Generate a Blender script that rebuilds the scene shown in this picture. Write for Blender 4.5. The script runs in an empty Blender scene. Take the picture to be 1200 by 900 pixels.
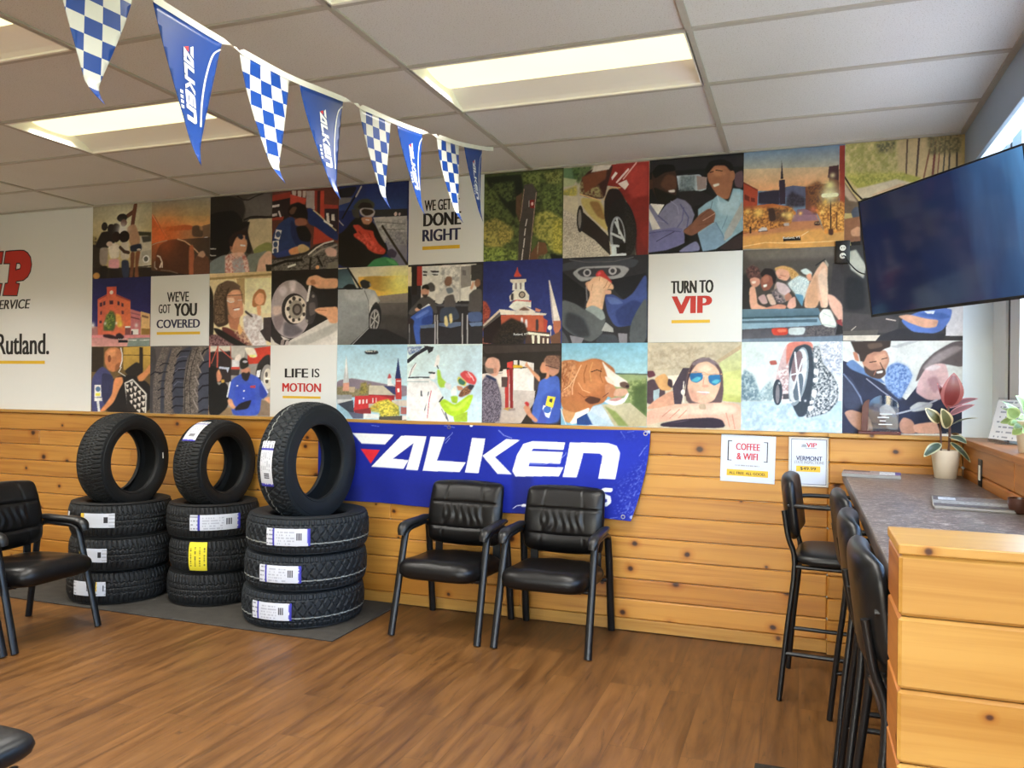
# Waiting room of a tyre shop: mural wall, pine wainscot, tyre stacks, guest chairs and a window counter.
import bpy, bmesh, math, random
import numpy as np
from mathutils import Vector, Matrix

random.seed(7)
RNG = np.random.RandomState(11)
SC = bpy.context.scene
COL = SC.collection
PI = math.pi
R = math.radians

# ------------------------------------------------------------------ room numbers (metres)
BACK = 4.666          # y of the mural wall
RIGHT = 0.7737        # x of the window-side wall
LEFT = -6.6
FRONT = -3.4
CEIL = 2.743
CAP = 1.1877          # top of the pine wainscot
SILL = 1.183
WINX = 0.91           # plane of the window frames
EYE = 1.4304


# ------------------------------------------------------------------ colour and material helpers
def lin(c):
    if isinstance(c, str):
        c = [int(c[i:i + 2], 16) for i in (0, 2, 4)]
    out = []
    for v in c[:3]:
        v = v / 255.0
        out.append(v / 12.92 if v <= 0.04045 else ((v + 0.055) / 1.055) ** 2.4)
    return out


def rgba(c):
    return (*lin(c), 1.0)


class NT:
    """Small node-tree writer."""
    def __init__(self, name):
        self.m = bpy.data.materials.new(name)
        self.m.use_nodes = True
        self.t = self.m.node_tree
        self.t.nodes.clear()
        self.out = self.n('ShaderNodeOutputMaterial')

    def n(self, kind, **kw):
        nd = self.t.nodes.new(kind)
        for k, v in kw.items():
            if k in nd.inputs:
                nd.inputs[k].default_value = v
            else:
                setattr(nd, k, v)
        return nd

    def l(self, a, b):
        self.t.links.new(a, b)

    def math(self, op, a, b=None, clamp=False):
        nd = self.t.nodes.new('ShaderNodeMath')
        nd.operation = op
        nd.use_clamp = clamp
        for i, v in enumerate((a, b)):
            if v is None:
                continue
            if isinstance(v, (int, float)):
                nd.inputs[i].default_value = v
            else:
                self.l(v, nd.inputs[i])
        return nd.outputs[0]

    def mix(self, fac, a, b, mode='MIX'):
        nd = self.t.nodes.new('ShaderNodeMix')
        nd.data_type = 'RGBA'
        nd.blend_type = mode
        for s, v in ((nd.inputs['Factor'], fac), (nd.inputs[6], a), (nd.inputs[7], b)):
            if isinstance(v, (int, float)):
                s.default_value = v
            elif isinstance(v, (tuple, list)):
                s.default_value = v
            else:
                self.l(v, s)
        return nd.outputs[2]

    def ramp(self, fac, stops):
        nd = self.t.nodes.new('ShaderNodeValToRGB')
        e = nd.color_ramp.elements
        while len(e) < len(stops):
            e.new(0.5)
        for i, (p, c) in enumerate(stops):
            e[i].position = p
            e[i].color = c if len(c) == 4 else rgba(c)
        self.l(fac, nd.inputs[0])
        return nd.outputs[0]

    def mapping(self, src, scale=(1, 1, 1), loc=(0, 0, 0)):
        nd = self.n('ShaderNodeMapping')
        nd.inputs['Scale'].default_value = scale
        nd.inputs['Location'].default_value = loc
        self.l(src, nd.inputs['Vector'])
        return nd.outputs[0]

    def noise(self, vec, scale, detail=3.0, rough=0.55, dist=0.0):
        nd = self.n('ShaderNodeTexNoise')
        nd.inputs['Scale'].default_value = scale
        nd.inputs['Detail'].default_value = detail
        nd.inputs['Roughness'].default_value = rough
        nd.inputs['Distortion'].default_value = dist
        if vec is not None:
            self.l(vec, nd.inputs['Vector'])
        return nd.outputs['Fac']

    def principled(self, color=None, rough=0.5, metal=0.0, spec=0.5, coat=0.0, bump=None, bump_s=0.1, bump_d=0.01, emit=None, emit_s=0.0, alpha=None):
        p = self.n('ShaderNodeBsdfPrincipled')
        for key, v in (('Base Color', color), ('Roughness', rough), ('Metallic', metal), ('Specular IOR Level', spec), ('Coat Weight', coat), ('Emission Color', emit)):
            if v is None:
                continue
            if isinstance(v, (int, float, tuple, list)):
                p.inputs[key].default_value = v
            else:
                self.l(v, p.inputs[key])
        p.inputs['Emission Strength'].default_value = emit_s
        if bump is not None:
            b = self.n('ShaderNodeBump')
            b.inputs['Strength'].default_value = bump_s
            b.inputs['Distance'].default_value = bump_d
            self.l(bump, b.inputs['Height'])
            self.l(b.outputs[0], p.inputs['Normal'])
        self.l(p.outputs[0], self.out.inputs[0])
        return p


def plain(name, c, rough=0.5, metal=0.0, spec=0.5, noise=0.06, scale=30, bump=0.0, coat=0.0, emit_s=0.0):
    """A surface of one colour with a little procedural variation."""
    t = NT(name)
    co = t.n('ShaderNodeTexCoord').outputs['Object']
    f = t.noise(co, scale, 3)
    c0 = rgba(c)
    dk = tuple(v * (1 - noise) for v in c0[:3]) + (1,)
    lt = tuple(min(1, v * (1 + noise)) for v in c0[:3]) + (1,)
    col = t.mix(f, dk, lt)
    t.principled(col, rough, metal, spec, coat, bump=f if bump else None, bump_s=bump, bump_d=0.004, emit=c0 if emit_s else None, emit_s=emit_s)
    return t.m


def pine_material(name, light, dark, knot, axis='X', gloss=0.34, sat=1.0):
    """Varnished knotty pine; boards told apart by the face attribute 'board'; the grain runs along the given axis."""
    t = NT(name)
    co = t.n('ShaderNodeTexCoord').outputs['Object']
    at = t.n('ShaderNodeAttribute')
    at.attribute_name = 'board'
    bid = at.outputs['Fac']
    off = t.n('ShaderNodeCombineXYZ')
    t.l(t.math('MULTIPLY', bid, 37.3), off.inputs[0])
    t.l(t.math('MULTIPLY', bid, 17.9), off.inputs[1])
    t.l(t.math('MULTIPLY', bid, 11.1), off.inputs[2])
    add = t.n('ShaderNodeVectorMath')
    add.operation = 'ADD'
    t.l(co, add.inputs[0])
    t.l(off.outputs[0], add.inputs[1])
    v = add.outputs[0]
    long_s, cross = 0.9, 26.0
    sc = (long_s, cross, cross) if axis == 'X' else (cross, long_s, cross)
    g1 = t.noise(t.mapping(v, sc), 1.0, 5, 0.6, 0.9)
    sc2 = (0.5, 5.0, 5.0) if axis == 'X' else (5.0, 0.5, 5.0)
    g2 = t.noise(t.mapping(v, sc2), 1.0, 2, 0.5, 1.6)
    col = t.ramp(g1, [(0.25, dark), (0.55, light), (0.8, light)])
    rb = t.n('ShaderNodeTexWhiteNoise')
    rb.noise_dimensions = '1D'
    t.l(bid, rb.inputs['W'])
    tone = t.math('ADD', t.math('MULTIPLY', rb.outputs['Value'], 0.35), t.math('MULTIPLY', g2, 0.65))
    tn = t.ramp(tone, [(0.25, (0.80, 0.70, 0.56, 1)), (0.55, (1, 1, 1, 1)), (0.8, (1.0, 1.0, 1.0, 1))])
    col = t.mix(1.0, col, tn, 'MULTIPLY')
    # knots: scattered round dark eyes with a faint halo, in the plane of the boards
    sp = t.n('ShaderNodeSeparateXYZ')
    t.l(v, sp.inputs[0])
    w = t.noise(t.mapping(v, (14, 14, 14)), 1.0, 2)
    kv = t.n('ShaderNodeCombineXYZ')
    t.l(t.math('ADD', sp.outputs[0 if axis == 'X' else 1], t.math('MULTIPLY', w, 0.02)), kv.inputs[0])
    t.l(t.math('MULTIPLY', t.math('ADD', sp.outputs[2], sp.outputs[1 if axis == 'X' else 0]), 1.15), kv.inputs[1])
    vo = t.n('ShaderNodeTexVoronoi')
    vo.voronoi_dimensions = '2D'
    vo.inputs['Scale'].default_value = 3.5
    vo.inputs['Randomness'].default_value = 1.0
    t.l(kv.outputs[0], vo.inputs['Vector'])
    cs = t.n('ShaderNodeSeparateColor')
    t.l(vo.outputs['Color'], cs.inputs[0])
    rad = t.math('ADD', t.math('MULTIPLY', cs.outputs[0], 0.9), 0.25)
    kd = t.math('DIVIDE', vo.outputs['Distance'], rad)
    halo = t.ramp(kd, [(0.04, (0.55, 0.38, 0.25, 1)), (0.13, (0.9, 0.80, 0.66, 1)), (0.22, (1, 1, 1, 1))])
    col = t.mix(1.0, col, halo, 'MULTIPLY')
    kf = t.ramp(kd, [(0.040, (1, 1, 1, 1)), (0.085, (0, 0, 0, 1))])
    col = t.mix(kf, col, rgba(knot))
    t.principled(col, gloss, 0.0, 0.5, 0.0, bump=g1, bump_s=0.05, bump_d=0.002)
    return t.m


def floor_material():
    t = NT('wood_plank_floor')
    co = t.n('ShaderNodeTexCoord').outputs['Object']
    sx = t.n('ShaderNodeSeparateXYZ')
    t.l(co, sx.inputs[0])
    sw = t.n('ShaderNodeCombineXYZ')
    t.l(sx.outputs[1], sw.inputs[0])
    t.l(sx.outputs[0], sw.inputs[1])
    br = t.n('ShaderNodeTexBrick')
    br.offset = 0.37
    br.inputs['Scale'].default_value = 1.0
    br.inputs['Mortar Size'].default_value = 0.0012
    br.inputs['Mortar Smooth'].default_value = 0.3
    br.inputs['Brick Width'].default_value = 1.05
    br.inputs['Row Height'].default_value = 0.142
    br.inputs['Bias'].default_value = 0.0
    br.inputs['Color1'].default_value = (0.0, 0.0, 0.0, 1)
    br.inputs['Color2'].default_value = (1.0, 1.0, 1.0, 1)
    br.inputs['Mortar'].default_value = (0.5, 0.5, 0.5, 1)
    t.l(sw.outputs[0], br.inputs['Vector'])
    tone = br.outputs['Color']
    row = t.math('FLOOR', t.math('DIVIDE', sx.outputs[0], 0.142))
    sh = t.n('ShaderNodeCombineXYZ')
    t.l(t.math('MULTIPLY', row, 3.17), sh.inputs[1])
    t.l(t.math('MULTIPLY', tone, 5.3), sh.inputs[2])
    ad = t.n('ShaderNodeVectorMath')
    ad.operation = 'ADD'
    t.l(co, ad.inputs[0])
    t.l(sh.outputs[0], ad.inputs[1])
    v = ad.outputs[0]
    g1 = t.noise(t.mapping(v, (22, 1.6, 1)), 1.0, 6, 0.62, 0.8)
    g2 = t.noise(t.mapping(v, (7, 1.1, 1)), 1.0, 3, 0.55, 1.8)
    col = t.ramp(g1, [(0.25, (0.055, 0.022, 0.006, 1)), (0.42, (0.115, 0.049, 0.013, 1)), (0.6, (0.155, 0.069, 0.019, 1)), (0.8, (0.20, 0.095, 0.030, 1))])
    tn = t.ramp(t.math('ADD', t.math('MULTIPLY', tone, 0.10), t.math('MULTIPLY', g2, 0.90)), [(0.3, (0.58, 0.54, 0.50, 1)), (0.5, (0.95, 0.95, 0.95, 1)), (0.72, (1.18, 1.16, 1.14, 1))])
    col = t.mix(1.0, col, tn, 'MULTIPLY')
    cr = t.noise(t.mapping(v, (13, 1.7, 1), (4, 9, 0)), 1.0, 7, 0.75, 2.2)
    cf = t.ramp(cr, [(0.57, (0, 0, 0, 1)), (0.70, (1, 1, 1, 1))])
    col = t.mix(t.math('MULTIPLY', cf, 0.7), col, (0.016, 0.008, 0.004, 1))
    seam = t.math('MULTIPLY', br.outputs['Fac'], 0.55)
    col = t.mix(seam, col, (0.03, 0.014, 0.006, 1))
    rg = t.math('ADD', t.math('MULTIPLY', g1, 0.18), 0.33)
    t.principled(col, rg, 0.0, 0.45, bump=g1, bump_s=0.08, bump_d=0.002)
    return t.m


def ceiling_tile_material():
    t = NT('mineral_fibre_ceiling_tile')
    co = t.n('ShaderNodeTexCoord').outputs['Object']
    n1 = t.noise(co, 190, 2, 0.6)
    n2 = t.noise(co, 3.0, 2)
    pits = t.ramp(n1, [(0.33, (0.72, 0.70, 0.66, 1)), (0.42, (1, 1, 1, 1))])
    col = t.mix(n2, rgba((216, 216, 212)), rgba((223, 223, 220)))
    col = t.mix(1.0, col, pits, 'MULTIPLY')
    t.principled(col, 0.95, 0, 0.1, bump=n1, bump_s=0.35, bump_d=0.003)
    return t.m


def laminate_material():
    t = NT('mottled_grey_laminate')
    co = t.n('ShaderNodeTexCoord').outputs['Object']
    n1 = t.noise(t.mapping(co, (1, 2.2, 1)), 30, 5, 0.7, 1.6)
    n2 = t.noise(co, 9, 4, 0.6, 1.5)
    col = t.ramp(n1, [(0.32, (44, 37, 36)), (0.46, (92, 82, 77)), (0.55, (122, 111, 103)), (0.66, (196, 184, 170))])
    tn = t.ramp(n2, [(0.3, (0.7, 0.68, 0.68, 1)), (0.6, (1, 1, 1, 1))])
    col = t.mix(1.0, col, tn, 'MULTIPLY')
    t.principled(col, 0.32, 0, 0.5, bump=n1, bump_s=0.03, bump_d=0.002)
    return t.m


def vinyl_material(name, c, rough=0.36, wrinkle=0.12, spec=0.5):
    t = NT(name)
    co = t.n('ShaderNodeTexCoord').outputs['Object']
    n1 = t.noise(co, 160, 2, 0.5)
    n2 = t.noise(co, 14, 3, 0.5, 0.6)
    col = t.mix(n2, tuple(v * 0.75 for v in lin(c)) + (1,), tuple(v * 1.2 for v in lin(c)) + (1,))
    h = t.math('ADD', t.math('MULTIPLY', n1, 0.15), n2)
    t.principled(col, rough, 0, spec, bump=h, bump_s=wrinkle, bump_d=0.006)
    return t.m


def rubber_material(name, c):
    t = NT(name)
    co = t.n('ShaderNodeTexCoord').outputs['Object']
    n1 = t.noise(co, 26, 4, 0.6)
    col = t.mix(n1, tuple(v * 0.7 for v in lin(c)) + (1,), tuple(v * 1.35 for v in lin(c)) + (1,))
    t.principled(col, 0.62, 0, 0.35, bump=n1, bump_s=0.05, bump_d=0.003)
    return t.m


def carpet_material(name, c):
    t = NT(name)
    co = t.n('ShaderNodeTexCoord').outputs['Object']
    n1 = t.noise(co, 420, 2, 0.7)
    n2 = t.noise(co, 14, 3)
    col = t.mix(n1, tuple(v * 0.5 for v in lin(c)) + (1,), tuple(v * 1.5 for v in lin(c)) + (1,))
    col = t.mix(t.math('MULTIPLY', n2, 0.35), col, rgba('6a655c'))
    t.principled(col, 0.95, 0, 0.1, bump=n1, bump_s=0.6, bump_d=0.004)
    return t.m


def painted_material(name, rough=0.5, spec=0.4, attr='print'):
    """Printed surface: ink colour is stored on the mesh."""
    t = NT(name)
    a = t.n('ShaderNodeVertexColor')
    a.layer_name = attr
    co = t.n('ShaderNodeTexCoord').outputs['Object']
    n = t.noise(co, 400, 2)
    col = t.mix(t.math('MULTIPLY', n, 0.04), a.outputs['Color'], (0.5, 0.5, 0.5, 1))
    t.principled(col, rough, 0, spec)
    return t.m


def glass_material(name, tint=(0.95, 0.98, 1.0, 1), refl=0.06):
    t = NT(name)
    tr = t.n('ShaderNodeBsdfTransparent')
    tr.inputs[0].default_value = tint
    gl = t.n('ShaderNodeBsdfGlossy')
    gl.inputs['Roughness'].default_value = 0.02
    co = t.n('ShaderNodeTexCoord').outputs['Object']
    f = t.math('ADD', t.math('MULTIPLY', t.noise(co, 2.0, 2), 0.02), refl)
    mx = t.n('ShaderNodeMixShader')
    t.l(f, mx.inputs[0])
    t.l(tr.outputs[0], mx.inputs[1])
    t.l(gl.outputs[0], mx.inputs[2])
    t.l(mx.outputs[0], t.out.inputs[0])
    return t.m


M = {}


def make_materials():
    M['pine'] = pine_material('knotty_pine_boards', (194, 138, 60), (166, 106, 40), (52, 24, 12))
    M['pine_pale'] = pine_material('pale_pine', (186, 142, 70), (164, 116, 48), (66, 34, 18))
    M['pine_y'] = pine_material('knotty_pine_boards_lengthwise', (176, 112, 52), (142, 82, 34), (52, 24, 12), 'Y')
    M['floor'] = floor_material()
    M['tile'] = ceiling_tile_material()
    M['tbar'] = plain('painted_ceiling_grid', 'b3afa4', 0.5)
    M['white_wall'] = plain('painted_white_wall', 'd8d8d4', 0.75, noise=0.02, scale=6)
    M['header'] = plain('painted_header_board', (156, 172, 192), 0.6, noise=0.03, scale=4)
    M['reveal'] = plain('pale_window_reveal', (222, 236, 244), 0.5, noise=0.02, scale=4)
    M['frame_white'] = plain('white_window_frame', (240, 247, 250), 0.4, noise=0.02)
    M['frame_dark'] = plain('dark_window_gasket', '23272c', 0.5)
    M['wall_beige'] = plain('beige_painted_wall', 'c9c2b2', 0.8, noise=0.03, scale=5)
    M['laminate'] = laminate_material()
    M['lam_edge'] = plain('dark_laminate_edge', '4a403a', 0.4, noise=0.2, scale=60)
    M['vinyl'] = vinyl_material('black_vinyl', (11, 10, 10), 0.36, 0.22, 0.36)
    M['vinyl_blue'] = vinyl_material('charcoal_vinyl', (16, 18, 20), 0.38, 0.06, 0.4)
    M['stitch'] = plain('grey_stitching', '4a4a4a', 0.6)
    M['arm_plastic'] = plain('black_armrest_plastic', '141414', 0.38, bump=0.02)
    M['steel_black'] = plain('black_powder_coated_steel', (15, 16, 18), 0.36, spec=0.45, noise=0.1)
    M['rubber'] = rubber_material('tyre_rubber', (22, 23, 23))
    M['rubber_blue'] = rubber_material('fresh_tyre_rubber', (23, 28, 32))
    M['chalk'] = plain('pale_tread_line', '8a8d88', 0.8)
    M['carpet'] = carpet_material('charcoal_floor_mat', '34322f')
    M['carpet_dark'] = carpet_material('black_floor_mat', '1c1b1a')
    M['print'] = painted_material('printed_gloss_panel', 0.55, 0.12)
    M['paper'] = painted_material('printed_paper', 0.6, 0.3)
    M['panel_white'] = plain('white_sign_board', 'e4e5e3', 0.42, noise=0.01)
    M['sign_white'] = plain('white_notice_board', (204, 210, 220), 0.45, noise=0.01)
    M['page_edge'] = plain('grey_page_edges', (150, 146, 138), 0.7, noise=0.1, scale=200)
    M['ink_black'] = plain('black_lettering', '141416', 0.5)
    M['ink_navy'] = plain('navy_lettering', '1c2048', 0.5)
    M['ink_red'] = plain('red_lettering', 'c0202c', 0.5)
    M['ink_logo_red'] = plain('red_logo_lettering', 'c02a22', 0.5)
    M['ink_yellow'] = plain('mustard_yellow_bar', 'e0b52c', 0.5)
    M['ink_grey'] = plain('grey_small_print', '8c8c8c', 0.6)
    M['vinyl_banner'] = vinyl_material('blue_banner_vinyl', '1126a6', 0.38, 0.15, 0.45)
    M['banner_white'] = plain('white_banner_print', 'eef0f2', 0.4, noise=0.03, scale=8)
    M['banner_red'] = plain('red_banner_print', 'd8262c', 0.4)
    M['banner_wear'] = plain('scuffed_banner_creases', 'a9b2dc', 0.6)
    M['grommet'] = plain('metal_grommet', 'b8b8b4', 0.3, metal=1.0)
    M['pennant_blue'] = plain('blue_pennant_plastic', (14, 62, 142), 0.3, noise=0.05, scale=9, bump=0.15)
    M['pennant_white'] = plain('white_pennant_plastic', (206, 205, 200), 0.35, noise=0.03, scale=9)
    M['pennant_tape'] = plain('white_string_tape', 'efece4', 0.6)
    M['tv_case'] = plain('black_tv_casing', '0d0d0f', 0.35)
    M['black_plate'] = plain('black_outlet_plate', '0c0c0d', 0.4)
    M['ivory'] = plain('ivory_socket', 'e6e3d8', 0.4)
    M['cable'] = plain('black_cable', '101011', 0.5)
    M['pot'] = plain('pale_ceramic_pot', 'cdbfa6', 0.45, noise=0.06, scale=12)
    M['soil'] = plain('potting_soil', '2c2019', 0.95, noise=0.4, scale=90, bump=0.6)
    M['stem'] = plain('brown_plant_stem', '5a3a2e', 0.6, noise=0.2)
    M['red_wood'] = plain('dark_red_wood', '4a1418', 0.25, noise=0.2, scale=14)
    M['acrylic'] = glass_material('clear_acrylic', (0.86, 0.92, 0.95, 1), 0.10)
    M['glass'] = glass_material('window_glass', (0.97, 0.985, 0.98, 1), 0.05)
    M['engraving'] = plain('frosted_engraving', 'd7dde0', 0.5)
    M['brown_ceramic'] = plain('brown_ceramic', '4a2c20', 0.3, noise=0.2)
    M['silver_frame'] = plain('pale_metal_sign_frame', 'c9c4b6', 0.35, metal=0.3)
    M['fixture_white'] = plain('white_enamel_reflector', 'f2efe6', 0.45, noise=0.01)
    M['grass'] = plain('mown_grass', '6d8a45', 0.95, noise=0.3, scale=3)
    M['asphalt'] = plain('pale_parking_lot', 'a8a8a4', 0.9, noise=0.1, scale=4)
    M['bark'] = plain('tree_bark', '6a5443', 0.9, noise=0.3)
    M['leaf_green'] = plain('tree_leaves', '7d9a4c', 0.7, noise=0.35, scale=3)


# ------------------------------------------------------------------ mesh builder
class MB:
    """Collects shapes into one mesh; every face may carry a material slot."""
    def __init__(self):
        self.v = []
        self.f = []
        self.mi = []
        self.fa = []
        self.cur = 0
        self.attr = 0.0

    def face(self, idx):
        self.f.append(tuple(idx))
        self.mi.append(self.cur)
        self.fa.append(self.attr)

    def add(self, verts, faces):
        b = len(self.v)
        self.v.extend(tuple(p) for p in verts)
        for fc in faces:
            self.face([i + b for i in fc])

    def box(self, x0, x1, y0, y1, z0, z1, bev=0.0, seg=2, mat=None):
        bm = bmesh.new()
        bmesh.ops.create_cube(bm, size=1.0)
        for v in bm.verts:
            v.co = Vector(((v.co.x + .5) * (x1 - x0) + x0, (v.co.y + .5) * (y1 - y0) + y0, (v.co.z + .5) * (z1 - z0) + z0))
        if bev > 0:
            bmesh.ops.bevel(bm, geom=list(bm.edges), offset=bev, segments=seg, profile=0.5, affect='EDGES')
        self.take(bm, mat)

    def take(self, bm, mat=None):
        bm.verts.ensure_lookup_table()
        bm.verts.index_update()
        vs = [(mat @ v.co) if mat is not None else v.co.copy() for v in bm.verts]
        self.add(vs, [[v.index for v in f.verts] for f in bm.faces])
        bm.free()

    def tube(self, pts, r, seg=10, closed=False, flat=1.0, up=None, caps=True):
        """Sweep a round (or flattened) section along a path."""
        P = [Vector(p) for p in pts]
        n = len(P)
        rr = r if isinstance(r, (list, tuple)) else [r] * n
        tang = []
        for i in range(n):
            a = P[i - 1] if (i > 0 or closed) else P[i]
            b = P[(i + 1) % n] if (i < n - 1 or closed) else P[i]
            d = (b - a)
            tang.append(d.normalized() if d.length > 1e-9 else Vector((0, 0, 1)))
        ref = Vector(up) if up is not None else (Vector((0, 0, 1)) if abs(tang[0].z) < 0.9 else Vector((1, 0, 0)))
        nrm = (ref - tang[0] * ref.dot(tang[0])).normalized()
        rings = []
        base = len(self.v)
        for i in range(n):
            nrm = (nrm - tang[i] * nrm.dot(tang[i]))
            if nrm.length < 1e-6:
                nrm = tang[i].orthogonal()
            nrm.normalize()
            bi = tang[i].cross(nrm)
            for k in range(seg):
                a = 2 * PI * k / seg
                self.v.append(tuple(P[i] + nrm * math.cos(a) * rr[i] + bi * math.sin(a) * rr[i] * flat))
        m = n if closed else n - 1
        for i in range(m):
            j = (i + 1) % n
            for k in range(seg):
                k2 = (k + 1) % seg
                self.face((base + i * seg + k, base + i * seg + k2, base + j * seg + k2, base + j * seg + k))
        if not closed and caps:
            self.face([base + k for k in range(seg)][::-1])
            self.face([base + (n - 1) * seg + k for k in range(seg)])

    def lathe(self, prof, seg=48, closed=False, mat=None):
        b = len(self.v)
        n = len(prof)
        for k in range(seg):
            a = 2 * PI * k / seg
            for (r, z) in prof:
                p = Vector((r * math.cos(a), r * math.sin(a), z))
                self.v.append(tuple(mat @ p if mat is not None else p))
        for k in range(seg):
            k2 = (k + 1) % seg
            for i in range(n if closed else n - 1):
                j = (i + 1) % n
                self.face((b + k * n + i, b + k2 * n + i, b + k2 * n + j, b + k * n + j))
        if not closed:
            if prof[0][0] > 1e-6:
                self.face([b + k * n for k in range(seg)][::-1])
            if prof[-1][0] > 1e-6:
                self.face([b + k * n + n - 1 for k in range(seg)])

    def prism(self, pts, y0, y1, mat=None):
        """Polygon in the x-z plane, extruded from y0 to y1."""
        n = len(pts)
        vs = [Vector((p[0], y0, p[1])) for p in pts] + [Vector((p[0], y1, p[1])) for p in pts]
        if mat is not None:
            vs = [mat @ v for v in vs]
        b = len(self.v)
        self.v.extend(tuple(v) for v in vs)
        from mathutils.geometry import tessellate_polygon
        tri = tessellate_polygon([[Vector((p[0], p[1], 0)) for p in pts]])
        for t3 in tri:
            self.face((b + t3[0], b + t3[1], b + t3[2]))
            self.face((b + n + t3[2], b + n + t3[1], b + n + t3[0]))
        for i in range(n):
            j = (i + 1) % n
            self.face((b + i, b + j, b + n + j, b + n + i))

    def pillow(self, w, h, t, n=5.0, q=8.0, nu=28, nv=28, front=None, back=None, warp=None, mat=None):
        """Cushion in the x-z plane with its front towards -y; front/back add relief, warp bends the whole."""
        b = len(self.v)
        def pt(i, j, side):
            u = -1 + 2 * i / nu
            v = -1 + 2 * j / nv
            u = math.copysign(1 - (1 - abs(u)) ** 1.5, u)
            v = math.copysign(1 - (1 - abs(v)) ** 1.5, v)
            mx = max(abs(u), abs(v))
            nn = (abs(u) ** n + abs(v) ** n) ** (1 / n)
            s = mx / nn if nn > 1e-9 else 1
            x, z = u * s * w / 2, v * s * h / 2
            prof = max(0.0, 1 - mx ** q) ** 0.5
            y = -t / 2 * prof if side == 0 else t / 2 * prof
            if side == 0 and front:
                y -= front(u, v) * min(1, (1 - mx) * 6)
            if side == 1 and back:
                y += back(u, v) * min(1, (1 - mx) * 6)
            p = Vector((x, y, z))
            if warp:
                p = Vector(warp(p, u, v))
            if mat is not None:
                p = mat @ p
            return tuple(p)
        W = nu + 1
        for side in (0, 1):
            for j in range(nv + 1):
                for i in range(W):
                    self.v.append(pt(i, j, side))
        N = W * (nv + 1)
        for j in range(nv):
            for i in range(nu):
                a = b + j * W + i
                self.face((a, a + 1, a + W + 1, a + W))
                a += N
                self.face((a, a + W, a + W + 1, a + 1))

    def build(self, name, mats, parent=None, smooth=35, weld=False):
        me = bpy.data.meshes.new(name)
        me.from_pydata(self.v, [], self.f)
        for m in (mats if isinstance(mats, (list, tuple)) else [mats]):
            me.materials.append(m)
        me.polygons.foreach_set('material_index', self.mi)
        if any(self.fa):
            a = me.attributes.new('board', 'FLOAT', 'FACE')
            a.data.foreach_set('value', self.fa)
        if weld:
            bm = bmesh.new()
            bm.from_mesh(me)
            bmesh.ops.remove_doubles(bm, verts=bm.verts, dist=1e-5)
            bm.to_mesh(me)
            bm.free()
        me.validate()
        if smooth:
            me.shade_smooth()
            me.set_sharp_from_angle(angle=R(smooth))
        me.update()
        return link(bpy.data.objects.new(name, me), parent)


def link(o, parent=None):
    COL.objects.link(o)
    if parent is not None:
        o.parent = parent
    return o


def thing(name, label, cat, loc=(0, 0, 0), rot=(0, 0, 0), group=None):
    o = bpy.data.objects.new(name, None)
    o.empty_display_size = 0.1
    o.location = loc
    o.rotation_euler = rot
    COL.objects.link(o)
    return tag(o, label, cat, group)


def tag(o, label, cat, group=None):
    o['label'] = label
    o['category'] = cat
    o['kind'] = 'thing'
    if group:
        o['group'] = group
    return o


def struct(o, label=None):
    o['kind'] = 'structure'
    if label:
        o['label'] = label
    return o


def copy_tree(o, parent=None):
    c = o.copy()
    COL.objects.link(c)
    if parent is not None:
        c.parent = parent
    for ch in list(o.children):
        copy_tree(ch, c)
    return c


def retag(o, label, group=None):
    o['label'] = label
    if group:
        o['group'] = group


def catmull(pts, closed=False, sub=6):
    P = [Vector(p) for p in pts]
    n = len(P)
    out = []
    rng = range(n) if closed else range(n - 1)
    for i in rng:
        p0 = P[(i - 1) % n] if closed or i > 0 else P[0] * 2 - P[1]
        p1 = P[i]
        p2 = P[(i + 1) % n]
        p3 = P[(i + 2) % n] if closed or i + 2 < n else p2 * 2 - p1
        for k in range(sub):
            t = k / sub
            out.append(0.5 * ((2 * p1) + (p2 - p0) * t + (2 * p0 - 5 * p1 + 4 * p2 - p3) * t * t + (3 * p1 - p0 - 3 * p2 + p3) * t ** 3))
    if not closed:
        out.append(P[-1])
    return out


def text_into(mb, body, x0, x1, z0, z1, y0, y1, bold=0.0, shear=0.0, mat=None):
    """Lettering stretched into the box x0..x1, z0..z1 of the x-z plane, front face at y0, added to mb."""
    cu = bpy.data.curves.new('lettering_curve', 'FONT')
    cu.body = body
    cu.size = 1.0
    cu.shear = shear
    cu.resolution_u = 3
    ob = bpy.data.objects.new('lettering_curve', cu)
    COL.objects.link(ob)
    bpy.context.view_layer.update()
    dg = bpy.context.evaluated_depsgraph_get()
    me = bpy.data.meshes.new_from_object(ob.evaluated_get(dg))
    bpy.data.objects.remove(ob)
    bpy.data.curves.remove(cu)
    co = np.empty(len(me.vertices) * 3)
    me.vertices.foreach_get('co', co)
    co = co.reshape(-1, 3)
    lo, hi = co.min(0), co.max(0)
    # heavier strokes: the same outline repeated with small sideways steps
    grow = bold * 2.3 * (z1 - z0)
    sx = (x1 - x0 - grow) / max(hi[0] - lo[0], 1e-6)
    sz = (z1 - z0) / max(hi[1] - lo[1], 1e-6)
    steps = 1 if bold < 0.004 else 6
    for k in range(steps):
        dx = grow * k / max(1, steps - 1)
        vs = [Vector((x0 + dx + (c[0] - lo[0]) * sx, y0 - 0.00003 * k, z0 + (c[1] - lo[1]) * sz)) for c in co]
        if mat is not None:
            vs = [mat @ v for v in vs]
        mb.add(vs, [list(p.vertices) for p in me.polygons])
    bpy.data.meshes.remove(me)


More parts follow.
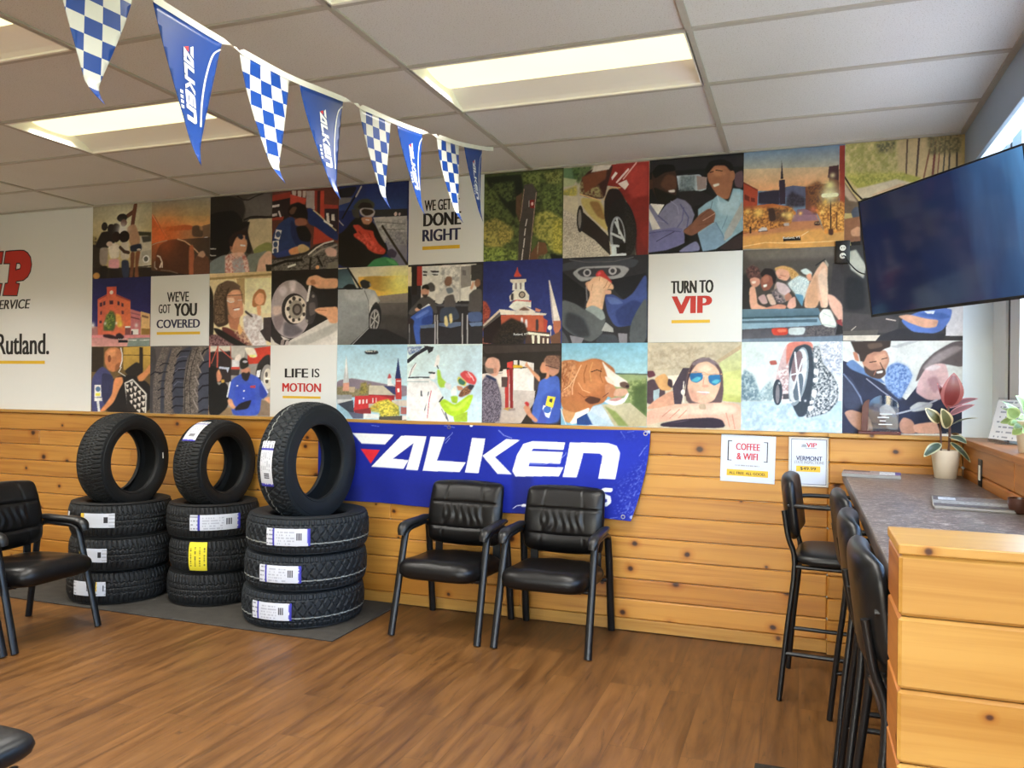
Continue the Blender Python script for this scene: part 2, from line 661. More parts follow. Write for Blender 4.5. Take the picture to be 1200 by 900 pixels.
def paint_grid(name, nx, nz, colour, point, mat, parent=None, thick=None):
    """Quad grid whose faces carry print colours: colour(i, j) -> sRGB 0..255, point(u, v) -> position."""
    me = bpy.data.meshes.new(name)
    vs = [point(i / nx, j / nz) for j in range(nz + 1) for i in range(nx + 1)]
    W = nx + 1
    fs = [(j * W + i, j * W + i + 1, (j + 1) * W + i + 1, (j + 1) * W + i) for j in range(nz) for i in range(nx)]
    me.from_pydata([tuple(v) for v in vs], [], fs)
    at = me.color_attributes.new('print', 'FLOAT_COLOR', 'CORNER')
    cols = []
    for j in range(nz):
        for i in range(nx):
            c = (*lin(colour(i, j)), 1.0)
            cols.extend(c * 4)
    at.data.foreach_set('color', cols)
    me.materials.append(mat)
    me.shade_smooth()
    me.update()
    return link(bpy.data.objects.new(name, me), parent)
make_materials()

# ================================================================== the setting
# ceiling grid: bars along y every 1.163, cross bars every 0.5753
BARX = [-0.4057 - 1.163 * k for k in range(-1, 6)]
BARY = [4.1547 - 0.5753 * j for j in range(0, 14)]
FIX_COLS = [(1, 2), (3, 4), (5, 6)]          # index pairs into BARX (right bar, left bar)
FIX_ROWS = [(1, 2), (3, 4), (5, 6), (7, 8), (9, 10), (11, 12)]


def build_ceiling():
    xs = sorted([RIGHT + 0.0] + BARX[1:] + [LEFT])
    ys = sorted([BACK] + BARY + [FRONT])
    holes = set()
    for a, b in FIX_COLS:
        for c, d in FIX_ROWS:
            holes.add((round(BARX[b], 3), round(BARY[d], 3)))
    m = MB()
    for i in range(len(xs) - 1):
        for j in range(len(ys) - 1):
            if (round(xs[i], 3), round(ys[j], 3)) in holes:
                continue
            m.cur = 0
            m.box(xs[i], xs[i + 1], ys[j], ys[j + 1], CEIL + 0.004, CEIL + 0.03)
    m.cur = 1
    for x in BARX[1:]:
        m.box(x - 0.013, x + 0.013, FRONT, BACK, CEIL - 0.004, CEIL + 0.014)
    for y in BARY:
        m.box(LEFT, RIGHT, y - 0.0125, y + 0.0125, CEIL - 0.0035, CEIL + 0.013)
    m.box(LEFT, RIGHT, BACK - 0.02, BACK, CEIL - 0.006, CEIL + 0.012)
    m.box(RIGHT - 0.024, RIGHT, FRONT, BACK, CEIL - 0.006, CEIL + 0.012)
    # the deck above
    m.cur = 2
    m.box(LEFT - 0.15, WINX + 0.2, FRONT - 0.15, BACK + 0.15, CEIL + 0.3, CEIL + 0.36)
    struct(m.build('ceiling', [M['tile'], M['tbar'], M['white_wall']], smooth=0))


build_ceiling()

m = MB()
m.box(LEFT - 0.15, WINX + 0.15, FRONT - 0.15, BACK + 0.15, -0.12, 0.0)
struct(m.build('floor', M['floor'], smooth=0))

m = MB()
m.box(LEFT - 0.15, WINX + 0.15, BACK, BACK + 0.15, 0.0, CEIL + 0.3)
struct(m.build('wall_back', M['reveal'], smooth=0))
m = MB()
m.box(LEFT - 0.15, LEFT, FRONT, BACK, 0.0, CEIL + 0.3)
struct(m.build('wall_left', M['wall_beige'], smooth=0))
# front wall with a wide shop window behind the viewpoint
m = MB()
FX = -2.6
m.box(LEFT - 0.15, FX, FRONT - 0.15, FRONT, 0.0, CEIL + 0.3)
m.box(FX, WINX + 0.15, FRONT - 0.15, FRONT, 2.45, CEIL + 0.3)
m.box(FX, WINX + 0.15, FRONT - 0.15, FRONT, 0.0, 0.55)
m.box(0.5, WINX + 0.15, FRONT - 0.15, FRONT, 0.55, 2.45)
struct(m.build('wall_front', M['wall_beige'], smooth=0))
m = MB()
for x in (FX, -1.1, 0.44):
    m.box(x, x + 0.06, FRONT - 0.1, FRONT - 0.03, 0.55, 2.45)
m.box(FX, 0.5, FRONT - 0.1, FRONT - 0.03, 0.55, 0.61)
m.box(FX, 0.5, FRONT - 0.1, FRONT - 0.03, 2.39, 2.45)
w2 = struct(m.build('window_2', M['frame_white'], smooth=0))
m = MB()
m.box(FX + .04, 0.46, FRONT - 0.068, FRONT - 0.062, 0.6, 2.4)
m.build('window_glass', M['glass'], w2, smooth=0)

# right wall: pine below, shallow window recess, painted header
JOINTS = [1.165, 1.030, 0.916, 0.794, 0.673, 0.544, 0.422, 0.303, 0.186, 0.072]


def boards(mb, x0, x1, yf, depth, joints, seed, axis='x', bev=0.007):
    """Horizontal boards with V joints; axis 'x' runs along x facing -y at yf, 'y' runs along y facing -x at yf."""
    rnd = random.Random(seed)
    for i in range(len(joints) - 1):
        cuts = [x0, x1]
        if x1 - x0 > 3:
            cuts = sorted([x0, x1] + [x0 + (x1 - x0) * rnd.uniform(0.1, 0.9) for _ in range(1 if i % 2 else 2)])
        for a, b in zip(cuts[:-1], cuts[1:]):
            mb.attr = rnd.uniform(0.5, 60)
            gp = 0.0012
            if axis == 'x':
                mb.box(a, b, yf, yf + depth, joints[i + 1] + gp, joints[i] - gp, bev, 1)
            else:
                mb.box(yf, yf + depth, a, b, joints[i + 1] + gp, joints[i] - gp, bev, 1)
    mb.attr = 0.0


m = MB()
boards(m, LEFT, 0.14, BACK - 0.02, 0.02, JOINTS, 3)
struct(m.build('trim_1', M['pine'], smooth=0), 'varnished knotty pine boards below the mural')
m = MB()
boards(m, 0.14, RIGHT, BACK - 0.05, 0.05, JOINTS, 5)
struct(m.build('trim_2', M['pine'], smooth=0), 'pine boards furred out behind the counter')
m = MB()
m.attr = 3.3
m.box(LEFT, 0.14, BACK - 0.04, BACK, CAP - 0.0215, CAP - 0.0005, 0.003, 2)
m.attr = 9.3
m.box(0.136, RIGHT, BACK - 0.075, BACK, CAP - 0.0215, CAP - 0.0003, 0.003, 2)
struct(m.build('trim_3', M['pine_pale'], smooth=0), 'pine ledge along the top of the boards')
m = MB()
m.attr = 5.1
m.box(LEFT, 0.139, BACK - 0.026, BACK - 0.001, 0.006, 0.0725, 0.002, 1)
m.attr = 7.7
m.box(0.1395, RIGHT, BACK - 0.056, BACK - 0.001, 0.006, 0.0725, 0.002, 1)
struct(m.build('baseboard_back', M['pine_pale'], smooth=0))

m = MB()
boards(m, FRONT, BACK - 0.05, RIGHT, 0.03, JOINTS, 8, 'y')
struct(m.build('trim_4', M['pine_y'], smooth=0), 'pine boards under the window sill')
m = MB()
m.box(RIGHT + 0.03, WINX + 0.15, FRONT, BACK, 0.0, SILL - 0.03)
m.box(RIGHT, WINX + 0.15, FRONT, BACK, 2.80, CEIL + 0.3)
m.box(RIGHT + 0.001, WINX + 0.15, FRONT, -2.6, SILL, 2.8)
struct(m.build('wall_right', M['reveal'], smooth=0))
m = MB()
m.box(RIGHT, RIGHT + 0.02, FRONT, BACK, 2.535, CEIL + 0.04, 0.002, 1)
struct(m.build('trim_5', M['header'], smooth=0), 'painted header board above the window')
m = MB()
m.attr = 12.5
m.box(RIGHT - 0.02, WINX + 0.1, -2.6, BACK - 0.001, SILL - 0.03, SILL, 0.004, 2)
struct(m.build('trim_6', M['pine_y'], smooth=0), 'pine window sill')

m = MB()
m.box(WINX, WINX + 0.06, 4.40, BACK - 0.001, SILL, 2.60)
m.cur = 1
m.box(WINX + 0.012, WINX + 0.05, 4.325, 4.40, SILL, 2.60)
m.cur = 0
m.box(WINX + 0.004, WINX + 0.05, 4.15, 4.325, SILL, 2.60)
for y in (2.75, 1.25, -0.35, -1.6):
    m.box(WINX, WINX + 0.06, y - 0.06, y + 0.06, SILL, 2.8)
    m.cur = 1
    m.box(WINX + 0.012, WINX + 0.05, y + 0.06, y + 0.075, SILL, 2.8)
    m.cur = 0
m.box(WINX, WINX + 0.06, -2.6, 4.15, SILL, SILL + 0.05)
m.box(WINX, WINX + 0.06, -2.6, BACK - .001, 2.775, 2.8)
w1 = struct(m.build('window_1', [M['frame_white'], M['frame_dark']], smooth=0))
m = MB()
m.box(WINX + 0.028, WINX + 0.034, -2.55, BACK - .002, SILL + 0.04, 2.77)
m.build('window_glass', M['glass'], w1, smooth=0)

# pine-clad half wall that closes the counter towards the viewer
m = MB()
PY0, PY1, PX0, PZ = 1.892, 2.117, 0.199, 1.1
pj = [PZ - 0.022, 0.945, 0.79, 0.632, 0.474, 0.316, 0.158, 0.0]
boards(m, PX0, RIGHT, PY0, 0.02, pj, 21, 'x', 0.007)
m.cur = 1
boards(m, PY0 + 0.0005, PY1, PX0, 0.0199, pj, 25, 'y', 0.007)
m.cur = 0
m.box(PX0 + 0.0199, RIGHT, PY0 + 0.0199, PY1, 0.0, PZ - 0.022)
m.attr = 4.2
m.cur = 2
m.box(PX0 - 0.002, RIGHT, PY0 - 0.004, PY1 + 0.003, PZ - 0.022, PZ, 0.003, 2)
m.attr = 0
struct(m.build('wall_partition', [M['pine_pale'], M['pine_y'], M['pine_pale']], smooth=0))

# ================================================================== ceiling lights
def troffer(x0, x1, y0, y1, label):
    t = thing('ceiling_light', label, 'light', ((x0 + x1) / 2, (y0 + y1) / 2, CEIL), group='recessed fluorescent ceiling lights')
    w, d = (x1 - x0) / 2 - 0.014, (y1 - y0) / 2 - 0.014
    h, ly = 0.065, 0.135
    m = MB()
    def quad(a, b, c, e):
        m.add([a, b, c, e], [(0, 1, 2, 3)])
    # sloping side reflectors, end plates and closed back
    n = 6
    for s in (-1, 1):
        for k in range(n):
            a0, a1 = k / n, (k + 1) / n
            f = lambda a: (s * (d - (d - ly) * a), h * (a ** 0.75))
            (ya, za), (yb, zb) = f(a0), f(a1)
            quad((-w, ya, za), (w, ya, za), (w, yb, zb), (-w, yb, zb))
        quad((s * w, -d, 0), (s * w, d, 0), (s * w, d, h + 0.04), (s * w, -d, h + 0.04))
    quad((-w, -ly, h + 0.03), (w, -ly, h + 0.03), (w, ly, h + 0.03), (-w, ly, h + 0.03))
    for s in (-1, 1):
        quad((-w, s * ly, h), (w, s * ly, h), (w, s * ly, h + 0.03), (-w, s * ly, h + 0.03))
    m.build('reflector', M['fixture_white'], t, smooth=60)
    m = MB()
    for s in (-1, 1):
        m.box(-w - 0.012, w + 0.012, s * d - 0.006, s * d + 0.006, -0.004, 0.012)
        m.box(s * w - 0.006, s * w + 0.006, -d, d, -0.004, 0.012)
    m.build('frame', M['fixture_white'], t, smooth=0)
    m = MB()
    nn = 10
    for k in range(nn):
        a0, a1 = PI * k / nn, PI * (k + 1) / nn
        p = lambda a: (-ly * math.cos(a) * 0.985, h - 0.002 - 0.022 * math.sin(a))
        (ya, za), (yb, zb) = p(a0), p(a1)
        quad((-w + 0.004, ya, za), (-w + 0.004, yb, zb), (w - 0.004, yb, zb), (w - 0.004, ya, za))
    m.build('lens', M['lens'], t, smooth=60)
    la = bpy.data.lights.new('fluorescent_light', 'AREA')
    la.shape = 'RECTANGLE'
    la.size = 2 * w - .03
    la.size_y = 2 * ly - .02
    la.energy = TUBE_WATTS
    la.color = (1.0, 0.965, 0.91)
    la.spread = R(128)
    lo = link(bpy.data.objects.new('fluorescent_light', la), t)
    lo.location = (0, 0, h - .03)
    return t


def lens_material():
    t = NT('lit_acrylic_lens')
    co = t.n('ShaderNodeTexCoord').outputs['Object']
    n = t.noise(co, 3.0, 2)
    col = t.mix(n, (1.0, 0.88, 0.44, 1), (1.0, 0.90, 0.50, 1))
    e = t.n('ShaderNodeEmission')
    t.l(col, e.inputs[0])
    e.inputs[1].default_value = LENS_POWER
    t.l(e.outputs[0], t.out.inputs[0])
    return t.m


LENS_POWER = 2.1
TUBE_WATTS = 28.0
M['lens'] = lens_material()
col_words = ['right-hand', 'middle', 'left-hand']
first = None
for ci, (a, b) in enumerate(FIX_COLS):
    for ri, (c, d) in enumerate(FIX_ROWS):
        if ri > 3:
            continue
        lab = {(0, 0): 'long recessed ceiling light right of the pennant string, above the white slogan panels',
               (1, 0): 'long recessed ceiling light left of the pennant string, behind the first pennants',
               (0, 1): 'ceiling light cut by the top edge of the picture, above the string tape',
               (1, 1): 'ceiling light just visible in the top left corner'}.get((ci, ri), 'recessed ceiling light outside the picture')
        troffer(BARX[b], BARX[a], BARY[d], BARY[c], lab)

# ================================================================== outside
m = MB()
m.box(WINX + 0.2, 40, -30, 40, -0.5, -0.3)
struct(m.build('ground', M['asphalt'], smooth=0))
m = MB()
m.box(7, 38, -28, 38, -0.3, -0.24)
struct(m.build('ground', M['grass'], smooth=0))


def tree(x, y, h, r, seed, label):
    rnd = random.Random(seed)
    t = thing('tree', label, 'tree', (x, y, -0.24), group='trees outside the window')
    m = MB()
    m.tube([(0, 0, 0.002), (0.05, 0, h * 0.3), (0, 0.1, h * 0.6)], [0.22, 0.16, 0.08], 10)
    m.build('trunk', M['bark'], t)
    m = MB()
    for _ in range(900):
        a, b = rnd.uniform(0, 2 * PI), rnd.uniform(-1, 1)
        q = rnd.uniform(0.6, 1.0) * r
        s = math.sqrt(1 - b * b)
        c = Vector((q * s * math.cos(a), q * s * math.sin(a), h * 0.62 + q * b * 1.15))
        ax = Vector((rnd.uniform(-1, 1), rnd.uniform(-1, 1), rnd.uniform(-1, 1))).normalized()
        o = ax.orthogonal().normalized() * rnd.uniform(0.12, 0.28)
        p = ax.cross(o).normalized() * o.length * 0.6
        m.add([c + o, c + p, c - o, c - p], [(0, 1, 2, 3)])
    m.build('crown', M['leaf_green'], t, smooth=0)


tree(10.5, 17.0, 4.2, 2.2, 1, 'leafy green tree outside the window beside the mural wall')
tree(9.0, 26.0, 5.0, 2.6, 2, 'green tree outside the window, farther back')

# ================================================================== tyres
def tyre_meshes(Rad, w, hole, pattern, name):
    """Tyre lying on its side: axis z, base at z = 0."""
    rb = hole
    s = Rad - rb
    nz = 26
    prof = [(rb, -.36 * w), (rb + .05 * s, -.43 * w), (rb + .12 * s, -.455 * w), (rb + .14 * s, -.445 * w), (rb + .28 * s, -.485 * w),
            (rb + .5 * s, -.5 * w), (rb + .7 * s, -.49 * w), (rb + .72 * s, -.478 * w), (rb + .86 * s, -.465 * w), (Rad - .022, -.445 * w)]
    tread = [-.425 * w + .85 * w * k / nz for k in range(nz + 1)]
    outer = prof + [(None, z) for z in tread] + [(r, -z) for r, z in reversed(prof)]
    inner = [(rb + .004, .30 * w), (rb + .12 * s, .41 * w), (rb + .45 * s, .46 * w), (Rad - .034, .40 * w), (Rad - .026, .2 * w), (Rad - .026, -.2 * w),
             (Rad - .034, -.40 * w), (rb + .45 * s, -.46 * w), (rb + .12 * s, -.41 * w), (rb + .004, -.30 * w)]
    loop = outer + inner
    n = len(loop)
    SEG = 400
    m = MB()

    def groove(th, z):
        f = z / w
        e = abs(f) / .425
        crown = Rad - .014 * e ** 3
        d = 0.0
        if pattern == 0:      # zigzag ribs with shoulder slots
            zz = .012 * math.copysign(1, math.sin(66 * th))
            if abs(abs(f) - .14 + zz) < .018 or abs(f + zz) < .014:
                d = .006
            if abs(f) > .2 and (th * 66 / (2 * PI) + abs(f) * 1.2) % 1 < .26:
                d = .0065
            if abs(f) <= .2 and (th * 100 / (2 * PI) + f * 2.0) % 1 < .25:
                d = max(d, .004)
        else:                 # crossed blocks
            a = (th * 40 / (2 * PI) + f * 2.8) % 1
            b = (th * 40 / (2 * PI) - f * 2.8) % 1
            if abs(f) < .3 and (a < .17 or b < .17):
                d = .0065
            if abs(abs(f) - .29) < .017:
                d = .0065
            if abs(f) > .3 and (th * 80 / (2 * PI)) % 1 < .34:
                d = .0065
        return crown - d

    for k in range(SEG):
        th = 2 * PI * k / SEG
        c, sn = math.cos(th), math.sin(th)
        for r, z in loop:
            if r is None:
                r = groove(th, z)
            m.v.append((r * c, r * sn, z + w / 2))
    chalk = {len(prof) + int(nz * f) for f in (() if pattern == 0 else (.30,))}
    for k in range(SEG):
        k2 = (k + 1) % SEG
        for i in range(n):
            j = (i + 1) % n
            m.cur = 1 if (i in chalk and True) else 0
            m.face((k * n + i, k2 * n + i, k2 * n + j, k * n + j))
    m.cur = 0
    return m


def label_painter(kind, seed):
    rnd = random.Random(seed)
    def colour(i, j, nx=44, nz=12):
        u, v = (i + .5) / nx, (j + .5) / nz
        if kind == 'yellow':
            base = (226, 208, 40)
            if .15 < u < .85 and j % 3 == 1 and rnd.random() < .55:
                return (120, 112, 30)
            return base
        if kind == 'purple':
            if .17 < u < .215 or u > .965:
                return (52, 50, 160)
            if u > .93 and rnd.random() < .6:
                return (110, 108, 190)
        if kind == 'plain' and u < .12 and v > .35:
            return (226, 190, 60)
        if .70 < u < .82 and .3 < v < .75:
            return (40, 40, 44) if i % 2 or kind == 'plain' else (170, 170, 176)
        if kind == 'purple' and .24 < u < .66 and j % 2 and .1 < v < .9 and rnd.random() < .55:
            return (168, 170, 178)
        if u < .15 and j % 3 == 1 and rnd.random() < .7:
            return (130, 132, 140)
        if kind == 'plain' and .84 < u and j % 3 == 1:
            return (170, 172, 176)
        return (204, 206, 211)
    return colour


def tyre_label(parent, Rad, w, ang, arc, zc, hz, kind, seed, vertical=False):
    nx, nz = (12, 44) if vertical else (44, 12)
    cf = label_painter(kind, seed)
    def col(i, j):
        return cf(43 - j, i) if vertical else cf(i, j)
    def pt(u, v):
        th = R(ang) + R(arc) * (u - .5)
        z = w * .5 + (zc + hz * (v - .5)) * w
        f = abs(z / w - .5) / .425
        r = Rad - .014 * min(1, f) ** 3 + .0022
        return (r * math.cos(th), r * math.sin(th), z)
    return paint_grid('paper_label', nx, nz, col, pt, M['paper'], parent)


def add_tyre(mesh, loc, label, group, rot=None, spin=0.0):
    t = thing('tyre', label, 'tyre', loc, group=group)
    o = bpy.data.objects.new('rubber_body', mesh)
    link(o, t)
    if rot is not None:
        t.rotation_euler = rot
    else:
        t.rotation_euler = (0, 0, R(spin))
    return t


STACKS = [
    # centre, radius, width, hole, pattern, rubber, camera angle
    ((-4.250, 4.165), 0.315, 0.212, 0.205, 0, 'rubber', -44.4),
    ((-3.640, 4.345), 0.290, 0.212, 0.180, 0, 'rubber', -49.8),
    ((-2.852, 4.228), 0.365, 0.2135, 0.225, 1, 'rubber_blue', -56.0),
]
names = ['left', 'middle', 'right']
stack_words = ['left stack by the black chair', 'middle stack', 'right stack beside the blue banner']
SP = 0.0005
for si, ((cx, cy), Rad, w, hole, pat, mat, cam_a) in enumerate(STACKS):
    mb = tyre_meshes(Rad, w, hole, pat, 'tyre')
    o = mb.build('rubber_body', [M[mat], M['chalk']], None, smooth=32)
    mesh = o.data
    bpy.data.objects.remove(o)
    offs = [[(-.01, .0), (.012, -.004), (.0, .0)], [(.0, .0), (.012, .004), (-.006, -.005)], [(-.014, .0), (.0, .004), (.016, -.003)]][si]
    lv = ['bottom', 'middle', 'top']
    desc = [
        ['black tyre with two white labels, lowest of the left stack by the black chair', 'black tyre with one white label, second from the floor in the left stack', 'black tyre with a wide white label, lying uppermost in the left stack'],
        ['black tyre without any label, lowest of the middle stack', 'black tyre with a yellow label, middle stack', 'black tyre with a long white label, lying above the yellow-labelled tyre'],
        ['large black tyre lying lowest in the right stack, on the mat corner', 'large black tyre lying second from the floor in the right stack', 'large black tyre lying uppermost in the right stack, beside the blue banner'],
    ][si]
    for k in range(3):
        z = 0.0095 + k * (w + SP)
        t = add_tyre(mesh, (cx + offs[k][0], cy + offs[k][1], z), desc[k], 'tyres lying in the three stacks', spin=17 * k + 5 * si)
        a = cam_a - (17 * k + 5 * si)
        if si == 0:
            if k == 2:
                tyre_label(t, Rad, w, a - 27, 40, .02, .42, 'plain', 3)
                tyre_label(t, Rad, w, a - 74, 7, .02, .40, 'white', 4)
            elif k == 1:
                tyre_label(t, Rad, w, a - 33, 34, .0, .40, 'plain', 5)
            else:
                tyre_label(t, Rad, w, a - 42, 27, .0, .42, 'white', 6)
                tyre_label(t, Rad, w, a - 20, 11, .0, .42, 'plain', 7)
        elif si == 1:
            if k == 2:
                tyre_label(t, Rad, w, a + 2, 62, .0, .46, 'purple', 8)
            elif k == 1:
                tyre_label(t, Rad, w, a - 23, 23, .0, .84, 'yellow', 9, True)
        else:
            tyre_label(t, Rad, w, a - [31, 25, 19][k], 41, .0, .46, 'purple', 20 + k)
    # one tyre standing on edge on top, axle along x
    ztop = 0.0095 + 3 * w + 2 * SP
    sink = Rad - math.sqrt(Rad ** 2 - (hole + 0.30 * (Rad - hole)) ** 2) - 0.042
    zc = ztop + Rad - sink
    yaw = [2, -1, -5][si]
    roll_deg = [20, 0, 40][si]
    mat3 = Matrix.Rotation(R(yaw), 4, 'Z') @ Matrix.Rotation(PI / 2, 4, 'Y') @ Matrix.Rotation(R(roll_deg), 4, 'Z')
    ctr = Vector((cx + [.0, .01, .0][si], cy + [0.02, -.01, 0.02][si], zc))
    loc = ctr - (mat3.to_3x3() @ Vector((0, 0, w / 2)))
    t = add_tyre(mesh, loc, ['black tyre standing on edge on the left stack, without tread label',
                             'black tyre standing on edge on the middle stack, white label on its tread top',
                             'large black tyre standing on edge on the right stack, in front of the blue banner'][si],
                 'tyres standing on edge on the stacks', rot=mat3.to_euler())
    if si == 1:
        tyre_label(t, Rad, w, -143 - roll_deg, 38, -.05, .50, 'purple', 31, False)
    if si == 2:
        tyre_label(t, Rad, w, -92 - roll_deg, 42, -.08, .42, 'purple', 32, False)
    if si == 0:
        m = MB()
        m.box(-.004, .004, -.02, .02, 0, 0.001)
        so = m.build('sidewall_sticker', M['panel_white'], t, smooth=0)
        q = mat3.to_3x3().inverted() @ Vector((0, 0.235, 0.015))
        so.location = (q.x, q.y, w * 1.0)
        so.rotation_euler = (0, 0, math.atan2(q.y, q.x))

m = MB()
m.box(-5.6, -2.415, 3.835, BACK - 0.03, 0.0, 0.009, 0.003, 1)
tag(m.build('floor_mat', M['carpet'], smooth=0), 'charcoal floor mat under the tyre stacks', 'mat')
m = MB()
m.box(-0.152, 0.045, 2.30, 3.185, 0.0, 0.008, 0.003, 1)
tag(m.build('floor_mat', M['carpet_dark'], smooth=0), 'dark floor mat at the bottom edge under the bar stools', 'mat')

# ================================================================== guest chairs
def cushion_relief(u, v):
    """Back cushion: headroll, gathered middle, lumbar roll."""
    y = 0.010 * (1 - u * u) + 0.006 * math.cos(v * 2.6)
    for vs in (0.30, -0.50):
        y -= 0.009 * math.exp(-((v - vs) / 0.035) ** 2)
    su = 0.52 - 0.10 * (v - 0.3)
    if v > 0.3:
        y -= 0.005 * math.exp(-((abs(u) - su) / 0.02) ** 2)
    if -0.5 < v < 0.3:
        k = math.sin(PI * (v + 0.5) / 0.8)
        if abs(u) < 0.52:
            y += k * 0.004 * math.sin(30 * u + 2.0 * math.sin(7 * v + 3 * u)) + 0.006 * k
        y -= 0.004 * math.exp(-((abs(u) - 0.5) / 0.03) ** 2)
    if v < -0.5:
        y += 0.008 * math.cos((v + 0.75) * 5)
        y -= 0.004 * math.exp(-((abs(u) - 0.55) / 0.02) ** 2)
    return y


def seat_relief(u, v):
    return 0.012 * (1 - u * u) - 0.010 * math.exp(-(u * u + (v + .1) ** 2) * 2.2) + 0.002 * math.sin(9 * u + 4 * v)


def guest_chair(label, loc, rz):
    t = thing('guest_chair', label, 'chair', loc, (0, 0, rz), group='black vinyl guest chairs with armrests')
    # seat: pillow turned so its front points up
    m = MB()
    tilt = Matrix.Translation((0, -0.045, 0.368)) @ Matrix.Rotation(R(-3), 4, 'X') @ Matrix.Rotation(-PI / 2, 4, 'X')
    def warp(p, u, v):
        # v = -1 is the rear edge, +1 the front edge; waterfall front
        k = 1 - 0.05 * (1 - v) * 0.5
        drop = 0.022 * max(0, v - 0.55) ** 2 * 4
        return (p.x * k, p.y + drop, p.z + 0.02 * (1 - u * u) * max(0, v))
    m.pillow(0.505, 0.52, 0.115, n=6, q=9, nu=34, nv=34, front=seat_relief, warp=warp, mat=tilt)
    m.build('seat', M['vinyl'], t, smooth=60, weld=True)
    # backrest
    m = MB()
    lean = Matrix.Translation((0, 0.185, 0.648)) @ Matrix.Rotation(R(-11), 4, 'X')
    def warpb(p, u, v):
        k = 1.0 - 0.03 * max(0, v) - 0.05 * max(0, -v - 0.6)
        return (p.x * k, p.y - 0.025 * u * u + 0.02 * v * v, p.z + 0.016 * (1 - u * u) * v)
    m.pillow(0.478, 0.362, 0.09, n=15, q=7, nu=64, nv=56, front=cushion_relief, warp=warpb, mat=lean)
    m.build('backrest', M['vinyl'], t, smooth=60, weld=True)
    for s in (-1, 1):
        m = MB()
        path = [(s * .262, -.275, .005), (s * .258, -.20, .28), (s * .255, -.135, .52), (s * .254, -.115, .562), (s * .253, -.07, .578), (s * .253, .02, .582),
                (s * .253, .11, .585), (s * .254, .165, .57), (s * .256, .19, .53), (s * .259, .225, .32), (s * .262, .272, .005)]
        m.tube(catmull(path, sub=4), 0.0142, 10, flat=1.5, up=(0, 1, 0))
        m.build('side_frame', M['steel_black'], t, smooth=50)
        m = MB()
        arm = [(s * .253, -.178, .552), (s * .254, -.168, .582), (s * .255, -.140, .602), (s * .256, -.07, .609), (s * .253, .03, .610), (s * .250, .12, .613), (s * .248, .185, .61)]
        rr = [.014, .019, .021, .020, .019, .018, .013]
        cp = catmull(arm, sub=4)
        rs = [np.interp(i / (len(cp) - 1) * (len(arm) - 1), range(len(arm)), rr) for i in range(len(cp))]
        m.tube(cp, rs, 12, flat=1.55, up=(0, 0, 1))
        m.build('armrest', M['arm_plastic'], t, smooth=60)
        m = MB()
        m.box(s * .19 - .024, s * .19 + .024, .196, .208, .325, .54, .003, 1)
        m.build('back_support', M['steel_black'], t, smooth=30)
    m = MB()
    for y, z in ((-.17, .325), (.16, .320)):
        m.tube([(-.257, y, z), (.257, y, z)], .011, 8)
    for s in (-1, 1):
        m.tube([(s * .19, -.18, .324), (s * .19, .21, .320)], .011, 8)
    m.build('seat_rail', M['steel_black'], t, smooth=50)
    return t


guest = guest_chair('black vinyl armchair under the banner, nearer the tyre stacks', (-1.908, 4.330, 0), 0)
c = copy_tree(guest)
c.location = (-1.290, 4.338, 0)
retag(c, 'black vinyl armchair under the right end of the banner, nearer the bar stools')
c = copy_tree(guest)
c.location = (-4.09, 3.315, 0)
c.rotation_euler = (0, 0, PI / 2)
retag(c, 'black vinyl armchair at the left edge, turned sideways before the left tyre stack')
c = copy_tree(guest)
c.location = (-4.103, 2.737, 0)
c.rotation_euler = (0, 0, PI / 2)
retag(c, 'black chair at the far left edge of which only a leg shows')

# armless chair whose seat corner enters at the lower left
t = thing('side_chair', 'armless black vinyl chair of which only the seat corner shows, bottom left', 'chair', (-2.172, 1.385, 0), (0, 0, PI / 2))
m = MB()
m.pillow(0.50, 0.50, 0.075, n=9, q=12, nu=26, nv=26, front=lambda u, v: 0.008 * (1 - u * u) * (1 - v * v), mat=Matrix.Translation((0, 0, 0.444)) @ Matrix.Rotation(-PI / 2, 4, 'X'))
m.build('seat', M['vinyl_blue'], t, smooth=60, weld=True)
m = MB()
m.pillow(0.46, 0.34, 0.06, n=7, q=9, nu=20, nv=20, mat=Matrix.Translation((0, 0.235, 0.68)) @ Matrix.Rotation(R(-9), 4, 'X'))
m.build('backrest', M['vinyl_blue'], t, smooth=60, weld=True)
for s in (-1, 1):
    m = MB()
    m.tube([(s * .20, -.19, .385), (s * .20, -.20, .004)], .012, 8)
    m.build('leg', M['steel_black'], t, smooth=50)
    m = MB()
    m.tube(catmull([(s * .20, .25, .72), (s * .20, .215, .5), (s * .20, .20, .36), (s * .205, .235, .004)], sub=4), .012, 8)
    m.build('leg', M['steel_black'], t, smooth=50)
m = MB()
m.tube([(-.2, -.19, .36), (.2, -.19, .36)], .010, 8)
m.tube([(-.2, .20, .37), (.2, .20, .37)], .010, 8)
m.build('seat_rail', M['steel_black'], t, smooth=50)

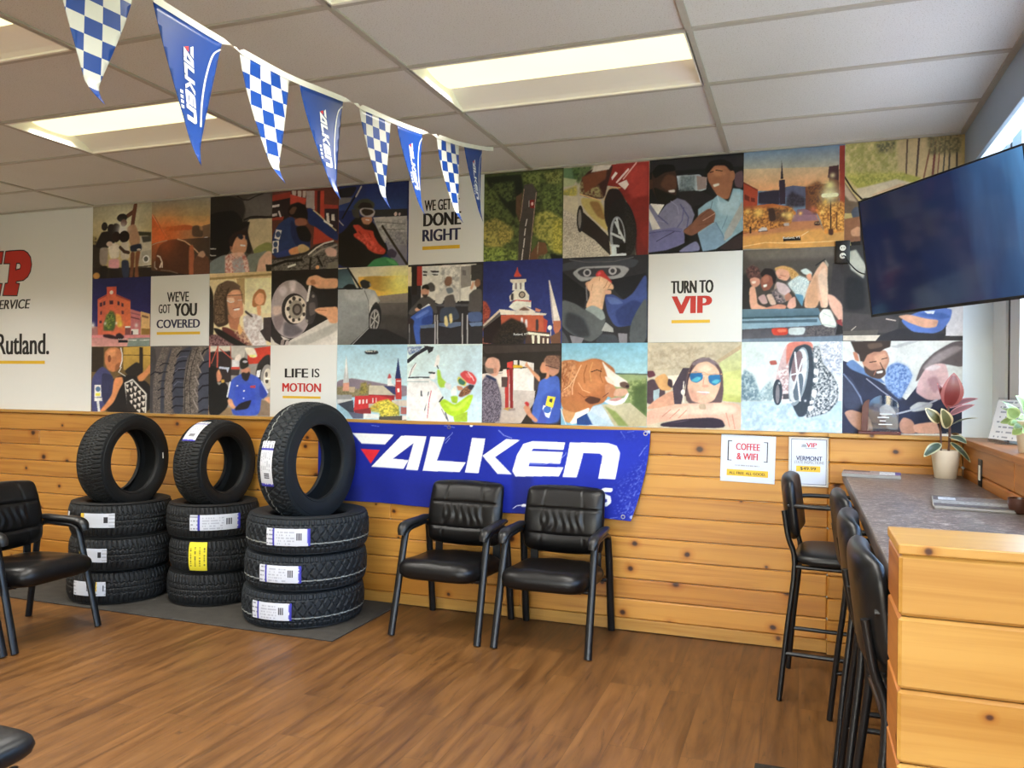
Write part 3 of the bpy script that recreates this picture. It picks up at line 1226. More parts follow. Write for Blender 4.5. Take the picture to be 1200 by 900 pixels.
# ================================================================== bar stools (local front is -y)
def bar_stool(label, loc, rz):
    t = thing('bar_stool', label, 'bar stool', loc, (0, 0, rz), group='black bar stools at the counter')
    m = MB()
    m.pillow(0.43, 0.41, 0.062, n=5, q=8, nu=26, nv=26, front=lambda u, v: 0.006 * (1 - u * u), mat=Matrix.Translation((0, -.02, .642)) @ Matrix.Rotation(-PI / 2, 4, 'X'))
    m.build('seat', M['vinyl_blue'], t, smooth=60, weld=True)
    m = MB()
    lean = Matrix.Translation((0, .212, .868)) @ Matrix.Rotation(R(-7), 4, 'X')
    m.pillow(0.425, 0.305, 0.056, n=4.2, q=7, nu=30, nv=26, front=lambda u, v: 0.006 * (1 - u * u),
             warp=lambda p, u, v: (p.x, p.y - 0.030 * u * u, p.z), mat=lean)
    m.build('backrest', M['vinyl_blue'], t, smooth=60, weld=True)
    for s in (-1, 1):
        m = MB()
        m.tube(catmull([(s * .17, .225, .86), (s * .172, .205, .74), (s * .175, .175, .615), (s * .205, .205, .3), (s * .232, .232, .004)], sub=4), .0125, 9)
        m.build('leg', M['steel_black'], t, smooth=50)
        m = MB()
        m.tube([(s * .175, -.185, .62), (s * .205, -.215, .3), (s * .232, -.242, .004)], .0125, 9)
        m.build('leg', M['steel_black'], t, smooth=50)
        m = MB()
        m.tube(catmull([(s * .195, .205, .885), (s * .215, .10, .888), (s * .215, -.10, .885), (s * .212, -.17, .86), (s * .19, -.19, .72), (s * .178, -.187, .60)], sub=4), .0105, 8)
        m.build('arm_rail', M['steel_black'], t, smooth=50)
        m = MB()
        m.tube([(s * .2135, .2135, .215), (s * .2135, -.2235, .215)], .0105, 8)
        m.build('footrest', M['steel_black'], t, smooth=50)
    m = MB()
    m.tube([(-.207, -.217, .28), (.207, -.217, .28)], .0105, 8)
    m.build('footrest', M['steel_black'], t, smooth=50)
    m = MB()
    for y in (-.182, .172):
        m.tube([(-.176, y, .606), (.176, y, .606)], .010, 8)
    for s in (-1, 1):
        m.tube([(s * .176, -.182, .606), (s * .176, .172, .606)], .010, 8)
    m.build('seat_rail', M['steel_black'], t, smooth=50)
    return t


stool = bar_stool('black bar stool farthest along the counter, beside the framed price sign', (0.165, 4.085, 0), PI / 2 - R(4))
for (x, y, rz, lab) in [(0.363, 3.49, 1, 'black bar stool, second from the mural wall along the counter'),
                        (0.366, 2.90, -2, 'black bar stool, third from the mural wall along the counter'),
                        (0.372, 2.345, 2, 'black bar stool nearest the pine half wall')]:
    c = copy_tree(stool)
    c.location = (x, y, 0)
    c.rotation_euler = (0, 0, PI / 2 + R(rz))
    retag(c, lab)

# ================================================================== counter
m = MB()
CT = 0.99
rr = 0.07
out = [(RIGHT - .001, BACK - .052), (0.205 + rr, BACK - .052)]
out += [(0.205 + rr - rr * math.sin(a), BACK - .052 - rr + rr * math.cos(a)) for a in [PI / 2 * k / 8 for k in range(1, 9)]]
out += [(0.205, PY1 + .004), (RIGHT - .001, PY1 + .004)]
top = Matrix.Rotation(PI / 2, 4, 'X')
bm = bmesh.new()
vs = [bm.verts.new((x, y, CT)) for x, y in out]
f = bm.faces.new(vs)
f.normal_update()
if f.normal.z < 0:
    f.normal_flip()
r_ = bmesh.ops.extrude_face_region(bm, geom=[f])
for e in r_['geom']:
    if isinstance(e, bmesh.types.BMVert):
        e.co.z -= 0.042
bmesh.ops.recalc_face_normals(bm, faces=bm.faces)
ed = [e for e in bm.edges if all(abs(v.co.z - CT) < 1e-5 for v in e.verts)]
bmesh.ops.bevel(bm, geom=ed, offset=0.012, segments=3, profile=0.5, affect='EDGES')
m.take(bm)
for i, fc in enumerate(m.f):
    zs = [m.v[q][2] for q in fc]
    m.mi[i] = 0 if min(zs) > CT - 0.002 else 1
ct = thing('countertop', 'mottled grey laminate countertop along the window wall', 'countertop', (0.48, 3.3, 0))
o = m.build('worktop', [M['laminate'], M['lam_edge']], ct, smooth=40)
o.location = (-0.48, -3.3, 0)
m = MB()
for y in (2.6, 3.5, 4.35):
    m.prism([(0, 0), (.40, 0), (.40, -.03), (.03, -.36), (0, -.36)], -.015, .015, Matrix.Translation((RIGHT - 0.48 - .002, y - 3.3, CT - .0425)) @ Matrix.Rotation(PI, 4, 'Z'))
m.build('bracket', M['pine_y'], ct, smooth=0)


# magazines
def magazine(label, loc, rz, w, d, n, seed, tones):
    rnd = random.Random(seed)
    t = thing('magazine', label, 'magazine', loc, (0, 0, rz), group='magazines on the counter')
    m = MB()
    z = 0
    for k in range(n):
        h = 0.0045
        dx, dy = rnd.uniform(-.004, .004), rnd.uniform(-.004, .004)
        m.box(-w / 2 + dx, w / 2 + dx, -d / 2 + dy, d / 2 + dy, z, z + h, .001, 1)
        z += h + .0002
    m.build('pages', M['page_edge'], t, smooth=0)
    def col(i, j):
        for (a, b, c_, e, colr) in tones:
            if a <= i / 30 < b and c_ <= j / 20 < e:
                k = rnd.uniform(.88, 1.1)
                return tuple(min(255, v * k) for v in colr)
        k = rnd.uniform(.9, 1.08)
        return tuple(min(255, v * k) for v in tones[-1][4])
    paint_grid('cover', 30, 20, col, lambda u, v: (-w / 2 + w * u, -d / 2 + d * v, z + .0006 + .004 * math.exp(-((u - .95) / .2) ** 2) * 0), M['paper'], t)
    return t


magazine('magazine with a pale cover at the far end of the counter, by the mural wall', (0.335, 4.415, CT), R(-5), 0.265, 0.195, 3, 4,
         [(.0, .45, .6, 1, (104, 82, 78)), (.62, .9, .1, .9, (205, 205, 200)), (.9, 1, .2, .9, (80, 70, 130)), (0, 1, 0, 1, (160, 142, 132))])
magazine('magazine with a grey landscape cover near the middle of the counter', (0.605, 3.43, CT), R(-7), 0.255, 0.30, 3, 6,
         [(.05, .3, .6, .9, (176, 178, 176)), (.3, 1, .55, 1, (112, 104, 98)), (.0, 1, .25, .55, (140, 138, 130)), (0, 1, 0, 1, (84, 76, 72))])
c_loose = magazine('loose printed leaflet lying on the counter behind the half wall', (0.53, 2.75, CT), R(4), 0.20, 0.28, 1, 9, [(.1, .9, .6, .9, (150, 150, 156)), (0, 1, 0, 1, (205, 206, 208))])
bpy.data.objects.remove(c_loose.children[0])
for ch in list(c_loose.children):
    bpy.data.objects.remove(ch)
bpy.data.objects.remove(c_loose)

# small brown cup at the right edge
m = MB()
m.lathe([(0.022, 0), (0.03, .004), (.036, .03), (.037, .055), (.034, .055), (.032, .03), (.02, .01)], 28)
o = m.build('cup', M['brown_ceramic'], None, smooth=50)
o.location = (0.7315, 3.30, CT)
tag(o, 'small dark brown cup on the counter against the window wall', 'cup')

# black outlet on the pine wall above the counter
t = thing('power_outlet', 'black outlet on the pine boards above the counter', 'outlet', (RIGHT - 0.0015, 4.19, 1.048), (0, 0, -PI / 2))
m = MB()
m.box(-.042, .042, -.004, .0, -.062, .062, .003, 2)
m.build('cover_plate', M['black_plate'], t, smooth=30)
m = MB()
m.box(-.018, .018, -.0065, -.004, -.034, .034, .002, 1)
m.build('socket', M['ivory'], t, smooth=30)
t.location.x = RIGHT - 0.0005

# black outlet with two white sockets on the mural, feeding the television
t = thing('power_outlet', 'black outlet plate with two white sockets on the mural beside the television', 'outlet', (0.199, BACK - .0105, 2.157))
m = MB()
m.box(-.036, .036, -.006, .0, -.061, .061, .003, 2)
m.build('cover_plate', M['black_plate'], t, smooth=30)
for s in (-1, 1):
    m = MB()
    m.tube([(0, -.0055, s * .021), (0, -.0085, s * .021)], .0155, 20)
    so = m.build('socket', M['ivory'], t, smooth=40)
    m = MB()
    for x in (-.006, .006):
        m.box(x - .0014, x + .0014, -.0092, -.0084, s * .021 - .003, s * .021 + .006)
    m.build('slot', M['black_plate'], so, smooth=0)

# ================================================================== potted rubber plant
def leaf(mb, base, tip, width, droop=0.0, curl=0.15, side=None, slots=(0, 1)):
    """Oval leaf from base to tip; margin faces use the second material slot."""
    b, e = Vector(base), Vector(tip)
    d = e - b
    L = d.length
    d.normalize()
    up = Vector(side) if side is not None else Vector((0, -1, 0.25))
    s = d.cross(up).normalized()
    nrm = s.cross(d).normalized()
    nL, nW = 12, 6
    idx = len(mb.v)
    for i in range(nL + 1):
        t_ = i / nL
        wd = width * (math.sin(PI * min(1, t_ ** .85)) ** .8) / 2 + .0008
        for j in range(nW + 1):
            q = -1 + 2 * j / nW
            p = b + d * L * t_ + s * wd * q + nrm * (curl * wd * abs(q) + L * .10 * math.sin(PI * t_)) + Vector((0, 0, -droop * t_ * t_))
            mb.v.append(tuple(p))
    W = nW + 1
    for i in range(nL):
        for j in range(nW):
            mb.cur = slots[1] if (j in (0, nW - 1) or i in (0, nL - 1)) else slots[0]
            a = idx + i * W + j
            mb.face((a, a + 1, a + W + 1, a + W))
    mb.cur = 0


M['leaf_red'] = plain('dark_red_rubber_leaf', (112, 44, 42), 0.35, noise=0.3, scale=20)
M['leaf_red_rim'] = plain('pink_leaf_margin', (150, 84, 80), 0.4, noise=0.2, scale=20)
M['leaf_pink'] = plain('pink_grey_leaf', (122, 84, 90), 0.4, noise=0.25, scale=25)
M['leaf_pink_rim'] = plain('pale_pink_leaf_margin', (176, 122, 126), 0.4)
M['leaf_olive'] = plain('olive_rubber_leaf', '5c5a38', 0.35, noise=0.3, scale=22)
M['leaf_olive_rim'] = plain('cream_leaf_margin', 'c7b68a', 0.4)
M['leaf_dark'] = plain('dark_green_rubber_leaf', '3a4a3c', 0.3, noise=0.3, scale=22)
M['leaf_dark_rim'] = plain('cream_green_leaf_margin', 'a8a884', 0.4)

PX, PYY = 0.672, 4.465
t = thing('potted_plant', 'pink and green variegated rubber plant in a pale pot at the counter corner', 'plant', (PX, PYY, CT))
m = MB()
m.lathe([(0.0, 0), (.046, 0), (.049, .003), (.058, .07), (.0655, .132), (.0655, .138), (.060, .138), (.057, .12), (.0, .118)], 40)
m.build('pot', M['pot'], t, smooth=40)
m = MB()
m.lathe([(0, .122), (.04, .124), (.0575, .119)], 24)
m.build('soil', M['soil'], t, smooth=60)
m = MB()
m.tube(catmull([(0.012, 0, .115), (.016, -.005, .22), (.008, .0, .32), (.012, .0, .40)], sub=4), [.006] * 12 + [.0045], 8)
m.tube(catmull([(-.02, .01, .115), (-.022, .0, .20), (-.03, -.01, .28)], sub=4), [.0045] * 9, 8)
m.build('stem', M['stem'], t, smooth=60)
LEAVES = [
    ('leaf_red', (.010, 0, .345), (.028, -.03, .520), .100, (0.1, -1, .1)),
    ('leaf_red', (.008, 0, .34), (-.045, -.02, .47), .032, (.3, -1, 0)),
    ('leaf_pink', (.012, 0, .345), (.135, -.02, .395), .035, (0, -.7, .7)),
    ('leaf_pink', (.012, 0, .31), (.115, -.05, .365), .034, (0, -.8, .5)),
    ('leaf_olive', (-.028, -.01, .27), (-.098, -.03, .345), .052, (0, -1, .3)),
    ('leaf_olive', (.008, -.005, .245), (-.030, -.06, .345), .062, (.2, -1, .2)),
    ('leaf_dark', (.014, 0, .255), (.135, -.03, .30), .022, (0, -.3, 1)),
    ('leaf_dark', (.014, -.002, .205), (.085, -.06, .175), .05, (0, -.5, .9)),
    ('leaf_dark', (-.022, -.005, .17), (-.105, -.06, .105), .05, (-.3, -1, .4)),
    ('leaf_dark', (.016, -.004, .18), (.10, -.05, .085), .03, (.3, -.9, .4)),
    ('leaf_olive', (.012, .004, .22), (.06, .06, .20), .05, (0, 0, 1)),
]
for kind, b, e, w_, sd in LEAVES:
    m = MB()
    leaf(m, b, e, w_, side=sd)
    m.build('leaf', [M[kind], M[kind + '_rim']], t, smooth=60)

# ================================================================== award on the ledge
t = thing('award_plaque', 'clear arched award with a dark red wooden stand on the pine ledge', 'award', (0.385, BACK - .037, CAP))
m = MB()
m.box(-.105, .1, -.034, .033, 0, .017, .002, 1)
m.build('base', M['red_wood'], t, smooth=30)
def arch(x0, x1, h):
    r = (x1 - x0) / 2
    return [(x0, .0165), (x1, .0165)] + [(x0 + r + r * math.cos(PI * k / 18), h - r * .82 + r * .82 * math.sin(PI * k / 18)) for k in range(19)]
m = MB()
m.prism([(-.088, .017), (-.058, .017), (-.05, .185), (-.07, .172), (-.084, .145)], -.012, .028)
m.build('upright', M['red_wood'], t, smooth=0)
m = MB()
m.prism(arch(-.052, .090, .205), -.016, -.006)
m.build('acrylic_panel', M['acrylic'], t, smooth=0)
m = MB()
for k, (a, b) in enumerate([(-.0, .06), (-.01, .045), (.0, .03), (-.005, .06)]):
    m.box(a, b, -.0172, -.0162, .105 - k * .018, .110 - k * .018)
m.build('engraving', M['engraving'], t, smooth=0)

# ================================================================== on the window sill
t = thing('potted_plant', 'light green leafy plant in a beige pot on the window sill at the right edge', 'plant', (0.850, 3.63, SILL))
m = MB()
m.lathe([(0, 0), (.046, 0), (.05, .004), (.064, .12), (.064, .126), (.058, .126), (.055, .11), (0, .108)], 36)
m.build('pot', M['pot'], t, smooth=40)
M['leaf_light'] = plain('light_green_leaf', '86a25e', 0.5, noise=0.3, scale=30)
M['leaf_light_rim'] = plain('yellow_green_leaf_margin', 'a9bd7c', 0.5)
m = MB()
m.lathe([(0, .112), (.03, .114), (.056, .109)], 20)
m.build('soil', M['soil'], t, smooth=60)
rnd = random.Random(5)
m = MB()
for k in range(46):
    a = rnd.uniform(0, 2 * PI)
    el = rnd.uniform(-.9, 1.1)
    b = Vector((.035 * math.cos(a), .035 * math.sin(a), .118))
    ln = rnd.uniform(.07, .15)
    e = b + Vector((math.cos(a) * math.cos(el), math.sin(a) * math.cos(el), math.sin(el) + .25)) * ln
    if e.x > .055:
        e.x = .055
    if e.x < -.085:
        e.x = -.085
    e.z = max(e.z, .035) if math.hypot(e.x, e.y) > .07 else max(e.z, .15)
    leaf(m, b + (e - b) * .35, e, rnd.uniform(.03, .05), side=(rnd.uniform(-1, 1), -1, .8))
m.build('foliage', [M['leaf_light'], M['leaf_light_rim']], t, smooth=60)['kind'] = 'stuff'

t = thing('sign_holder', 'slanted clear sign holder with a printed sheet on the window sill', 'sign holder', (0.852, 4.16, SILL), (0, 0, R(-70)))
m = MB()
ln = Matrix.Rotation(R(-16), 4, 'X')
m.box(-.11, .11, -.004, .0, .004, .215, .001, 1)
o = m.build('acrylic_panel', M['acrylic'], t, smooth=0)
o.rotation_euler = (R(-14), 0, 0)
m = MB()
m.box(-.03, .03, -.018, .045, 0, .004, .001, 1)
m.build('foot', M['acrylic'], t, smooth=0)
o = paint_grid('printed_sheet', 20, 24, lambda i, j: (150, 160, 172) if (j % 3 == 1 and 2 < i < 17 and rnd.random() < .6) else (226, 232, 236),
               lambda u, v: (-.105 + .21 * u, -.0052, .02 + .185 * v), M['paper'], t)
o.rotation_euler = (R(-14), 0, 0)

# ================================================================== television
t = thing('wall_television', 'large black flat television angled out from the window wall', 'television', (0.509, 3.637, 2.021), (R(8.2), 0, math.atan2(-.854, .52)))
TW, TH = 0.925, 0.535
m = MB()
m.box(-TW / 2, TW / 2, .004, .032, -TH / 2, TH / 2, .004, 2)
m.box(-TW * .36, TW * .36, .030, .062, -TH * .42, TH * .25, .01, 2)
m.build('casing', M['tv_case'], t, smooth=30)
m = MB()
bz = .007
m.box(-TW / 2, TW / 2, -.004, .005, TH / 2 - bz, TH / 2, .001, 1)
m.box(-TW / 2, TW / 2, -.004, .005, -TH / 2, -TH / 2 + .013, .001, 1)
m.box(-TW / 2, -TW / 2 + bz, -.004, .005, -TH / 2, TH / 2, .001, 1)
m.box(TW / 2 - bz, TW / 2, -.004, .005, -TH / 2, TH / 2, .001, 1)
m.build('bezel', M['tv_case'], t, smooth=30)


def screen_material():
    s = NT('screen_with_painted_reflection')
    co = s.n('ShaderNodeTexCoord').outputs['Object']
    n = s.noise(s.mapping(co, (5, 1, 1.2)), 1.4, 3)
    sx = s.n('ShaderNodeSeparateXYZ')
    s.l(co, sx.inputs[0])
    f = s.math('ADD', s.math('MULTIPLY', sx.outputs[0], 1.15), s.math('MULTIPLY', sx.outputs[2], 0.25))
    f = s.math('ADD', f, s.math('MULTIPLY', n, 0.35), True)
    painted_reflection = s.ramp(f, [(0.0, (0.006, 0.009, 0.030, 1)), (0.35, (0.010, 0.018, 0.055, 1)), (0.62, (0.030, 0.075, 0.17, 1)), (0.85, (0.085, 0.25, 0.50, 1))])  # blue emission gradient painted in place of the room reflected in the dark screen
    s.principled((0.006, 0.008, 0.014, 1), 0.08, 0, 0.5, emit=painted_reflection, emit_s=1.5)
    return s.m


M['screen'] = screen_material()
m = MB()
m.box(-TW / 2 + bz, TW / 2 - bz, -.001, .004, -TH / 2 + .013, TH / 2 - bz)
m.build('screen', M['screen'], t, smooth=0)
# swivel arm to the window post
inv = (Matrix.Translation(t.location) @ t.rotation_euler.to_matrix().to_4x4()).inverted()
m = MB()
m.box(-.11, .11, .062, .072, -.11, .11, .003, 1)
a0 = Vector((0, .08, 0))
a2 = inv @ Vector((WINX - .006, 3.64, 2.02))
a1 = (a0 + a2) / 2 + Vector((.07, .0, .0))
m.tube([a0, a1], .016, 10)
m.tube([a1, a2], .016, 10)
m.build('mount_arm', M['steel_black'], t, smooth=40)

# cable from the mural outlet to the television
pts = catmull([(0.199, BACK - .022, 2.134), (0.21, BACK - .04, 2.128), (0.235, BACK - .05, 2.085), (0.29, BACK - .08, 2.03), (0.36, 4.25, 1.98), (0.385, 3.985, 1.975)], sub=6)
m = MB()
m.tube(pts, .0035, 8)
tag(m.build('power_cable', M['cable'], None, smooth=60), 'black cable hanging from the mural outlet to the television', 'cable')

# ================================================================== printed panels: shapes in thousandths of each panel
PANELS = [
    ('mural panel of a family posing by a vintage car at sunset', -5.0680, -4.5020, 2.1909, 2.7360, 104, 128, """
P 171 165 144 ; 0 ; 207 186 130 90 ; -65 -42 1014 4 1023 556 -57 501
P 207 186 130 ; 0 ;  ; -57 501 1023 556 1030 1081 -49 1044
G 243 243 216 ; 507 347 400 .8
P 66 64 48 ; 5 ;  ; 758 382 988 405 988 460 763 437
B 207 200 183 ; 0 ;  ; 784 449 988 444 993 886 772 862
P 76 75 69 ; 5 ;  ; 827 455 988 455 988 527 853 536
P 177 172 158 ; 7 ;  ; 829 657 989 637 991 747 830 754
E 243 243 243 ; 906 759 56 53 0 0
E 106 104 97 ; 906 759 35 34 0 0
L 73 64 55 ; 13.9 ; 772 862 993 853
B 56 49 41 ; 0 ;  ; -57 516 51 521 159 596 184 1051 -49 1044
X 151 135 83 ; 56 49 41 52 .5 ; -58 387 67 422 104 523 -57 530
P 47 38 33 ; 14 ;  ; -53 844 1027 873 1030 1081 -49 1044
E 207 152 80 ; 74 956 59 45 0 10
B 36 31 29 ; 0 ;  ; 155 356 261 349 367 367 387 552 159 596 42 549 104 438
E 36 31 29 ; 205 284 52 59 0 0
E 41 34 32 ; 318 316 63 62 0 0
B 41 34 32 ; 0 ;  ; 261 349 383 242 472 275 422 470 299 462
L 95 59 47 ; 55.7 ; 592 163 698 108 726 18
L 112 69 53 ; 62.6 ; 675 301 698 163 721 33
E 32 28 26 ; 502 182 87 56 0 0
E 93 59 50 ; 532 253 52 50 0 0
B 190 148 116 ; 0 ;  ; 585 310 721 270 809 475 793 569 648 576 604 451
G 243 243 243 ; 504 347 130 .9
B 42 46 65 ; 0 ;  ; 634 567 829 543 834 644 650 655
E 217 215 205 ; 786 627 35 14 0 0
B 124 79 58 ; 0 ;  ; 647 651 726 655 707 860 686 1020 629 1018 652 844
B 137 88 62 ; 0 ;  ; 731 653 820 642 772 849 795 1009 716 1000 730 820
B 165 151 141 ; 0 ;  ; 124 567 279 574 254 820 127 811
B 31 26 25 ; 0 ;  ; 127 822 277 822 244 1018 147 1014
E 47 34 30 ; 406 437 70 73 0 0
B 243 233 219 ; 0 ;  ; 263 510 458 530 463 725 302 734
E 225 203 186 ; 292 527 52 35 0 0
B 243 177 191 ; 0 ;  ; 284 737 459 736 468 871 276 855
B 35 28 25 ; 0 ;  ; 295 871 479 879 465 1025 314 1020
E 35 26 25 ; 542 440 87 81 0 0
B 222 213 199 ; 0 ;  ; 472 528 613 506 638 745 491 756
L 76 54 44 ; 45.2 ; 475 583 546 644 615 660
B 54 64 91 ; 0 ;  ; 491 756 625 759 629 1003 519 1000
"""),
    ('mural panel of hands on a steering wheel at an orange sunset', -4.5020, -3.9740, 2.1909, 2.7360, 103, 133, """
P 148 144 130 ; 0 ; 198 168 114 90 ; -38 -13 987 -2 991 253 -36 207
P 198 168 114 ; 0 ; 243 174 104 90 ; -36 194 991 240 992 400 -32 374
P 228 149 91 ; 0 ; 165 130 96 20 ; -32 347 992 374 994 574 -30 525
B 189 99 60 ; 0 ;  ; 237 347 430 343 570 334 710 358 693 411 449 405 254 409
B 89 72 60 ; 0 ;  ; 691 358 812 354 822 418 883 435 875 516 693 499
P 126 99 76 ; 0 ;  ; 864 367 992 347 994 549 883 516
E 235 230 230 ; 926 538 52 24 0 0
P 212 101 58 ; 0 ; 243 137 81 30 ; -36 125 55 200 309 514 167 549 -30 567
L 243 194 148 ; 12.2 ; -23 139 282 499
L 126 72 48 ; 8.7 ; 55 205 246 492
P 93 73 59 ; 0 ; 62 49 44 60 ; -30 567 203 523 994 521 1002 1044 -23 1009
G 243 123 60 ; 239 512 420 .75
B 89 54 39 ; 0 ;  ; 80 695 150 576 275 527 434 514 591 541 678 615 684 1033 66 1013
G 228 111 58 ; 239 539 297 .5
L 207 161 127 ; 12.2 ; -11 582 97 552 275 527
L 231 187 148 ; 15.7 ; 451 519 574 554 695 627 818 728
B 184 106 71 ; 0 ;  ; 644 613 712 602 735 725 733 846 727 1035 646 1031
B 110 72 55 ; 0 ;  ; 716 831 801 714 886 690 930 759 981 789 1002 1044 737 1035
B 207 168 138 ; 0 ;  ; 784 754 826 701 886 690 924 747 886 785
L 235 218 202 ; 21.0 ; 108 725 152 741 189 811 193 879
L 182 163 148 ; 17.5 ; 64 805 64 875 100 903
L 243 228 209 ; 24.5 ; 155 877 180 824
P 51 42 39 ; 17 ;  ; -25 912 633 991 633 1044 -23 1024
L 126 106 89 ; 14.0 ; 172 919 314 932 456 970
"""),
    ('mural panel of a red brick corner building at night', -5.0680, -4.5020, 1.6788, 2.1909, 104, 121, """
P 37 40 89 ; 0 ; 56 49 116 90 ; -49 -28 1081 -10 1092 718 -41 701
P 171 117 116 ; 0 ;  ; -41 701 1092 718 1095 1052 -35 1048
P 217 107 86 ; 0 ; 236 125 83 0 ; 101 304 258 234 415 240 657 332 664 834 108 828
P 219 97 77 ; 0 ;  ; 254 125 417 129 419 244 256 238
P 177 77 69 ; 0 ;  ; 108 304 258 238 258 260 108 322
P 177 77 69 ; 0 ;  ; 415 244 657 332 657 355 415 263
E 243 230 222 ; 336 211 31 29 0 0
P 76 44 61 ; 0 ;  ; 138 359 180 349 182 410 138 416
P 76 44 61 ; 0 ;  ; 194 343 233 332 235 392 196 398
P 76 44 61 ; 0 ;  ; 302 328 367 330 367 384 304 383
P 76 44 61 ; 0 ;  ; 438 338 477 351 477 406 440 398
P 76 44 61 ; 0 ;  ; 505 363 542 377 542 426 505 418
P 88 50 66 ; 0 ;  ; 147 484 175 478 175 527 147 533
P 112 59 66 ; 0 ;  ; 511 478 546 486 548 535 512 531
P 88 50 66 ; 0 ;  ; 133 619 177 617 177 656 134 656
P 207 125 130 ; 0 ;  ; 659 459 827 509 830 812 663 810
P 112 64 77 ; 0 ;  ; 668 568 814 601 814 619 668 586
P 154 92 105 ; 0 ;  ; 673 508 820 541 820 558 673 525
P 226 185 133 ; 0 ; 243 205 138 90 ; 830 498 979 537 982 838 834 836
P 139 104 83 ; 0 ;  ; 848 547 959 574 959 603 848 578
P 154 119 66 ; 0 ;  ; 845 740 982 748 982 832 845 830
P 243 240 238 ; 0 ;  ; 677 750 795 750 797 830 678 828
P 76 59 72 ; 0 ;  ; 677 773 705 773 705 828 678 828
P 134 79 77 ; 0 ;  ; 571 711 663 713 664 839 572 838
P 243 243 238 ; 0 ;  ; 571 705 663 703 663 730 571 730
X 95 117 64 ; 56 77 47 48 .5 ; 207 656 318 474 376 488 420 562 408 709 380 769 207 767
B 80 102 58 ; 0 ;  ; 318 480 406 562 401 709 337 769 223 756 214 656 263 560
X 151 170 77 ; 59 77 47 37 .5 ; 247 535 348 488 392 611 307 756 221 707
B 243 177 89 ; 17 ;  ; 405 513 505 541 521 711 436 720
G 243 225 94 ; 493 674 57 .9
G 243 243 227 ; 235 660 28 .9
G 243 243 227 ; 424 660 26 .9
G 243 243 243 ; 21 681 48 .95
G 243 243 243 ; 760 695 37 .9
P 226 145 150 ; 11 ;  ; 5 826 982 838 984 884 5 875
P 207 150 147 ; 0 ; 226 165 161 90 ; -9 869 622 875 638 1050 -7 1048
P 134 150 144 ; 11 ;  ; 636 882 984 873 986 1052 595 1050
B 56 36 41 ; 0 ;  ; 194 822 309 818 438 855 481 892 339 884 208 859
B 47 29 39 ; 0 ;  ; 410 830 481 795 565 857 523 898 438 892
P 226 185 183 ; 6 ;  ; -7 986 454 1007 454 1025 -7 1013
L 243 243 238 ; 8.5 ; 622 906 763 908
L 243 243 238 ; 8.5 ; 818 910 984 906
P 27 26 36 ; 0 ;  ; 459 906 620 908 620 941 461 941
"""),
    ('mural panel of a mechanic holding a black grille part', -5.0680, -4.5020, 1.1877, 1.6788, 104, 116, """
P 112 91 58 ; 0 ;  ; -37 -2 1007 4 1019 999 -23 1026
P 59 49 39 ; 0 ;  ; 0 14 214 16 217 393 4 393
P 217 177 86 ; 0 ; 171 137 66 90 ; 546 18 1007 4 1012 417 551 358
L 95 77 44 ; 10.4 ; 548 134 1009 142
P 54 44 39 ; 0 ;  ; 813 18 873 20 876 358 816 358
B 44 39 36 ; 0 ;  ; 671 297 772 234 876 295 878 450 638 452 569 374
B 35 31 32 ; 0 ;  ; 500 437 742 435 1014 572 1019 999 226 1020 239 580
B 76 79 127 ; 0 ;  ; 5 505 111 362 200 299 341 407 396 578 382 798 189 926 191 1022 12 1026
B 55 58 91 ; 0 ;  ; 182 393 378 437 398 672 242 926 187 739
B 207 135 91 ; 0 ;  ; 228 93 302 24 424 16 512 63 528 189 498 297 394 399 288 360 235 266
B 236 165 116 ; 24 ;  ; 258 93 337 40 426 48 408 156 304 173
B 154 97 64 ; 0 ;  ; 410 297 496 234 498 313 412 399
E 134 79 55 ; 313 189 28 53 0 0
L 243 243 243 ; 17.4 ; 504 32 530 126 528 220 498 313
L 243 243 238 ; 8.7 ; 473 391 587 452
L 243 243 238 ; 12.2 ; 473 391 516 319
B 226 150 100 ; 0 ;  ; 387 547 413 476 535 460 553 545 484 655 399 845 244 987 138 1008 242 894 364 735
B 217 145 94 ; 0 ;  ; 776 458 910 372 995 256 1012 372 878 527 811 527
P 243 243 243 ; 0 ;  ; 60 590 171 588 184 769 64 779
E 93 125 166 ; 124 653 42 40 0 0
P 243 235 86 ; 0 ;  ; 83 716 161 714 161 755 83 755
P 243 243 243 ; 0 ;  ; 64 784 196 782 198 832 64 839
L 226 228 233 ; 41.7 ; 125 849 145 991
P 243 240 233 ; 5 ;  ; 571 551 707 490 943 710 935 1001 645 1010
P 42 36 36 ; 0 ;  ; 592 564 705 515 920 720 915 1001 631 1010
P 226 218 210 ; 0 ;  ; 592 576 643 576 627 635
P 226 218 210 ; 0 ;  ; 661 541 717 531 696 608
P 226 218 210 ; 0 ;  ; 592 653 645 645 638 700
P 226 218 210 ; 0 ;  ; 654 635 701 625 693 702
P 226 218 210 ; 0 ;  ; 717 604 786 602 758 680
P 226 218 210 ; 0 ;  ; 786 674 846 657 839 739
P 226 218 210 ; 0 ;  ; 659 731 719 716 703 792
P 226 218 210 ; 0 ;  ; 724 698 776 694 754 767
P 226 218 210 ; 0 ;  ; 855 735 924 729 899 802
P 226 218 210 ; 0 ;  ; 719 792 783 782 763 851
P 226 218 210 ; 0 ;  ; 788 761 848 757 832 834
P 226 218 210 ; 0 ;  ; 657 816 712 810 698 877
P 226 218 210 ; 0 ;  ; 848 826 917 820 892 896
P 226 218 210 ; 0 ;  ; 781 859 848 851 829 928
P 226 218 210 ; 0 ;  ; 721 883 777 879 761 944
P 226 218 210 ; 0 ;  ; 850 920 917 910 901 987
P 226 218 210 ; 0 ;  ; 774 953 841 942 834 1003
"""),
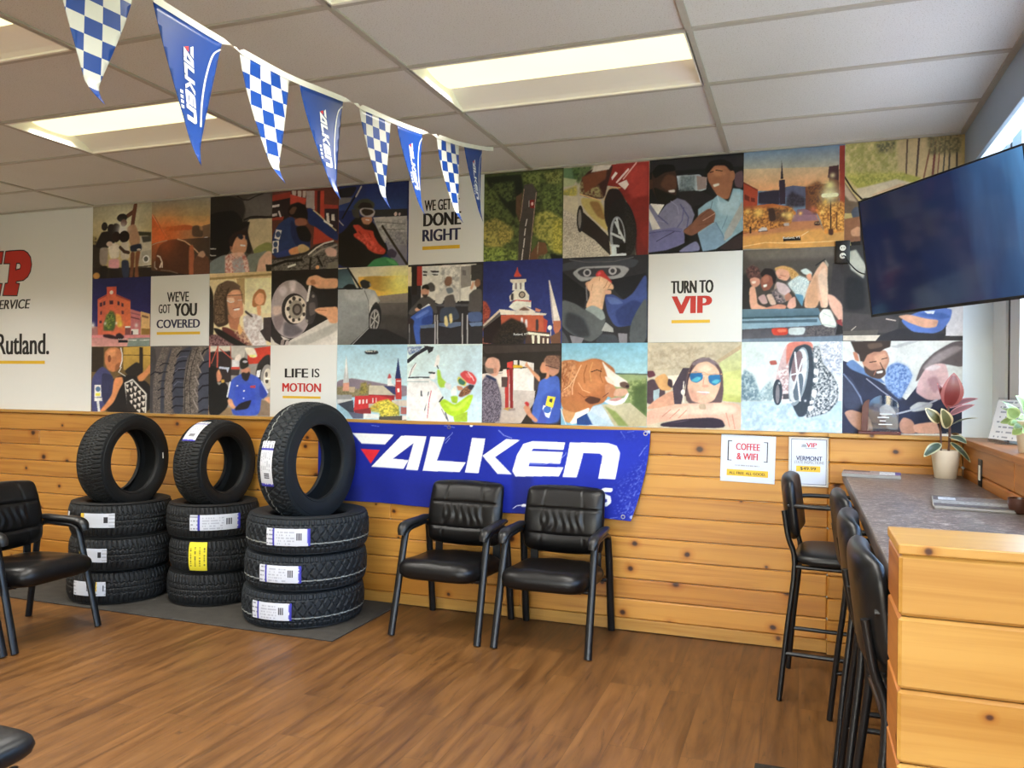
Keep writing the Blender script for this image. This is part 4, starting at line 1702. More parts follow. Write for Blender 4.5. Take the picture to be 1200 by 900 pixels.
    ('mural panel of black tyre treads in close-up', -4.5020, -3.9740, 1.1877, 1.6788, 103, 119, """
P 89 84 84 ; 0 ;  ; -19 -2 1015 4 1027 989 -6 1016
B 70 67 71 ; 0 ;  ; -19 34 80 20 119 234 51 539 93 997 -6 999
B 107 99 96 ; 0 ;  ; 61 539 119 234 223 20 330 22 227 295 178 570 201 995 57 999
X 131 120 114 ; 70 65 64 24 .5 ; 61 539 119 234 223 20 330 22 227 295 178 570 201 995 57 999
B 62 65 78 ; 0 ;  ; 195 570 229 386 314 158 366 22 366 83 263 386 254 993 182 995
B 114 105 96 ; 0 ;  ; 248 598 299 309 383 53 472 8 559 22 439 234 390 537 396 989 263 993
X 140 127 120 ; 72 66 63 24 .5 ; 248 598 299 309 383 53 472 8 559 22 439 234 390 537 396 989 263 993
B 63 66 81 ; 0 ;  ; 390 566 439 264 542 67 680 8 716 38 614 234 574 535 570 985 405 989
B 112 103 99 ; 0 ;  ; 583 564 631 279 733 53 818 10 972 24 856 234 807 531 830 979 589 985
X 140 130 122 ; 68 60 55 31 .5 ; 583 564 631 279 733 53 818 10 972 24 856 234 807 531 830 979 589 985
B 72 75 89 ; 0 ;  ; 826 562 873 262 989 55 1015 26 1027 975 830 979
L 27 27 37 ; 15.7 ; 13 433 85 386 193 401
L 27 27 37 ; 14.0 ; 174 295 244 256 324 264
L 27 27 37 ; 14.0 ; 157 417 229 386 299 386
L 27 27 37 ; 14.0 ; 150 539 195 515 265 515
L 27 27 37 ; 14.0 ; 142 661 195 629 258 629
L 27 27 37 ; 14.0 ; 144 784 197 751 259 751
L 27 27 37 ; 19.2 ; 455 158 525 83 672 75
L 27 27 37 ; 19.2 ; 422 295 491 234 621 217
L 27 27 37 ; 19.2 ; 405 429 458 354 598 346
L 27 27 37 ; 19.2 ; 390 551 441 482 581 482
L 27 27 37 ; 19.2 ; 383 674 443 610 576 610
L 27 27 37 ; 19.2 ; 384 794 445 747 576 745
L 27 27 37 ; 19.2 ; 386 914 447 875 578 881
L 110 113 135 ; 8.7 ; 456 195 544 158 631 158
L 110 113 135 ; 8.7 ; 432 384 492 332 597 327
L 110 113 135 ; 8.7 ; 417 582 477 527 564 535
L 27 27 37 ; 21.0 ; 871 144 922 69 1015 26
L 27 27 37 ; 21.0 ; 839 323 907 248 1017 217
L 27 27 37 ; 21.0 ; 824 486 892 411 1019 389
L 27 27 37 ; 21.0 ; 826 651 894 584 1021 568
L 27 27 37 ; 21.0 ; 828 816 896 761 1025 745
L 27 27 37 ; 21.0 ; 839 965 915 926 1027 922
L 165 154 148 ; 15.7 ; 850 99 907 217
L 165 154 148 ; 15.7 ; 805 279 866 391
L 165 154 148 ; 15.7 ; 773 443 833 562
L 165 154 148 ; 15.7 ; 758 637 818 741
L 165 154 148 ; 15.7 ; 742 788 822 920
L 51 48 48 ; 14.0 ; 699 69 650 279 600 564 606 985
L 51 48 48 ; 12.2 ; 801 55 718 279 678 564 701 983
"""),
    ('mural panel of a woman in sunglasses leaning from a car window', -3.9740, -3.4500, 2.1909, 2.7360, 108, 137, """
P 85 78 71 ; 0 ;  ; -71 -15 990 0 1006 1068 -55 1033
B 49 46 43 ; 0 ;  ; -71 0 298 4 532 68 571 200 519 367 -65 350
B 24 22 21 ; 0 ;  ; -67 218 391 189 536 325 504 508 307 642 218 811 -59 829
B 106 100 95 ; 0 ;  ; 532 83 693 22 990 15 996 310 697 295 555 341 588 185
L 31 27 27 ; 25.2 ; 555 327 660 297 803 301 996 321
L 38 33 32 ; 18.0 ; 443 20 532 68 622 77 729 39 851 11
P 205 188 153 ; 0 ;  ; 643 325 996 330 1002 772 721 761 611 514 582 371
B 144 149 90 ; 14 ;  ; 702 717 790 664 912 627 1000 646 1002 787 721 776
B 49 42 39 ; 0 ;  ; 536 339 645 360 611 486 695 745 597 771 485 538
B 218 161 129 ; 0 ;  ; 334 615 378 532 485 493 574 527 613 627 588 741 471 780 344 730
B 160 105 85 ; 0 ;  ; 305 600 378 589 370 703 334 701
P 25 22 21 ; 9 ;  ; 216 638 279 613 332 583 378 532 468 486 538 442 635 394 647 358 555 349 412 376 267 440 177 550
P 49 34 29 ; 7 ;  ; 288 642 315 558 376 495 485 459 592 471 626 523 567 523 485 516 427 549 393 604 370 660
P 25 22 21 ; 11 ;  ; 160 693 260 598 315 600 334 701 273 785 181 782
B 38 43 58 ; 0 ;  ; 448 506 521 503 550 554 513 582 458 550
B 38 43 58 ; 0 ;  ; 567 541 611 528 615 578 580 583
L 243 243 243 ; 21.6 ; 506 649 569 657
B 124 135 136 ; 0 ;  ; -40 888 52 820 198 767 290 758 313 1046 -55 1033
B 134 141 133 ; 0 ;  ; 597 771 844 752 914 726 880 838 758 919 742 1059 601 1055
B 229 186 161 ; 0 ;  ; 792 835 914 741 1002 745 1006 1068 742 1059
B 218 158 148 ; 0 ;  ; 254 771 363 745 561 754 624 857 655 1057 258 1044
X 243 223 213 ; 191 105 95 47 .5 ; 254 771 363 745 561 754 624 857 655 1057 258 1044
X 176 186 196 ; 200 154 148 40 .6 ; 363 831 525 796 582 996 403 1048
B 236 195 172 ; 0 ;  ; 344 745 489 737 578 754 489 794 382 789
L 209 207 203 ; 14.4 ; 97 677 -6 671 -13 745 32 763 97 763
P 51 48 42 ; 0 ;  ; 899 910 1004 914 1006 1013 918 1009
P 221 190 133 ; 0 ;  ; -55 996 1006 1013 1006 1125 -55 1092
"""),
    ('mural panel of a mechanic in blue leaning over an engine', -3.4500, -2.9200, 2.1909, 2.7360, 117, 141, """
P 103 59 48 ; 0 ;  ; -34 13 983 53 996 1048 -21 1011
P 156 58 44 ; 0 ;  ; -34 48 281 20 283 145 -32 167
P 48 39 39 ; 0 ;  ; -25 125 283 90 260 367 -21 365
P 204 197 191 ; 0 ;  ; -13 281 81 272 81 306 -13 312
L 222 215 209 ; 23.3 ; 106 253 142 339
P 231 224 219 ; 0 ;  ; -25 174 113 161 113 191 -23 202
P 164 64 50 ; 0 ;  ; -21 328 183 321 168 361 -21 365
P 204 193 179 ; 0 ;  ; 298 7 366 11 358 94 315 92
P 204 193 179 ; 0 ;  ; 385 13 445 17 442 99 392 97
P 204 193 179 ; 0 ;  ; 462 18 513 22 504 105 464 101
P 198 77 60 ; 0 ;  ; 274 48 517 119 502 187 275 172
P 178 166 159 ; 0 ;  ; 515 22 640 31 643 264 519 229
P 153 53 44 ; 0 ;  ; 640 31 681 33 668 334 643 319
P 65 37 34 ; 0 ;  ; 681 33 723 37 719 352 685 336
P 200 75 55 ; 0 ;  ; 723 37 779 40 785 409 726 352
P 173 66 53 ; 0 ;  ; 781 204 985 231 985 272 783 259
P 48 37 44 ; 0 ;  ; 791 261 985 272 989 558 794 479
P 222 215 205 ; 0 ;  ; 815 316 849 317 866 442 817 411
P 222 215 205 ; 0 ;  ; 889 334 930 336 940 418 891 409
P 184 68 50 ; 0 ;  ; 638 470 981 583 885 675 625 690
B 44 62 110 ; 0 ;  ; 15 536 100 413 234 338 319 328 438 473 574 633 592 758 292 855 106 848 2 787
B 33 45 85 ; 0 ;  ; 285 354 440 501 591 593 575 728 358 692 289 549
B 34 50 99 ; 0 ;  ; 502 255 568 233 651 279 834 453 989 558 991 666 868 620 655 471 555 438
L 213 197 150 ; 15.0 ; 626 270 719 338 817 426 957 536
L 239 237 228 ; 23.3 ; 785 409 900 477
B 30 24 22 ; 0 ;  ; 242 226 300 174 400 152 502 200 545 299 538 396 421 361 336 343 251 310
B 101 73 57 ; 13 ;  ; 258 262 317 204 385 215 336 301 285 305
B 156 99 76 ; 0 ;  ; 345 371 421 349 521 367 538 437 438 460 355 440
B 23 19 18 ; 0 ;  ; 355 455 521 449 606 580 574 660 425 638
P 239 237 235 ; 0 ;  ; 66 475 153 493 119 611 42 585
E 68 86 122 ; 98 539 37 39 0 0
P 239 237 235 ; 0 ;  ; 17 620 111 616 104 763 6 772
E 68 86 122 ; 60 664 33 36 0 0
E 68 86 122 ; 57 741 30 30 0 0
B 52 66 129 ; 0 ;  ; 36 789 257 721 292 800 123 862
B 222 155 108 ; 0 ;  ; 249 741 408 693 443 793 292 813
B 209 179 131 ; 0 ;  ; 391 693 475 675 575 728 568 783 475 815 409 776
B 48 42 39 ; 0 ;  ; -15 842 191 824 526 782 691 679 991 666 996 1048 -13 1011
X 136 130 122 ; 48 43 41 40 .55 ; -15 857 258 853 526 809 708 708 991 693 996 1048 -13 1011
L 222 217 207 ; 20.0 ; 560 811 674 734 789 684 919 662
L 153 146 136 ; 23.3 ; 626 827 740 763 968 714
B 217 179 168 ; 0 ;  ; 789 767 870 728 975 774 970 855 840 851
L 30 26 25 ; 26.6 ; 592 868 579 1005
L 30 26 25 ; 26.6 ; 692 844 758 956
L 30 26 25 ; 33.3 ; 21 928 225 881 460 875
E 239 179 131 ; 694 974 27 25 0 0
L 231 228 223 ; 26.6 ; 260 952 360 928
B 136 130 117 ; 0 ;  ; 840 932 994 897 996 1033 825 1014
P 32 28 27 ; 0 ;  ; -13 991 996 1027 996 1075 -11 1040
"""),
    ('mural panel of a smiling woman with glasses sitting in a car', -3.9740, -3.4500, 1.6788, 2.1909, 108, 128, """
P 233 208 158 ; 0 ;  ; -27 76 1006 29 1008 148 -27 99
P 243 227 182 ; 0 ;  ; -27 84 1006 103 1017 1015 -15 1009
P 243 236 194 ; 0 ;  ; 574 88 1006 88 1011 566 580 558
P 176 149 100 ; 0 ;  ; -27 60 1006 31 1006 62 -27 92
P 191 161 114 ; 0 ;  ; 439 84 574 82 578 453 496 330
B 42 37 34 ; 0 ;  ; -55 129 21 178 69 287 82 640 69 1009 -42 1009
B 109 88 71 ; 0 ;  ; 78 302 132 166 294 101 441 144 532 269 552 406 500 664 284 691 231 736 82 703
B 69 53 42 ; 0 ;  ; 88 318 187 183 349 172 279 338 302 584 321 707 156 750 63 672
X 139 115 90 ; 67 50 40 29 .5 ; 78 302 149 166 294 109 385 142 296 217 244 398 265 675 101 703
B 215 154 121 ; 0 ;  ; 279 308 387 234 513 238 542 406 563 558 500 617 393 646 319 552
B 188 126 95 ; 0 ;  ; 300 552 410 631 500 603 485 800 340 767
B 235 179 143 ; 11 ;  ; 351 248 477 238 513 299 370 310
B 109 88 71 ; 0 ;  ; 223 260 351 187 494 222 513 193 385 113 221 123
L 85 69 61 ; 7.2 ; 265 314 550 308
B 243 209 182 ; 11 ;  ; 288 342 406 340 416 402 344 414 298 384
L 243 243 243 ; 9.0 ; 294 381 344 408 406 400
L 243 243 243 ; 9.0 ; 466 381 532 379
B 243 243 243 ; 0 ;  ; 399 498 498 484 498 513 408 521
L 157 83 71 ; 9.0 ; 391 494 498 478
B 218 204 196 ; 0 ;  ; 553 603 677 560 855 609 912 894 931 1015 719 1013 574 800
X 243 241 243 ; 191 177 177 72 .5 ; 553 603 677 560 855 609 912 894 931 1015 719 1013 574 800
B 67 57 56 ; 0 ;  ; 588 513 714 607 697 621 580 550
B 182 122 78 ; 0 ;  ; 691 455 710 320 798 232 885 250 922 340 889 459 819 459 731 486
B 243 179 138 ; 0 ;  ; 729 365 798 285 878 302 887 414 819 459 748 426
B 232 168 124 ; 0 ;  ; 765 457 836 459 838 593 784 593
P 67 57 58 ; 0 ;  ; 874 625 1013 619 1017 970 912 925 823 804 876 775
B 176 151 100 ; 7 ;  ; 193 734 359 767 502 814 594 921 683 1013 506 1013
B 103 53 49 ; 0 ;  ; 193 734 321 752 557 877 683 1013 324 1011
X 218 179 150 ; 103 50 51 40 .5 ; 412 814 538 740 630 892 719 1013 576 1013
B 236 186 119 ; 7 ;  ; 483 677 557 800 504 861 468 798
B 33 29 27 ; 0 ;  ; 65 748 176 765 468 921 666 1013 452 1011 139 857
B 85 50 54 ; 0 ;  ; -8 855 122 841 324 951 469 1013 -6 1009
X 176 140 138 ; 67 39 46 43 .5 ; -8 855 122 841 324 951 469 1013 -6 1009
"""),
    ('mural panel of hands working on a brake disc', -3.4500, -2.9200, 1.6788, 2.1909, 117, 133, """
P 36 32 30 ; 0 ;  ; -21 6 996 8 1004 631 -11 716
P 204 197 189 ; 0 ; 231 226 219 60 ; -11 806 306 927 1002 588 1008 1035 -8 1031
B 187 184 177 ; 17 ;  ; 240 986 704 814 1004 687 1006 818 542 1004
P 43 38 37 ; 0 ;  ; -13 685 204 927 306 927 189 1017 68 957 -9 865
E 171 159 161 ; 302 521 303 385 -3 0
B 138 124 126 ; 33 ;  ; 30 597 200 511 202 689 136 808 66 777
B 213 188 177 ; 27 ;  ; 11 478 164 467 183 570 30 613
B 222 210 214 ; 27 ;  ; 262 142 396 138 349 293 298 291
B 103 97 103 ; 33 ;  ; 202 675 372 722 506 812 340 892 187 867
B 204 195 200 ; 27 ;  ; 94 240 228 185 247 304 181 363
E 48 42 41 ; 351 517 186 206 -3 0
E 222 210 196 ; 379 527 163 184 -3 0
E 153 144 131 ; 379 527 110 124 -3 0
E 68 59 55 ; 398 525 73 79 0 0
E 118 108 103 ; 398 525 43 50 0 0
E 65 57 53 ; 292 424 23 25 0 0
E 65 57 53 ; 349 379 28 29 0 0
E 65 57 53 ; 438 398 20 21 0 0
E 65 57 53 ; 264 513 27 29 0 0
E 65 57 53 ; 289 621 20 22 0 0
E 65 57 53 ; 345 666 25 26 0 0
E 65 57 53 ; 430 656 20 21 0 0
E 65 57 53 ; 500 591 23 26 0 0
E 65 57 53 ; 494 474 20 22 0 0
B 65 59 60 ; 0 ;  ; 534 431 615 271 691 361 709 508 638 711 572 732 521 650
B 101 93 92 ; 10 ;  ; 568 445 666 433 677 580 587 623
E 136 128 124 ; 636 357 20 21 0 0
E 153 146 140 ; 545 681 20 21 0 0
L 239 235 232 ; 33.3 ; 585 226 551 408
B 231 173 136 ; 0 ;  ; 523 179 564 101 679 76 794 131 996 131 998 269 698 260 630 213 547 211
B 187 126 92 ; 10 ;  ; 581 152 647 133 679 201 615 213
B 233 173 133 ; 0 ;  ; 651 537 717 508 864 504 1002 500 1004 716 883 715 832 627 702 582
L 187 124 87 ; 10.0 ; 685 537 832 547
L 153 139 136 ; 49.9 ; 172 1002 187 941
L 187 175 173 ; 49.9 ; 240 1002 257 957
"""),
    ('mural panel of a bearded mechanic in a blue shirt with a tablet', -3.9740, -3.4500, 1.1877, 1.6788, 108, 123, """
P 157 151 145 ; 0 ;  ; -13 4 994 -2 1008 987 -2 1012
P 51 43 44 ; 0 ;  ; -13 97 368 85 374 527 -8 529
P 227 220 206 ; 0 ;  ; -13 10 353 12 353 73 -13 85
L 209 94 80 ; 19.4 ; 15 10 19 307
L 200 94 80 ; 24.9 ; 149 12 145 307
L 200 94 80 ; 13.8 ; 46 258 143 36
L 200 94 80 ; 13.8 ; 185 48 384 195
L 200 94 80 ; 9.7 ; 359 12 363 183
P 200 195 187 ; 0 ;  ; 366 12 601 14 576 183 382 171
P 200 209 230 ; 0 ;  ; 174 301 344 317 315 393 294 344 174 332
B 243 232 225 ; 0 ;  ; 445 146 508 122 534 183 494 268 397 281
P 227 227 230 ; 0 ;  ; 384 207 508 220 496 305 384 305
P 209 85 71 ; 0 ;  ; 370 305 510 305 510 342 370 342
P 67 60 61 ; 0 ;  ; 370 342 510 342 496 427 372 427
P 209 71 54 ; 0 ;  ; 630 63 794 38 994 16 998 183 849 256 632 268
B 243 234 216 ; 0 ;  ; 574 26 739 38 794 160 714 183 616 124
B 243 241 138 ; 0 ;  ; 658 136 767 136 767 171 672 171
B 49 46 46 ; 0 ;  ; 758 413 796 256 903 148 996 124 1004 663 922 617 853 521
P 236 236 240 ; 0 ;  ; 784 358 845 346 826 450 771 450
E 160 156 153 ; 947 472 104 201 0 0
E 227 220 206 ; 954 472 69 146 0 0
E 103 96 90 ; 933 413 22 37 0 0
E 85 78 71 ; 941 503 25 32 0 0
L 243 241 230 ; 22.1 ; 920 472 987 472
P 157 131 100 ; 0 ;  ; -4 889 391 881 393 1003 -2 1012
P 139 119 100 ; 0 ;  ; 802 763 1004 784 1008 987 805 991
B 28 26 26 ; 0 ;  ; -2 356 32 295 103 295 160 356 134 517 177 578 246 503 332 576 336 869 170 1008 6 1012
B 209 140 109 ; 0 ;  ; 126 405 168 332 197 380 225 454 198 515 149 529
B 236 186 119 ; 6 ;  ; 160 344 189 380 176 429
B 209 168 80 ; 0 ;  ; 204 490 261 484 269 527 219 539
B 69 94 196 ; 0 ;  ; 305 722 372 490 525 403 689 401 826 462 964 663 937 724 857 739 832 991 393 1003 376 771
B 60 85 196 ; 28 ;  ; 429 549 744 547 777 861 447 818
B 55 74 172 ; 0 ;  ; 826 521 964 676 884 761 828 714
L 227 236 243 ; 24.9 ; 359 527 313 729
L 209 218 243 ; 19.4 ; 861 509 956 663
P 200 76 90 ; 0 ;  ; 677 572 765 564 760 604 677 598
E 243 243 243 ; 473 574 17 10 0 0
E 243 243 243 ; 582 645 14 12 0 0
E 227 232 243 ; 576 749 11 12 0 0
B 209 145 119 ; 0 ;  ; 523 342 674 305 681 401 634 427 552 427
B 51 43 42 ; 0 ;  ; 531 403 565 378 620 397 660 366 681 401 649 486 609 511 553 476
B 45 43 40 ; 0 ;  ; 502 220 563 171 632 195 660 293 565 342 517 329
E 200 195 206 ; 594 232 39 17 0 0
B 227 168 129 ; 0 ;  ; 313 771 389 759 420 843 462 879 406 916 336 845
B 227 168 129 ; 0 ;  ; 897 749 990 712 1006 830 937 784
B 38 34 42 ; 0 ;  ; 447 879 529 816 706 765 681 839 641 900 433 928
"""),
    ('mural panel of a skier in goggles and a red jacket on a chairlift', -2.9200, -2.3990, 2.1909, 2.7360, 123, 146, """
P 32 43 93 ; 0 ; 52 72 129 90 ; -46 -26 969 7 973 343 -42 295
P 48 48 50 ; 0 ;  ; 512 316 973 330 975 448 514 394
P 186 183 179 ; 0 ;  ; 499 407 973 415 977 732 641 715
X 153 152 152 ; 208 205 202 47 .5 ; 499 446 975 448 977 732 674 717
L 103 101 102 ; 7.8 ; 545 462 944 510
L 103 101 102 ; 7.8 ; 593 556 946 574
P 138 136 147 ; 0 ; 118 116 138 90 ; 672 692 977 706 981 1029 800 1022
X 171 169 170 ; 120 119 129 37 .45 ; 672 587 977 602 979 758 704 745
E 221 196 183 ; 814 385 22 24 0 0
E 204 187 183 ; 868 389 16 18 0 0
L 52 46 40 ; 31.2 ; 631 519 797 748 1012 1031
B 28 24 19 ; 0 ;  ; 200 429 294 369 514 473 610 637 704 771 704 849 582 897 860 985 860 1025 -33 992 -38 604 73 556
B 31 30 34 ; 0 ;  ; -46 42 98 24 273 17 196 138 52 149 -44 108
P 118 114 111 ; 0 ;  ; -44 136 196 150 165 202 -42 242
L 19 17 18 ; 21.8 ; 324 28 180 216 56 394
L 186 183 179 ; 21.8 ; 324 28 251 141
L 177 169 165 ; 12.5 ; -25 391 73 482
B 67 68 56 ; 3 ;  ; 198 270 292 183 417 172 520 237 505 316 294 316
B 37 32 29 ; 0 ;  ; 269 275 340 213 464 235 497 301 324 292
B 67 63 56 ; 0 ;  ; 182 283 294 303 311 409 215 391
B 195 138 106 ; 0 ;  ; 319 396 482 393 491 446 438 495 359 479
B 195 187 183 ; 0 ;  ; 301 303 355 281 497 301 528 343 499 407 372 393 317 358
B 50 37 29 ; 0 ;  ; 328 312 372 294 489 314 511 349 466 372 451 378 388 382 338 345
L 243 231 224 ; 12.5 ; 397 429 443 437
B 48 30 27 ; 0 ;  ; 326 449 374 492 468 497 422 534 344 517
B 204 72 54 ; 0 ;  ; 200 482 296 481 374 545 501 565 516 631 580 726 689 809 658 860 536 842 426 785 393 717 234 631 217 591 280 580
L 138 43 38 ; 14.0 ; 298 567 392 664 488 748
L 138 43 38 ; 9.3 ; 438 587 470 642
X 230 101 79 ; 177 59 45 47 .5 ; 234 616 392 598 549 737 643 820 520 829
B 67 59 79 ; 0 ;  ; 689 822 766 787 843 842 814 906 722 890
B 67 136 86 ; 0 ;  ; 520 908 676 884 798 919 891 1013 553 1013 397 1007
B 95 169 106 ; 12 ;  ; 676 901 798 932 860 998 768 981
"""),
    ('mural panel of a silver car driving at sunset', -2.9200, -2.3990, 1.6788, 2.1909, 123, 137, """
P 213 205 188 ; 0 ; 239 227 192 0 ; -35 12 1000 19 1002 148 -33 113
P 230 183 93 ; 0 ; 243 196 74 0 ; 296 125 1002 133 1006 390 299 381
B 186 147 70 ; 22 ;  ; 351 135 536 125 735 156 808 256 664 334 482 279
G 243 243 192 ; 914 211 220 1
G 243 231 111 ; 879 275 293 .7
P 153 138 124 ; 0 ; 120 114 111 90 ; 574 381 1004 351 1006 504 593 494
P 100 94 90 ; 0 ; 41 39 40 90 ; 299 472 1006 472 1013 1021 307 1017
B 65 61 59 ; 55 ;  ; 595 609 1008 650 1010 779 597 740
P 173 178 183 ; 0 ; 120 121 118 90 ; -31 263 334 258 537 312 612 447 557 478 486 574 451 771 213 1000 -21 998
B 186 189 190 ; 37 ;  ; 92 283 445 277 574 381 447 441 113 418
B 204 202 199 ; 18 ;  ; 428 441 537 345 593 445 520 494 468 640
P 59 79 90 ; 0 ; 100 130 140 90 ; -35 21 146 12 278 273 -31 271
B 26 28 31 ; 0 ;  ; 63 265 148 211 242 222 278 281 205 279
L 28 29 31 ; 25.6 ; 146 12 324 273
L 34 36 38 ; 16.5 ; -31 271 353 283
B 41 40 40 ; 0 ;  ; 315 191 370 160 463 195 482 246 426 285 353 275
B 155 154 149 ; 0 ;  ; 453 195 482 238 463 261
L 83 83 84 ; 7.3 ; 390 308 447 441 461 738
E 34 33 35 ; 541 658 88 184 6 0
E 153 149 147 ; 534 687 70 141 6 0
E 65 63 63 ; 534 687 51 108 6 0
L 186 183 179 ; 14.6 ; 534 558 528 822
L 186 183 179 ; 14.6 ; 480 640 589 724
L 186 183 179 ; 14.6 ; 488 756 582 609
B 48 46 45 ; 0 ;  ; 493 509 557 445 612 511 566 502
P 34 32 34 ; 11 ;  ; 177 1007 451 787 706 806 1012 941 1013 1021 177 1015
L 186 187 188 ; 9.1 ; 213 1000 451 787
"""),
    ('mural panel of a town with church spires and a red brick block', -2.9200, -2.3990, 1.1877, 1.6788, 123, 131, """
P 173 213 233 ; 0 ; 204 231 238 90 ; -21 16 1013 14 1019 543 -15 503
B 138 125 138 ; 0 ;  ; -6 486 219 450 497 490 716 529 1019 543 1021 694 -4 712
X 153 143 102 ; 114 107 70 37 .5 ; -6 574 146 553 313 604 497 515 499 686 -4 712
P 204 209 211 ; 0 ;  ; 92 519 136 146 182 519
P 243 243 243 ; 0 ;  ; 123 277 136 154 152 380 136 503
P 221 160 138 ; 0 ;  ; 92 519 182 511 184 623 90 625
P 195 174 147 ; 0 ;  ; 182 570 267 570 259 639 184 639
X 171 154 74 ; 103 101 56 33 .5 ; 349 517 432 498 443 653 332 672
P 204 196 174 ; 0 ;  ; 470 547 670 547 825 667 463 667
P 59 63 106 ; 0 ;  ; 670 547 841 562 843 663 806 655
P 160 50 52 ; 0 ;  ; 463 667 825 674 825 733 463 739
P 204 59 61 ; 0 ;  ; 269 690 589 676 789 716 791 818 251 898
P 239 236 233 ; 0 ;  ; 324 741 349 737 349 792 324 796
P 239 236 233 ; 0 ;  ; 374 737 399 733 399 788 374 792
P 239 236 233 ; 0 ;  ; 426 733 447 731 449 784 426 786
P 230 205 202 ; 0 ;  ; 518 712 532 712 534 771 518 771
P 230 205 202 ; 0 ;  ; 562 710 576 710 576 771 564 771
P 138 50 56 ; 0 ;  ; 261 879 501 841 501 926 263 948
P 195 187 174 ; 0 ;  ; 463 790 591 779 574 839 464 841
P 43 54 106 ; 0 ;  ; 831 452 871 173 916 452
P 195 68 65 ; 0 ;  ; 837 452 919 452 923 722 843 722
P 243 236 233 ; 0 ;  ; 864 580 894 578 896 629 866 629
P 243 236 233 ; 0 ;  ; 852 478 912 476 912 490 852 490
P 239 240 242 ; 0 ;  ; 729 446 783 443 783 513 841 549 724 543
B 204 81 84 ; 0 ;  ; 724 454 752 376 787 443
P 153 154 156 ; 0 ;  ; -4 678 221 674 223 743 -4 747
P 204 205 206 ; 0 ;  ; 6 739 223 735 223 794 8 808
P 67 72 84 ; 0 ;  ; 17 798 242 743 263 967 169 900
P 217 205 192 ; 0 ;  ; 789 741 1021 729 1021 812 862 816
P 177 107 102 ; 0 ;  ; 916 822 1023 828 1023 914 917 916
X 230 205 65 ; 136 136 56 37 .5 ; 482 841 591 753 735 724 879 816 898 916 649 983 630 906 501 891
B 221 200 74 ; 18 ;  ; 591 788 718 735 862 816 881 908 647 940 610 855
X 243 227 93 ; 118 121 52 37 .5 ; 591 769 735 724 889 816 898 934 630 983
P 221 227 229 ; 0 ;  ; 392 920 610 924 612 983 392 989
P 94 99 122 ; 0 ;  ; 169 900 392 928 392 989 244 993
P 83 81 74 ; 0 ;  ; 612 957 1023 930 1025 997 612 1010
P 239 236 233 ; 0 ;  ; 935 932 1023 930 1023 989 935 991
B 37 41 50 ; 0 ;  ; 392 91 491 79 583 85 597 114 566 132 418 132
"""),
